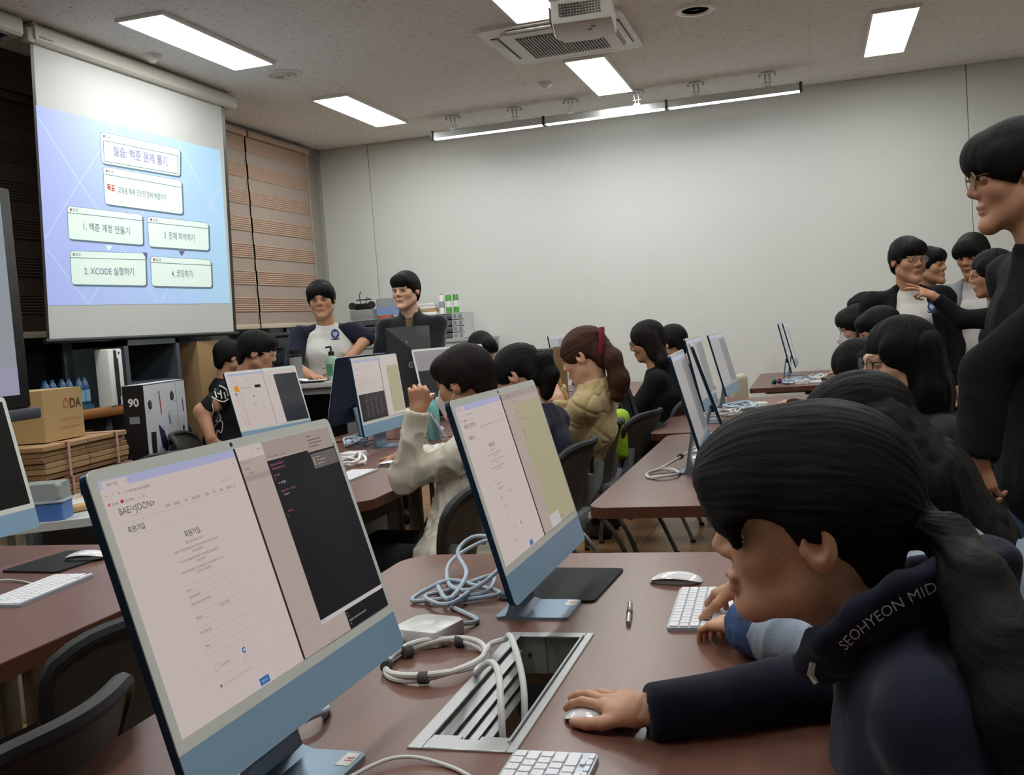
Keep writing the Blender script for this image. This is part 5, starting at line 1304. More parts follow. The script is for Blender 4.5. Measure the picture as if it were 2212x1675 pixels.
def organic(name, V, F, m_, parent, origin, col=None, flow=None):
    me = bpy.data.meshes.new(name); V = np.asarray(V)-np.array(origin)
    me.vertices.add(len(V)); me.vertices.foreach_set('co', V.astype(np.float32).ravel())
    me.loops.add(F.size); me.loops.foreach_set('vertex_index', F.astype(np.int32).ravel())
    me.polygons.add(len(F)); me.polygons.foreach_set('loop_start', np.arange(0, F.size, 4, dtype=np.int32))
    me.polygons.foreach_set('use_smooth', np.ones(len(F), bool)); me.update(calc_edges=True)
    for q in (m_ if isinstance(m_, (list, tuple)) else [m_]): me.materials.append(q)
    if col is not None:
        a = me.color_attributes.new('Col', 'FLOAT_COLOR', 'POINT'); a.data.foreach_set('color', np.concatenate([col, np.ones((len(col), 1))], 1).astype(np.float32).ravel())
    if flow is not None:
        a = me.attributes.new('flow', 'FLOAT_VECTOR', 'POINT'); a.data.foreach_set('vector', flow.astype(np.float32).ravel())
    o = bpy.data.objects.new(name, me); C.objects.link(o); o.parent = parent
    return o
def joinVF(parts):
    V = []; F = []; n = 0
    for v, f in parts: V.append(v); F.append(f+n); n += len(v)
    return np.concatenate(V), np.concatenate(F)
# ================================================================== PEOPLE
def skin_mat():
    M = mat('skin', 'c79a7c', .5, spec=.35, attr='Col', bump=(350, .06, .002))
    b = M.node_tree.nodes['Principled BSDF']; b.inputs['Subsurface Weight'].default_value = .0
    return M
M_skin = skin_mat()
def hair_mat(name, col, rough=.38):
    M = mat(name, col, rough+.08, spec=.17); nt = M.node_tree; b = nt.nodes['Principled BSDF']
    a = nt.nodes.new('ShaderNodeAttribute'); a.attribute_name = 'flow'
    n = nt.nodes.new('ShaderNodeTexNoise'); n.inputs['Scale'].default_value = 38; n.inputs['Detail'].default_value = 6; n.inputs['Roughness'].default_value = .7
    nt.links.new(a.outputs['Vector'], n.inputs['Vector'])
    bp = nt.nodes.new('ShaderNodeBump'); bp.inputs['Strength'].default_value = .55; bp.inputs['Distance'].default_value = .004
    nt.links.new(n.outputs['Fac'], bp.inputs['Height']); nt.links.new(bp.outputs['Normal'], b.inputs['Normal'])
    mr = nt.nodes.new('ShaderNodeMapRange'); mr.inputs['From Min'].default_value = .3; mr.inputs['From Max'].default_value = .7; mr.inputs['To Min'].default_value = .6; mr.inputs['To Max'].default_value = 1.5
    nt.links.new(n.outputs['Fac'], mr.inputs['Value']); mx = nt.nodes.new('ShaderNodeMix'); mx.data_type = 'RGBA'; mx.blend_type = 'MULTIPLY'; mx.inputs[0].default_value = 1; mx.inputs[6].default_value = srgb(col)
    nt.links.new(mr.outputs['Result'], mx.inputs[7]); nt.links.new(mx.outputs[2], b.inputs['Base Color'])
    return M
M_hb = hair_mat('hair_black', '0c0a0a', .5); M_hbr = hair_mat('hair_brown', '40261a', .5); M_hdk = hair_mat('hair_dark_brown', '150f0d', .5)
def cloth(name, col, rough=.85, sheen=.0, fine=900): return mat(name, col, rough, spec=.25, sheen=sheen, bump=(fine, .35, .0012), var=(30, .05))
M_denim_d = cloth('jeans_blue', '3c4f73'); M_black_t = cloth('trouser_black', '15161a'); M_shoe = mat('shoe_dark', '25262b', .5); M_gl = mat('lens_glass', 'ffffff', .02, spec=.4, alpha=.12); M_gold = mat('wire_gold', '9c7a4a', .3, metal=.9); M_mask = mat('mask_white', 'd9d6d4', .8, bump=(60, .15, .004))
SKIN = {'mid': 'c4977a', 'light': 'd2a68b', 'warm': 'b98a6c', 'tan': 'a87857'}
def rotm(psi, pitch=0, roll=0):
    """columns: right, forward, up of something heading psi (deg), nodding down by pitch, leaning by roll"""
    f = A3((math.cos(R(psi)), math.sin(R(psi)), 0)); r = A3((math.sin(R(psi)), -math.cos(R(psi)), 0)); u = A3((0, 0, 1))
    c, s = math.cos(R(pitch)), math.sin(R(pitch)); f, u = f*c-u*s, u*c+f*s
    c, s = math.cos(R(roll)), math.sin(R(roll)); r, u = r*c-u*s, u*c+r*s
    return np.stack([r, f, u], 1)
class Head:
    def __init__(s, pos, psi, pitch=0, roll=0, sc_=1.0): s.o = A3(pos); s.R = rotm(psi, pitch, roll); s.s = sc_
    def w(s, p): return s.o+s.R@(A3(p)*s.s)
    def l(s, P): return ((P-s.o)@s.R)/s.s
    def cone(s, S_, a, b, ra, rb, k=.012, op=1): S_.cone(s.w(a), s.w(b), ra*s.s, rb*s.s, k*s.s, op)
    def ell(s, S_, c, r, k=.012, op=1, tilt=0):
        Rm = s.R
        if tilt: c_, q = math.cos(R(tilt)), math.sin(R(tilt)); Rm = s.R@np.array([[1, 0, 0], [0, c_, -q], [0, q, c_]])
        S_.ell(s.w(c), A3(r)*s.s, Rm, k*s.s, op)
def head_sdf(S_, h, neck_to, male=True):
    e = lambda *a, **k: h.ell(S_, *a, **k); c = lambda *a, **k: h.cone(S_, *a, **k)
    e((0, -.012, .030), (.0745, .094, .083)); e((0, .022, -.028), (.060, .066, .082 if male else .073), k=.03)
    jw = .050 if male else .045
    for s in (-1, 1):
        c((s*jw, .0, -.058), (s*.012, .070, -.100) if male else (s*.011, .059, -.091), .022, .019 if male else .018, k=.025); e((s*.040, .052, -.024), (.024, .024, .024), k=.02)
        e((s*.031, .080, -.001), (.019, .014, .012), k=.012, op=-1); e((s*.031, .0735, .003), (.0165, .0125, .0095), k=.005)
        c((s*.012, .088, .020), (s*.046, .072, .022), .009, .007, k=.012)
        e((s*.0115, .089, -.029), (.0085, .010, .0075), k=.007)
        e((s*.0785, -.014, -.004), (.0095, .019, .032), k=.005, tilt=-14); e((s*.0925, -.009, .001), (.0160, .0120, .022), k=.004, op=-1, tilt=-14); e((s*.0765, .002, -.010), (.006, .006, .008), k=.004)
    c((0, .084, .018), (0, .1005, -.022), .0070, .0100, k=.012)
    c((-.017, .084, -.0575), (.017, .084, -.0575), .0065, .0065, k=.006); e((0, .0905, -.0575), (.010, .005, .006), k=.006); c((-.014, .083, -.070), (.014, .083, -.070), .0075, .0075, k=.006); c((-.021, .092, -.0637), (.021, .092, -.0637), .0016, .0016, k=.003, op=-1)
    e((0, .077, -.102) if male else (0, .064, -.094), (.020, .017, .016), k=.015)
    n = A3(neck_to); S_.ecap(h.w((0, -.020, -.045)), n, (.050*h.s, .056*h.s), (.062*h.s, .058*h.s), h.R[:, 0], k=.03)
def head_color(h, V, skin):
    base = np.array(srgb(skin)[:3]); L = h.l(V); x, y, z = np.abs(L[:, 0]), L[:, 1], L[:, 2]
    col = np.tile(base, (len(V), 1)); n = vnoise(V*55)[:, None]; col *= 1+.05*n
    def mixin(m_, c, a=1.0):
        m_ = np.clip(m_, 0, 1)[:, None]*a; col[:] = col*(1-m_)+np.array(srgb(c)[:3])*m_
    ss = lambda a, b, t: np.clip((t-a)/(b-a), 0, 1)
    front = ss(.05, .065, y)
    mixin(np.exp(-(((x-.045)/.02)**2+((z+.025)/.018)**2))*front, 'b5705c', .30)
    mixin(np.exp(-((x/.014)**2+((z+.028)/.012)**2))*front, 'b0705a', .25)
    lip = np.exp(-((x/.021)**4+((z+.0635)/.0095)**4))*front; mixin(lip, 'a8645a', .65)
    mixin(np.exp(-((x/.020)**4+((z+.0637)/.0018)**2))*front*ss(.078, .084, y), '5d302a', .7)
    br = np.exp(-(((x-.031)/.019)**4+((z-.0265-.10*(x-.03)*(x < .05))/.0042)**2))*front; mixin(br, '231a16', .85)
    ey = ((x-.031)/.0130)**2+((z-.0035)/.0036)**2; mixin(ss(1.3, .8, ey)*ss(.06, .07, y), 'b3a59c', .8)
    ir = ((x-.031)/.0065)**2+((z-.0035)/.0050)**2; mixin(ss(1.3, .8, ir)*ss(.06, .07, y), '17100d', 1)
    ln = np.exp(-(((x-.031)/.0150)**6+((z-.0090)/.0020)**2))*ss(.055, .066, y); mixin(ln, '1c1310', .9)
    mixin(ss(.072, .085, x)*ss(-.05, -.03, y), 'b8705a', .25)
    return col
def hand_sdf(S_, wrist, f, n, right, pose, sc_=1.0, arm=None):
    f = unit(f); n = A3(n); n = unit(n-f*(n@f)); t = np.cross(n, f) if right else np.cross(f, n); X = -t; w0 = A3(wrist)
    def W(p): return w0+(X*p[0]+f*p[1]+n*p[2])*sc_
    S_.ecap(W((0, .012, 0)), W((.002, .080, -.002)), (.028*sc_, .017*sc_), (.040*sc_, .0125*sc_), X, k=.012*sc_)
    S_.cone(w0+(-f if arm is None else unit(arm))*.06*sc_, W((0, .012, 0)), .025*sc_, .023*sc_, .02)
    S_.cone(W((-.018, .02, -.008)), W((-.030, .055, -.008)), .016*sc_, .012*sc_, .012*sc_)
    P = {'flat': [(10, 14, 8)]*4, 'mouse': [(2, 20, 14), (0, 16, 12), (6, 20, 14), (12, 26, 16)], 'type': [(24, 48, 28), (28, 50, 28), (26, 48, 28), (20, 42, 26)], 'fist': [(78, 98, 55), (80, 100, 55), (80, 100, 55), (78, 98, 55)], 'point': [(4, 6, 4), (10, 18, 12), (60, 88, 45), (66, 90, 45)], 'relax': [(22, 34, 20), (26, 36, 22), (30, 38, 24), (32, 40, 24)]}[pose]
    for (bx, by, ls, r0, sp), cu in zip(((-.0265, .084, (.042, .025, .020), .0088, -6), (-.0075, .089, (.046, .028, .021), .0090, -1), (.0125, .085, (.043, .026, .020), .0086, 3), (.0305, .076, (.033, .020, .018), .0076, 9)), P):
        p = W((bx, by, -.001)); a = 0; fd = unit(f*math.cos(R(sp))+X*math.sin(R(sp))); r_ = r0*sc_
        S_.cone(W((bx*.8, by-.03, -.002)), p, r_*1.1, r_*1.12, .006*sc_)
        for L, c_ in zip(ls, cu):
            a += c_; d = fd*math.cos(R(a))-n*math.sin(R(a)); q = p+d*L*sc_; S_.cone(p, q, r_, r_*.90, .003*sc_); p = q; r_ *= .90
    th = {'mouse': ((-.62, .76, -.20), (-.30, .94, -.16), (-.12, .98, -.14)), 'fist': ((-.5, .75, -.45), (.55, .45, -.70), (.9, .1, -.35)), 'type': ((-.6, .7, -.38), (-.35, .88, -.35), (-.2, .9, -.35))}.get(pose, ((-.66, .70, -.26), (-.45, .86, -.24), (-.3, .92, -.22)))
    p = W((-.028, .028, -.008)); r_ = .0118*sc_
    for d, L in zip(th, (.038, .031, .026)):
        dd = unit(X*d[0]+f*d[1]+n*d[2]); q = p+dd*L*sc_; S_.cone(p, q, r_, r_*.92, .006*sc_); p = q; r_ *= .90
def ik(s, w, hint, l1, l2):
    s, w = A3(s), A3(w); d = w-s; D = min(np.linalg.norm(d), (l1+l2)*.999); u = unit(d); h = A3(hint); h = unit(h-u*(h@u))
    a = (l1*l1-l2*l2+D*D)/(2*D); return s+u*a+h*math.sqrt(max(1e-6, l1*l1-a*a))
def strands(V, F, h, axis, amp, seed=0, pole=(0, 0, 0)):
    """comb relief running along planes through an axis of the head"""
    L = h.l(V)-A3(pole); ax = unit(axis); e1 = unit(np.cross(ax, (1, 0, 0.01))); e2 = np.cross(ax, e1)
    u, v, wv = L@e1, L@e2, L@ax; rr = np.maximum(np.hypot(u, v), .012); cu, cv = u/rr, v/rr
    fl = np.stack([cu*2.2, cv*2.2, wv*2.0+seed], 1)
    n = vnoise(fl*6+seed)*.55+vnoise(fl*15+seed)*.45; N = vnormals(V, F)
    return V+N*(amp*n)[:, None], fl*.9
def fold(V, F, amp, freq, seed=0, st=(1, 1, 1)):
    N = vnormals(V, F); P = V*A3(st)*freq+seed
    n = vnoise(P*.6); r = (1-np.abs(vnoise(P+3)))**3; r2 = (1-np.abs(vnoise(P*2.2+11)))**3
    return V+N*(amp*(n*.5+r*1.1+r2*.45-.55))[:, None]
def hair_field(h, style, res):
    S_ = Sdf(res); e = lambda *a, **k: h.ell(S_, *a, **k); c = lambda *a, **k: h.cone(S_, *a, **k)
    if style in ('short', 'bowl'):
        e((0, -.014, .042), (.0850, .106, .088)); e((0, .066, .062), (.064, .040, .042), k=.03); e((0, -.082, -.025), (.058, .026, .062), k=.03)
        if style == 'bowl':
            e((0, .062, .045), (.072, .046, .040), k=.02)
            for s in (-1, 1): e((s*.066, .025, .028), (.022, .058, .040), k=.02)
        for s in (-1, 1): e((s*.070, -.022, .010), (.016, .052, .050), k=.02); e((s*.092, -.004, -.035), (.034, .030, .040), k=.006, op=-1)
        e((0, .150, -.045), (.090, .092, .068 if style == 'bowl' else .074), k=.008, op=-1); e((0, .06, -.11), (.12, .11, .09), k=.01, op=-1)
    elif style == 'part':      # curtain fringe
        e((0, -.014, .042), (.0860, .106, .090)); e((0, -.082, -.028), (.060, .028, .064), k=.03)
        for s in (-1, 1): e((s*.040, .060, .052), (.040, .044, .046), k=.02); e((s*.070, -.015, .010), (.018, .056, .050), k=.02); e((s*.094, -.006, -.036), (.034, .028, .036), k=.006, op=-1)
        e((0, .142, -.042), (.058, .084, .082), k=.008, op=-1); e((0, .06, -.115), (.12, .11, .09), k=.01, op=-1)
    elif style in ('pony', 'bangs', 'half', 'long'):
        e((0, -.016, .040), (.0825, .104, .087)); e((0, -.075, -.02), (.060, .034, .062), k=.03)
        for s in (-1, 1): e((s*.064, .018, .030), (.018, .058, .050), k=.02)
        if style == 'bangs': e((0, -.022, .058), (.086, .110, .094), k=.02); e((0, .050, .080), (.074, .066, .058), k=.03)
        if style == 'long':
            for s in (-1, 1): e((s*.074, -.026, -.045), (.016, .040, .085), k=.03)
        elif style == 'bangs':
            for s in (-1, 1): e((s*.045, .066, .040), (.040, .036, .052), k=.02)
            e((0, .090, .056), (.066, .036, .044), k=.025, tilt=-20)
        if style in ('pony', 'bangs', 'half'):
            for s in (-1, 1): e((s*.094, -.002, -.032), (.034, .030, .034), k=.006, op=-1)
        if style == 'bangs': e((0, .140, -.080), (.10, .088, .074), k=.012, op=-1)
        else: e((0, .142, -.034), (.070, .086, .086), k=.010, op=-1)
        if style == 'bangs':
            for s in (-1, 1): e((s*.070, .054, -.020), (.036, .044, .046), k=.012, op=-1)
            for s in (-1, 1):
                for q in ((.010, .110, .036), (.028, .110, .024), (.047, .096, .010), (.060, .076, -.008)): c((s*q[0]*.7, .102, .060), (s*q[0], q[1], q[2]), .020, .007, k=.012)
        e((0, .055, -.13), (.12, .10, .085), k=.015, op=-1) if style != 'long' else e((0, .115, -.10), (.066, .10, .13), k=.015, op=-1)
    return S_
def chain(S_, pts, k=.02, flat=None, side=None):
    for (a, ra), (b, rb) in zip(pts[:-1], pts[1:]):
        if flat: S_.ecap(a, b, (ra*flat[0], ra*flat[1]), (rb*flat[0], rb*flat[1]), side, k)
        else: S_.cone(a, b, ra, rb, k)
def glasses(h, root, m_, round_=True):
    mb = MB()
    for s in (-1, 1):
        rim = []
        for i in range(20):
            a = 2*PI*i/20; rim.append(h.w((s*.033+.0225*math.cos(a), .099-.10*abs(.0225*math.cos(a)*s+0)**1, .0035+.019*math.sin(a)))-h.o)
        mb.tube([Vector(p) for p in rim], .0014*h.s, 6, closed=True)
        mb.tube([Vector(h.w(p)-h.o) for p in ((s*.0545, .097, .010), (s*.072, .080, .010), (s*.079, .02, .006), (s*.080, -.012, .004), (s*.076, -.03, -.016))], .0013*h.s, 6)
    mb.tube([Vector(h.w(p)-h.o) for p in ((-.0115, .100, .006), (0, .105, .010), (.0115, .100, .006))], .0013*h.s, 6)
    g = mb.build('glasses', m_, root, loc=tuple(h.o-np.array(root.location)))
    for s in (-1, 1):
        q = MB().add([tuple(h.w((s*.033+.0215*math.cos(2*PI*i/16), .0985, .0035+.018*math.sin(2*PI*i/16)))-h.o) for i in range(16)], [tuple(range(16))]); o = q.build('lens', M_gl, g)
    return g
def face_mask(h, root):
    S_ = Sdf(.0032)
    for a, b, ra, rb in (((0, .098, -.016), (0, .112, -.050), .010, .014), ((0, .112, -.050), (0, .092, -.104), .014, .014)): S_.cone(h.w(a), h.w(b), ra*h.s, rb*h.s, .012)
    for s in (-1, 1):
        S_.ecap(h.w((s*.006, .094, -.056)), h.w((s*.048, .046, -.052)), (.044*h.s, .013*h.s), (.034*h.s, .010*h.s), h.R[:, 2], .014)
        S_.ecap(h.w((s*.006, .082, -.092)), h.w((s*.042, .044, -.080)), (.022*h.s, .013*h.s), (.018*h.s, .010*h.s), h.R[:, 2], .014)
    V, F = S_.mesh(); V = relax(V, F, 1); m_ = organic('face_mask', V, F, M_mask, root, root.location)
    mb = MB()
    for s in (-1, 1):
        for z in (-.022, -.086): mb.tube([Vector(h.w(p)-np.array(root.location)) for p in ((s*.054, .045, z), (s*.074, .012, z*.6), (s*.084, -.018, -.012))], .0018, 6)
    mb.build('ear_loop', M_mask, m_)
def person(label, head, psi, body_psi=None, pitch=0, roll=0, hs=1.0, skin='mid', male=True, neck=None, pelvis=None, sit=True, arms=None, hair='short', hairm=None, hair_amp=.003, tail=None, curtain=None,
           top=None, top_res=.009, amp=.006, topfreq=9, trousers=None, res=.004, glass=None, mask=False, legs=True, shirt=None, build=1.0, extra=None, hpole=(0, -.02, .10), hax=(0, -.25, 1), sh_w=None, sleeve=1.0, bare=(), name_top='jacket', collar=.0, flare=0.0, vneck=False):
    body_psi = psi if body_psi is None else body_psi
    hd = A3(head); h = Head(hd, psi, pitch, roll, hs)
    B = rotm(body_psi); rt, fw = B[:, 0], B[:, 1]; up = A3((0, 0, 1))
    if neck is None: neck = hd-fw*.055-up*.175*hs
    neck = A3(neck)
    if pelvis is None: pelvis = A3((neck[0], neck[1], 0))-fw*.14+up*.50 if sit else A3((neck[0], neck[1], 0))-fw*.02+up*.92*(neck[2]/1.42)
    pelvis = A3(pelvis); ground = A3((pelvis[0], pelvis[1], 0))
    root = empty('person', tuple(ground), 0, label, 'person', None)
    sw = (sh_w or (.185 if male else .160))*build; axt = unit(neck-pelvis); chest = pelvis+(neck-pelvis)*.66; waist = pelvis+(neck-pelvis)*.28
    shc = neck-axt*.055; SH = {s: shc+rt*sw*(1 if s == 'r' else -1)-fw*.01 for s in 'lr'}
    l1, l2 = (.285, .255) if male else (.262, .235); AR = {}
    for s in 'lr':
        sg = 1 if s == 'r' else -1; a = (arms or {}).get(s)
        if a is None:
            if sit: w_ = pelvis+fw*.30+rt*sg*.16+up*.13
            else: w_ = SH[s]+rt*sg*.05-up*(l1+l2)*.97+fw*.05
            a = dict(w=w_, hint=-fw*.6+rt*sg*.5-up*.2, f=(unit(fw*.8-up*.4) if sit else unit(-up+fw*.2)), n=(up if sit else rt*sg), pose='relax')
        el = A3(a['e']) if 'e' in a else ik(SH[s], a['w'], a.get('hint', -fw*.3-up+rt*sg*.3), l1, l2)
        AR[s] = (el, A3(a['w']), a)
    # ---- body: head and hands fine, the covered rest coarse, one mesh
    Hs = Sdf(res); head_sdf(Hs, h, neck-axt*.03, male); V1, F1 = Hs.mesh(); V1 = relax(V1, F1, 1); c1 = head_color(h, V1, SKIN[skin])
    parts = [(V1, F1)]; cols = [c1]
    for s in 'lr':
        el, w_, a = AR[s]
        if a.get('hide'): continue
        Hh = Sdf(a.get('res', max(.0035, res*.9))); hand_sdf(Hh, w_, a.get('f', unit(w_-el)), a.get('n', up), s == 'r', a.get('pose', 'relax'), .94 if male else .86, el-w_)
        if s in bare: Hh.cone(el, w_, .042*build, .028, .02); Hh.cone(SH[s]*.4+el*.6, el, .052*build, .044*build, .02)
        v, f = Hh.mesh(); v = relax(v, f, 1); parts.append((v, f)); base = np.array(srgb(SKIN[skin])[:3]); cc_ = np.tile(base, (len(v), 1))*(1+.06*vnoise(v*60)[:, None]); cc_[:, 0] *= 1.03; cols.append(cc_)
    Bs = Sdf(.022); d0 = .10*build
    Bs.ecap(pelvis, waist, (.15*build, .095*build), (.125*build, .085*build), rt, .03); Bs.ecap(waist, chest, (.125*build, .085*build), (.15*build, .10*build), rt, .03); Bs.ecap(chest, shc, (.15*build, .095*build), (.10, .06), rt, .03)
    for s in 'lr':
        el, w_, a = AR[s]; Bs.cone(shc+(SH[s]-shc)*.6, SH[s]*.85+shc*.15, .045, .045, .03); Bs.cone(SH[s]*.9+shc*.1, el, .044, .036, .02); Bs.cone(el, w_, .036, .026, .02)
    K_ = {}
    for s in 'lr':
        sg = 1 if s == 'r' else -1; hp = pelvis+rt*sg*.09-up*.02
        if sit: kn = hp+fw*.42+rt*sg*.05+up*(.50-.02-hp[2]); kn[2] = max(.46, min(.52, kn[2])); an = kn-up*(kn[2]-.09)+fw*(-.02)
        else: kn = hp+rt*sg*.02+fw*.03-up*(hp[2]*.47); an = kn+rt*sg*.01-fw*.03-up*(kn[2]-.09)
        K_[s] = (hp, kn, an)
        if legs: Bs.cone(hp, kn, .07*build, .05, .03); Bs.cone(kn, an, .048, .034, .02)
    v, f = Bs.mesh(); parts.append((v, f)); cols.append(np.tile(np.array(srgb(SKIN[skin])[:3]), (len(v), 1)))
    V, F = joinVF(parts); organic('body', V, F, M_skin, root, ground, col=np.concatenate(cols))
    # ---- hair
    S_ = hair_field(h, hair, res*1.0)
    if tail: chain(S_, tail, .02)
    V, F = S_.mesh(); V = relax(V, F, 1); V, fl = strands(V, F, h, hax, hair_amp, abs(hash(label)) % 50 if False else len(label), hpole)
    ho = organic('hair', V, F, hairm or M_hb, root, ground, flow=fl)
    if curtain:
        S_ = Sdf(res*1.3)
        for pts, flat, side in curtain: chain(S_, pts, .025, flat, side)
        V, F = S_.mesh(); V = relax(V, F, 1); fl = np.stack([V[:, 0]*14, V[:, 1]*14, V[:, 2]*1.2], 1); N = vnormals(V, F); V = V+N*(hair_amp*1.6*vnoise(fl*5))[:, None]
        organic('loose_hair', V, F, hairm or M_hb, ho, ground, flow=fl*1.2)
    # ---- clothes
    if top is not None:
        T = Sdf(top_res); cuts = []
        hem = pelvis-axt*(.02 if sit else .06)
        T.ecap(hem, waist, (.165*build+flare, .118*build+flare), (.150*build, .108*build), rt, .04); T.ecap(waist, chest, (.150*build, .108*build), (.170*build, .122*build), rt, .04)
        T.ecap(chest, shc-axt*.01, (.168*build, .118*build), (.120*build, .078*build), rt, .04); T.cone(neck-axt*.05, neck-axt*(.012-collar*.4), .078, .068, .03)
        for s in 'lr':
            el, w_, a = AR[s]; T.cone(shc, SH[s], .066*build, .056*build, .04)
            eb = SH[s]+(el-SH[s])*(1.0 if sleeve >= .99 else sleeve*1.6); T.cone(SH[s], eb, .057*build, .050*build, .03)
            if s not in bare and sleeve >= .99: T.cone(el, el+(w_-el)*a.get('cuff', .90), .049*build, a.get('cr', .039), .025); dd = unit(w_-el); pe = el+(w_-el)*a.get('cuff', .90); cuts.append((pe+dd*.046, pe+dd*.13))
        for c0_, c1_ in cuts: T.cone(c0_, c1_, .045, .05, .012, -1)
        if collar:
            T.cone(neck-axt*.02, neck+up*collar+fw*.01, .068, .070, .02)
        nk = neck+up*.016+fw*.010; T.cone(nk, nk+up*.30+fw*.06, .050+.006*(collar > 0), .090, .014, -1)
        if vneck: T.cone(neck+fw*.085-axt*.10, neck+fw*.10+up*.06, .012, .050, .008, -1)
        V, F = T.mesh(); V = relax(V, F, 1); V = fold(V, F, amp, topfreq, len(label), (1, 1, .7))
        if extra and 'shape' in extra: V = extra['shape'](V, F)
        cf = extra['col'](V, root) if extra and 'col' in extra else None
        to = organic(name_top, V, F, top, root, ground, col=cf)
        root['_top'] = 0; del root['_top']
    else: to = None
    if shirt is not None:
        T = Sdf(.010); T.ecap(waist-axt*.08, chest, (.13*build, .112*build), (.15*build, .118*build), rt, .03); T.ecap(chest, shc, (.15*build, .116*build), (.10*build, .078*build), rt, .03); T.cone(neck-axt*.05, neck-axt*.004, .074, .064, .03)
        nk = neck+up*.014+fw*.014; T.cone(nk, nk+up*.30+fw*.06, .052, .066, .005, -1)
        V, F = T.mesh(); V = relax(V, F, 1); V = fold(V, F, .003, 10, 3); organic('shirt', V, F, shirt, root, ground)
    if legs and trousers is not None:
        T = Sdf(.013); T.ecap(pelvis+axt*.05, pelvis-axt*.02, (.155*build, .112*build), (.165*build, .12*build), rt, .03)
        for s in 'lr':
            hp, kn, an = K_[s]; T.cone(hp, kn, .088*build, .066, .03); T.cone(kn, an+up*.02, .064, .054, .025)
        V, F = T.mesh(); V = relax(V, F, 1); V = fold(V, F, .006, 10, 5); organic('trousers', V, F, trousers, root, ground)
        for s in 'lr':
            hp, kn, an = K_[s]; T = Sdf(.012); T.cone((an[0], an[1], .05)-fw*.04, (an[0], an[1], .045)+fw*.12, .048, .042, .03); T.cone((an[0], an[1], .10), (an[0], an[1], .06), .045, .05, .03); v, f = T.mesh(); v = relax(v, f, 1); v[:, 2] = np.maximum(v[:, 2], .002); organic('shoe', v, f, M_shoe, root, ground)
    if glass is not None: glasses(h, root, glass)
    if mask: face_mask(h, root)
    return dict(root=root, h=h, SH=SH, AR=AR, neck=neck, pelvis=pelvis, rt=rt, fw=fw, ground=ground, top=to, hair=ho, chest=chest)
# ------------------------------------------------------------------ the people in the room
UP = A3((0, 0, 1))
def PX(px, py, Y): return A3(at(px, py, Y))
def PZ(px, py, z): return A3(atz(px, py, z))
M_navyh = cloth('hoodie_navy', '191c2e', .9, .08); M_blackj = cloth('jacket_black', '0f1013', .9); M_denim = mat('denim_light', '8d9bab', .85, bump=(500, .6, .002), var=(14, .16))
M_ivory = mat('windbreaker_ivory', 'ccc6b5', .6, spec=.35, bump=(400, .1, .001)); M_tanq = mat('quilt_tan', 'b8a474', .75, sheen=.2, bump=(200, .15, .002)); M_tee_w = cloth('tee_white', 'd6d5cf'); M_grey = cloth('cardigan_grey', '84868a'); M_char = cloth('top_charcoal', '2a2d31')
# ---- foreground girl in navy hoodie
hc = A3((-.022, 1.318, 1.014))
tie = PX(1992, 1138, 1.335)
tail = [(hc+A3((.085, .0, .045)), .040), (tie, .022), (PX(2050, 1165, 1.28), .026), (PX(2108, 1262, 1.21), .035), (PX(2160, 1400, 1.16), .043), (PX(2210, 1545, 1.12), .044), (PX(2250, 1660, 1.10), .036)]
wr = PZ(1402, 1538, .752)
p1 = person('girl in navy hoodie with a ponytail, hand on the mouse, in the foreground', hc, 180, 181, -2, 0, 1.06, 'mid', False, neck=(.072, 1.318, .885), pelvis=(.20, 1.31, .50), hair='bangs', tail=tail, hair_amp=.0022, hax=(0, -1, -.05), hpole=(0, -.10, .015),
    arms={'r': dict(w=wr, e=(.055, 1.50, .765), f=unit(PZ(1262, 1490, .752)-wr), n=(.06, -.12, 1), pose='mouse', cuff=.97, cr=.040, res=.0025), 'l': dict(w=(.02, 1.13, .60), e=(.19, 1.06, .62), f=(-1, .1, -.1), n=(0, -.3, 1))},
    top=M_navyh, top_res=.0065, amp=.007, topfreq=7, trousers=M_black_t, res=.0028, build=1.0, name_top='hoodie', flare=.02)
# hood lying on the shoulders, neckband with lettering, drawstring tip, hair tie
g = p1['ground']; nk = p1['neck']
Hd = Sdf(.006)
ring = [(PX(1752, 1455, 1.285), .020), (PX(1800, 1402, 1.250), .026), (PX(1868, 1338, 1.240), .029), (PX(1945, 1300, 1.245), .031), (PX(2025, 1268, 1.265), .034), (nk+A3((.120, .0, .062)), .036), (nk+A3((.105, .06, .055)), .034), (nk+A3((.04, .092, .03)), .028), (nk+A3((-.03, .08, .0)), .024), (nk+A3((-.062, .045, -.015)), .022)]
chain(Hd, ring, .018, (1.45, .62), (.25, -.55, .8)); Hd.ecap(nk+A3((.10, 0, .03)), nk+A3((.16, 0, -.06)), (.10, .035), (.12, .03), (0, 1, 0), .03)
V, F = Hd.mesh(); V = relax(V, F, 1); V = fold(V, F, .003, 18, 2); hood = organic('hood', V, F, M_navyh, p1['root'], g)
bv = BVHTree.FromPolygons([tuple(v) for v in V], [tuple(f) for f in F])
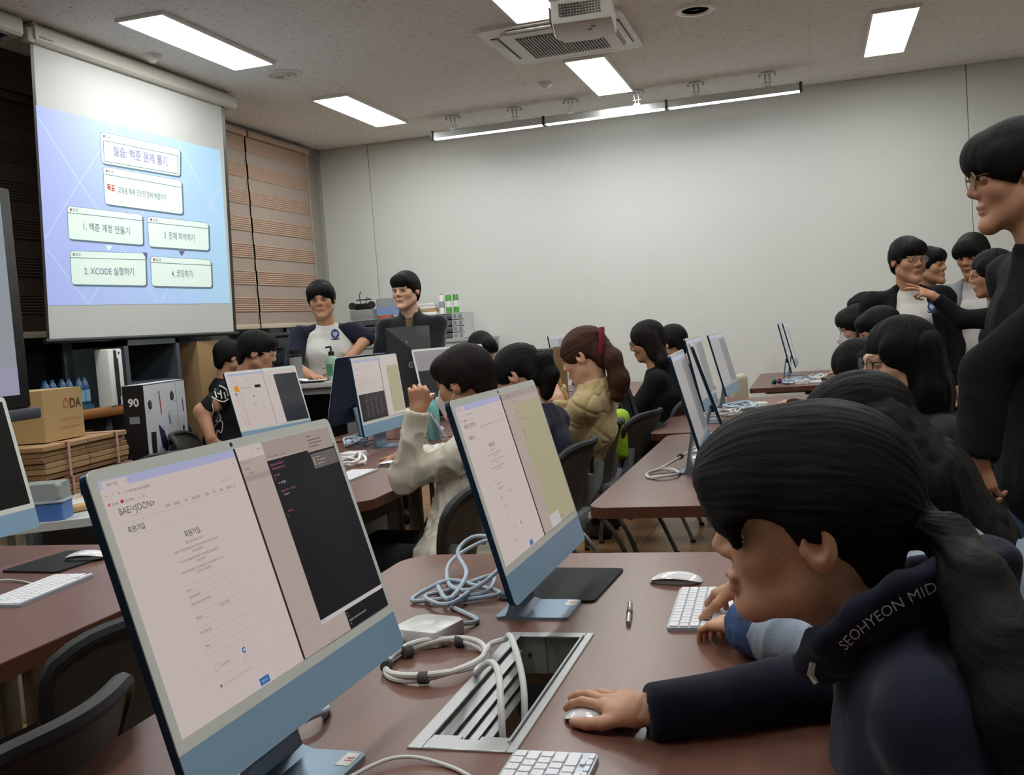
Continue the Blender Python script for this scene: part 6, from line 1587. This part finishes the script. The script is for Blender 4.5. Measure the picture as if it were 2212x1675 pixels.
def band(pixels, Yg, s_, size, m_, name, parent):
    """lettering sewn onto the cloth along a line"""
    vs, fs = text_mesh(s_, 1.0, 'LEFT', .0); w_ = max(v[0] for v in vs)
    A, B_, C_ = pixels
    out = []
    for v in vs:
        t = v[0]/w_; p = [(1-t)**2*A[i]+2*t*(1-t)*B_[i]+t*t*C_[i] for i in (0, 1)]; d = [2*(1-t)*(B_[i]-A[i])+2*t*(C_[i]-B_[i]) for i in (0, 1)]
        L = math.hypot(*d); nx, ny = d[1]/L, -d[0]/L; q = (p[0]+nx*v[1]*size, p[1]+ny*v[1]*size)
        dr = ray(*q).normalized(); hit = bv.ray_cast(Vector((0, 0, CAMZ)), dr); loc = hit[0] if hit[0] is not None else Vector(at(q[0], q[1], Yg)); nn = hit[1] if hit[0] is not None else -dr
        if nn.dot(dr) > 0: nn = -nn
        out.append(tuple(loc+nn*.0012-Vector(g)))
    return MB().add(out, fs).build(name, m_, parent)
band(((1826, 1406), (1893, 1330), (2026, 1276)), 1.22, 'SEOHYEON MID', 34, mat('lettering_white', 'e6e6e2', .7), 'lettering', hood)
ds = MB().tube([Vector(PX(1757, 1432, 1.25)-g), Vector(PX(1752, 1460, 1.245)-g), Vector(PX(1764, 1478, 1.24)-g)], [.004, .0055, .004], 8).build('drawstring_tip', M_chr, p1['root'])
tr_ = MB()
for k in range(10):
    a = 2*PI*k/10; tr_.lathe([(0, -.006), (.006, 0), (0, .006)], 8, M=Matrix.Translation(Vector(tie-g)+Vector((.006*math.cos(a), .020*math.sin(a), .024*math.cos(a)))))
tr_.build('hair_tie', mat('tie_beads', '6b5a48', .3, metal=.6), p1['hair'])

# ---- girl in denim jacket typing behind her
hc2 = PX(1850, 950, 2.02)
wl2 = PZ(1612, 1352, .765); wr2 = PZ(1612, 1262, .80)
n2 = hc2+A3((.10, 0, -.15))
p2 = person('girl in pale denim jacket typing on the keyboard behind the foreground girl', hc2, 178, 180, 16, 0, 1.0, 'mid', False, neck=n2, pelvis=(.44, 1.97, .50), hair='pony', hairm=M_hb, hair_amp=.003, hax=(0, -1, -.1), hpole=(0, -.1, 0),
    curtain=[([(hc2+A3((.05, -.03, .03)), .075), (hc2+A3((.13, -.05, -.07)), .08), (hc2+A3((.20, -.05, -.18)), .075), (hc2+A3((.235, -.05, -.30)), .05)], (1.25, .75), (0, 1, .3))],
    arms={'l': dict(w=wl2, e=tuple(PZ(1812, 1405, .785)), f=unit(PZ(1490, 1330, .745)-wl2), n=(.0, -.1, 1), pose='type', cuff=.80, cr=.046, res=.0026), 'r': dict(w=wr2, e=(.12, 2.17, .79), f=unit(PZ(1520, 1285, .75)-wr2), n=(-.25, .1, 1), pose='type', res=.0028)},
    top=M_denim, top_res=.007, amp=.008, topfreq=14, trousers=M_black_t, res=.0036, name_top='denim_jacket')
T = Sdf(.004); e_, w_, _ = p2['AR']['l']; d_ = unit(w_-e_); T.cone(w_-d_*.052, w_-d_*.016, .0475, .0455, .01); T.cone(w_+d_*.035, w_+d_*.1, .045, .05, .004, -1); V, F = T.mesh(); V = relax(V, F, 1); V = fold(V, F, .003, 30, 4); organic('turned_cuff', V, F, mat('denim_dark', '34507c', .85, bump=(500, .6, .002), var=(25, .3)), p2['root'], p2['ground'])

# ---- girl with long hair and glasses
h3 = PX(1942, 778, 3.3)
p3 = person('girl with long black hair and dark glasses in a charcoal top', h3, 197, 186, 6, 0, 1.06, 'light', False, neck=h3+A3((.06, 0, -.17)), pelvis=(.50, 3.33, .50), hair='long', hair_amp=.003,
    curtain=[([(h3+A3((.060, .0, .03)), .080), (h3+A3((.078, -.01, -.10)), .080), (h3+A3((.095, -.02, -.19)), .06)], (1.1, .85), (0, 1, .1))],
    top=M_char, trousers=M_black_t, glass=M_blk, res=.004, name_top='sweater', arms={'r': dict(w=(-.02, 3.45, .755), f=(-1, .1, 0), n=UP, pose='mouse'), 'l': dict(w=(.02, 3.2, .755), f=(-1, 0, 0), n=UP, pose='type')})
# ---- further heads along the right tables
h4 = PX(1852, 796, 4.75)
person('student with bowed dark head between the glasses girl and the masked boy', h4, 182, 180, 38, 0, 1.0, 'mid', False, neck=h4+A3((.10, 0, -.13)), pelvis=(.48, 4.72, .5), hair='long', top=M_blackj, trousers=M_black_t, res=.005, top_res=.012, name_top='sweater',
    curtain=[([(h4+A3((.03, -.03, .03)), .075), (h4+A3((.02, -.04, -.10)), .07)], (1.1, .8), (0, 1, 0))],
    arms={'l': dict(w=PZ(1700, 872, .765), e=(.12, 4.70, .77), f=unit(PZ(1640, 866, .75)-PZ(1700, 872, .765)), n=UP, pose='flat')})
h5 = PX(1852, 706, 6.9)
person('boy in glasses and white face mask leaning to his screen', h5, 182, 180, 10, 0, 1.12, 'mid', True, neck=h5+A3((.09, 0, -.16)), pelvis=(.66, 7.0, .5), hair='bowl', top=M_blackj, trousers=M_black_t, glass=M_brk, mask=True, res=.0048, top_res=.012,
    arms={'r': dict(w=PZ(1812, 802, .76), e=(.36, 7.35, .79), f=unit(PZ(1768, 800, .75)-PZ(1812, 802, .76)), n=UP, pose='flat')})
h6 = PX(1900, 716, 5.6)
person('student whose dark hair shows just above the glasses girl', h6, 185, 180, 15, 0, 1.0, 'mid', True, neck=h6+A3((.08, 0, -.16)), pelvis=(.62, 5.6, .5), hair='short', top=M_blackj, trousers=M_black_t, res=.006, top_res=.014)
h7 = PX(1866, 668, 8.3)
person('student beyond the masked boy, only the hair showing', h7, 180, 180, 15, 0, 1.0, 'mid', True, neck=h7+A3((.07, 0, -.17)), pelvis=(.78, 8.3, .5), hair='short', top=M_blackj, trousers=M_black_t, res=.006, top_res=.014)
# ---- standing man at the right edge
hs_ = PX(2196, 378, 2.75)
p8 = person('standing man in black with thin-framed glasses at the right edge', hs_, 182, 197, 6, 0, 1.06, 'warm', True, neck=hs_+A3((.065, 0, -.19)), sit=False, hair='bowl', hair_amp=.002, top=M_blackj, top_res=.009, trousers=M_denim_d, glass=M_gold, res=.0035, build=1.10, collar=.012,
    arms={'r': dict(w=hs_+A3((.0, .22, -.70)), e=hs_+A3((.03, .25, -.44)), f=(-.1, 0, -1), n=(-1, 0, 0)), 'l': dict(w=PX(2108, 985, 2.56), e=PX(2132, 805, 2.60), f=(.1, .1, -1), n=(-.5, -.8, 0), pose='relax', cr=.05, cuff=.95)}, flare=.03)
# ---- group standing behind
def emblem(P, px, py, Y, size=.03):
    o = PX(px, py, Y)-P['ground']; f_ = unit(A3((0, 0, CAMZ))-PX(px, py, Y)); x_ = unit(np.cross(UP, f_)); y_ = np.cross(f_, x_); M_ = frame(o+f_*.012, x_, y_, f_)
    e = MB().prism([(size*.8*math.cos(a), size*math.sin(a)) for a in [2*PI*i/16 for i in range(16)]], 0, .004, M=M_).build('crest', mat('crest_blue', '2c3f73', .6), P['root'])
    MB().prism([(-size*.45, size*.45), (-size*.45, -size*.1), (0, -size*.6), (size*.45, -size*.1), (size*.45, size*.45)][::1], .004, .006, M=M_).build('crest_shield', mat('crest_pale', 'a9b6cf', .6), e)
    MB().prism([(-size*1.05, -size*.75), (-size*.6, -size*1.15), (size*.6, -size*1.15), (size*1.05, -size*.75), (size*.6, -size*.9), (-size*.6, -size*.9)], .002, .005, M=M_).build('crest_ribbon', mat('crest_navy', '1d2746', .6), e)
h9 = PX(1962, 562, 6.6)
def open_front(P, V): return V
p9 = person('standing boy in open black jacket over a white t-shirt, with glasses', h9, -62, -78, 4, 0, 1.12, 'warm', True, neck=h9+A3((-.01, .06, -.19)), sit=False, hair='short', top=M_tee_w, trousers=M_black_t, glass=M_gold, res=.0045, top_res=.011, build=1.12, name_top='t_shirt')
h10 = PX(2008, 575, 7.1)
person('boy standing hidden behind the boy in the open jacket', h10, -30, -60, 0, 0, 1.0, 'warm', True, sit=False, hair='short', top=M_blackj, trousers=M_black_t, res=.006, top_res=.015)
h11 = PX(2100, 552, 6.75)
p11 = person('standing boy in white collared shirt and grey cardigan looking down', h11, -122, -105, 14, 0, 1.06, 'warm', True, sit=False, hair='bowl', top=M_tee_w, trousers=M_black_t, res=.0045, top_res=.011, name_top='collared_shirt', collar=.015)
h12 = PX(2142, 592, 5.9)
p12 = person('standing girl with glasses in black pointing to the left', h12, 178, 190, 4, 0, 1.04, 'warm', False, sit=False, hair='long', top=M_blackj, trousers=M_black_t, glass=M_gold, res=.0045, top_res=.011,
    curtain=[([(h12+A3((.05, -.02, .02)), .065), (h12+A3((.06, -.03, -.12)), .065), (h12+A3((.06, -.03, -.22)), .05)], (1.1, .8), (0, 1, 0))],
    arms={'l': dict(w=PX(2018, 640, 5.75), e=PX(2075, 690, 5.75), f=unit(PX(1972, 622, 5.72)-PX(2018, 640, 5.75)), n=(0, -.6, .8), pose='point', cuff=.88)})
def vest(P, m_, name, gap=.10, res=.012, ex=.018):
    """open jacket: shell over the torso and arms with the front cut away"""
    T = Sdf(res); pv, nk_, rt, fw = P['pelvis'], P['neck'], P['rt'], P['fw']; ax_ = unit(nk_-pv); ch = P['chest']; b = .19+ex; shc = nk_-ax_*.055
    T.ecap(pv-ax_*.10, ch, (b+.012, .145+ex), (b+.01, .145+ex), rt, .03); T.ecap(ch, shc, (b, .138+ex), (.14, .09+ex), rt, .03); T.cone(nk_-ax_*.06, nk_-ax_*.0, .086, .08, .03)
    for s in 'lr':
        el, w_, a = P['AR'][s]; T.cone(shc, P['SH'][s], .075, .070, .03); T.cone(P['SH'][s], el, .073, .062, .03); T.cone(el, el+(w_-el)*.92, .060, .048, .02)
    T.ecap(pv-ax_*.25+fw*.19, nk_+fw*.11+ax_*.05, (gap, .15), (gap*.6, .09), rt, .01, -1); T.cone(nk_+UP*.0, nk_+UP*.3, .062, .08, .006, -1)
    V, F = T.mesh(); V = relax(V, F, 1); V = fold(V, F, .007, 9, 3); return organic(name, V, F, m_, P['root'], P['ground'])
vest(p9, M_blackj, 'open_jacket', .15); vest(p11, M_grey, 'cardigan', .11)
emblem(p9, 2013, 663, 6.44, .030)
# ---- the two lecturers
h13 = PX(694, 648, 6.30)
p13 = person('standing man in white raglan shirt with navy sleeves, hand on hip', h13, -72, -68, 2, 3, 1.06, 'warm', True, sit=False, neck=h13+A3((-.0, .05, -.185)), hair='part', top=M_tee_w, trousers=M_black_t, res=.0042, top_res=.009, sleeve=.55, bare=('l', 'r'), name_top='raglan_shirt',
    arms={'l': dict(w=PX(738, 792, 6.18), e=PX(792, 732, 6.42), f=(-.7, -.4, -.5), n=(.3, -.9, .2), pose='relax'), 'r': dict(w=PX(672, 812, 5.98), e=PX(632, 790, 6.14), f=(.8, -.5, -.1), n=UP, pose='flat')})
T = Sdf(.009)
for s in 'lr':
    el, w_, a = p13['AR'][s]; S0 = p13['SH'][s]; nb_ = p13['neck']-UP*.03; T.cone(nb_*.62+S0*.38, S0, .062, .072, .03); T.cone(S0, S0+(el-S0)*.94, .072, .060, .03)
V, F = T.mesh(); V = relax(V, F, 1); V = fold(V, F, .005, 10, 1); organic('navy_sleeves', V, F, M_navyh, p13['root'], p13['ground']); emblem(p13, 724, 722, 6.17, .034)
h14 = PX(876, 628, 6.55)
p14 = person('standing man in black high-collared fleece smiling', h14, -98, -80, 2, 0, 1.06, 'light', True, sit=False, neck=h14+A3((.0, .055, -.185)), hair='short', hair_amp=.002, top=cloth('fleece_black', '15161b', .95, .4), trousers=M_black_t, res=.0042, top_res=.009, collar=.045, vneck=True, name_top='fleece', build=1.04, shirt=cloth('tee_olive', '6b5a3c'),
    arms={'l': dict(w=h14+A3((.12, -.25, -.56)), f=(-.4, -.6, -.4), n=(0, 0, 1)), 'r': dict(w=h14+A3((-.14, -.27, -.56)), f=(.4, -.6, -.4), n=(0, 0, 1))})
# ---- white jacket student with mask and raised fist
h15 = PX(1003, 826, 3.55)
p15 = person('student in ivory windbreaker and white face mask with a raised fist', h15, 166, 172, 10, 0, 1.08, 'warm', True, neck=h15+A3((.065, -.01, -.185)), pelvis=(-1.24, 3.40, .50), hair='short', hairm=M_hdk, hair_amp=.0025, mask=True, top=M_ivory, top_res=.0065, amp=.014, topfreq=13, trousers=M_black_t, res=.0035, name_top='windbreaker', flare=.035,
    arms={'l': dict(w=PX(902, 893, 3.30), e=PX(878, 1030, 3.30), f=unit(PX(906, 850, 3.30)-PX(902, 893, 3.30)), n=(.55, -.80, .1), pose='fist', cuff=.97, cr=.042, res=.003), 'r': dict(w=PZ(868, 985, .775), e=(-1.38, 3.72, .80), f=unit(PZ(838, 990, .76)-PZ(868, 985, .775)), n=UP, pose='mouse')})
# ---- girl with short ponytail in navy
h16 = PX(1118, 812, 4.12)
t16 = PX(1160, 782, 4.10)
person('girl with short black ponytail in navy behind the second computer', h16, 172, 178, 22, 0, 1.04, 'mid', False, neck=h16+A3((.09, 0, -.15)), pelvis=(-1.12, 4.13, .5), hair='pony', tail=[(h16+A3((.07, 0, .05)), .035), (t16, .02), (PX(1178, 778, 4.1), .030), (PX(1190, 810, 4.1), .034), (PX(1180, 850, 4.1), .028)], top=M_navyh, trousers=M_black_t, res=.004, name_top='sweatshirt', hax=(0, -1, .1), hpole=(0, -.1, .03),
    arms={'r': dict(w=(-1.50, 4.34, .775), f=(-1, .1, 0), n=UP, pose='mouse'), 'l': dict(w=(-1.47, 3.98, .775), f=(-1, .1, 0), n=UP, pose='type')})
# ---- woman in quilted jacket
h17 = PX(1262, 770, 4.70)
def quilt(V, F):
    N = vnormals(V, F); c = h17[:2]+A3((.1, 0)); a = np.arctan2(V[:, 1]-c[1], V[:, 0]-c[0]); z = V[:, 2]; u = (a*2.4+V[:, 0]*4)
    w1 = np.sin(u*1.5+z*21+.9*np.sin(z*14)); w2 = np.sin(u*1.5-z*21+.9*np.sin(u*3)); d = np.minimum(np.abs(w1), np.abs(w2))
    return V+N*(.009*np.minimum(1, d*2.2)**.5-.004)[:, None]
p17 = person('woman in tan quilted jacket with a red hair clip', h17, 170, 176, 16, 0, 1.10, 'light', False, neck=h17+A3((.045, 0, -.168)), pelvis=(-1.17, 4.80, .50), hair='half', hairm=M_hbr, hair_amp=.003, hax=(0, -1, .2), hpole=(0, -.1, .05), top=M_tanq, top_res=.0068, amp=.003, trousers=M_black_t, res=.0038, name_top='quilted_jacket', build=1.08, collar=.03, extra={'shape': quilt},
    curtain=[([(h17+A3((.085, -.01, .055)), .045), (h17+A3((.135, -.02, -.02)), .055), (h17+A3((.165, -.02, -.12)), .055), (h17+A3((.15, -.03, -.19)), .04)], (1.1, .8), (0, 1, 0))],
    arms={'l': dict(w=PX(1212, 862, 4.62), f=(-.9, .1, .45), n=(.2, -.9, .3), pose='relax'), 'r': dict(w=PX(1205, 830, 4.84), f=(-.3, -.2, .95), n=(.6, .6, 0), pose='fist')})
MB().bbox((-.012, -.02, -.065), (.012, .02, .065), .008).build('hair_clip', mat('clip_red', '7c1f30', .35), p17['hair'], loc=tuple(PX(1299, 736, 4.64)-p17['ground']), rot=(0, R(6), 0))
# ---- woman in black with glasses, boy beyond, boy with glasses
h18 = PX(1397, 738, 6.1)
person('woman in black with long hair and gold-rimmed glasses at the far table', h18, 180, 180, 12, 0, 1.0, 'warm', False, neck=h18+A3((.06, 0, -.17)), pelvis=(-.88, 6.08, .5), hair='long', hairm=M_hdk, top=M_blackj, trousers=M_black_t, glass=M_gold, res=.0045, top_res=.011, name_top='sweater',
    curtain=[([(h18+A3((.05, -.02, .03)), .06), (h18+A3((.09, -.03, -.12)), .06), (h18+A3((.12, -.03, -.28)), .045)], (1.1, .7), (0, 1, 0))], arms={'l': dict(w=PX(1340, 822, 5.98), f=(-1, .2, -.2), n=UP, pose='flat'), 'r': dict(w=(-1.30, 6.3, .79), f=(-1, 0, 0), n=UP, pose='flat')})
h19 = PX(1452, 742, 6.9)
person('boy with short hair seen from behind beyond the woman in black', h19, 150, 170, 8, 0, 1.0, 'warm', True, neck=h19+A3((.06, -.02, -.17)), pelvis=(-.80, 6.85, .5), hair='short', top=M_navyh, trousers=M_black_t, res=.005, top_res=.013)
h20 = PX(1041, 758, 6.45)
person('boy with glasses resting his face on his hand at the far table', h20, -45, -60, 18, 0, 1.0, 'warm', True, neck=h20+A3((-.03, .07, -.16)), pelvis=(-2.12, 6.70, .5), hair='bowl', top=M_blackj, trousers=M_black_t, glass=M_blk, res=.0048, top_res=.013,
    arms={'l': dict(w=PX(1066, 806, 6.38), f=(-.1, -.1, 1), n=(.8, -.3, 0), pose='relax')})
# ---- man in black t-shirt bending, boy behind
h21 = PX(556, 762, 5.6)
p21 = person('man in printed black t-shirt with glasses turning away to the right', h21, 28, 20, 14, 0, 1.08, 'warm', True, neck=h21+A3((-.10, -.02, -.15)), pelvis=(-3.46, 5.42, .52), hair='short', top=cloth('tee_black', '17181b'), trousers=M_black_t, glass=M_brk, res=.0042, top_res=.010, sleeve=.5, bare=('l', 'r'), name_top='t_shirt', build=1.1,
    arms={'r': dict(w=PX(455, 945, 5.2), e=PX(437, 890, 5.25), f=(.3, -.2, -.9), n=(.3, -.9, 0), pose='relax')})
bt = p21['top']; Vt = [tuple(v.co) for v in bt.data.vertices]; Ft = [tuple(p.vertices) for p in bt.data.polygons]; bvt = BVHTree.FromPolygons(Vt, Ft); g21 = Vector(p21['ground'])
def print_on(lines, w_, m_, name, parent):
    mb = MB()
    for ln in lines:
        pts = []
        for q in spline([(x, y, 0) for x, y in ln], 5):
            d = ray(q[0], q[1]).normalized(); hit = bvt.ray_cast(Vector((0, 0, CAMZ))-g21, d)
            if hit[0] is not None: pts.append(hit[0]-d*.003)
        if len(pts) > 2: mb.tube(pts, w_, 5)
    if mb.v: mb.build(name, m_, parent)
print_on([[(459, 836), (474, 834), (489, 842), (493, 856)], [(458, 858), (472, 866), (484, 868), (494, 862)], [(464, 846), (468, 860)], [(476, 844), (479, 862)], [(484, 848), (488, 862)], [(470, 850), (476, 852)]], .004, M_stick, 'white_print', p21['root'])
print_on([[(458, 872), (461, 886), (459, 894)], [(468, 880), (471, 900), (466, 912), (478, 905)], [(461, 925), (474, 910), (481, 915), (478, 935), (470, 930), (466, 945), (461, 925)], [(472, 890), (476, 900), (474, 912)]], .003, M_stick, 'white_print', p21['root'])
h22 = PX(496, 772, 6.35)
person('boy half hidden behind the man in the printed t-shirt', h22, 60, 40, 5, 0, 1.0, 'warm', True, neck=h22+A3((-.05, -.03, -.17)), pelvis=(-3.98, 6.2, .52), hair='short', top=M_blackj, trousers=M_black_t, res=.0055, top_res=.014)
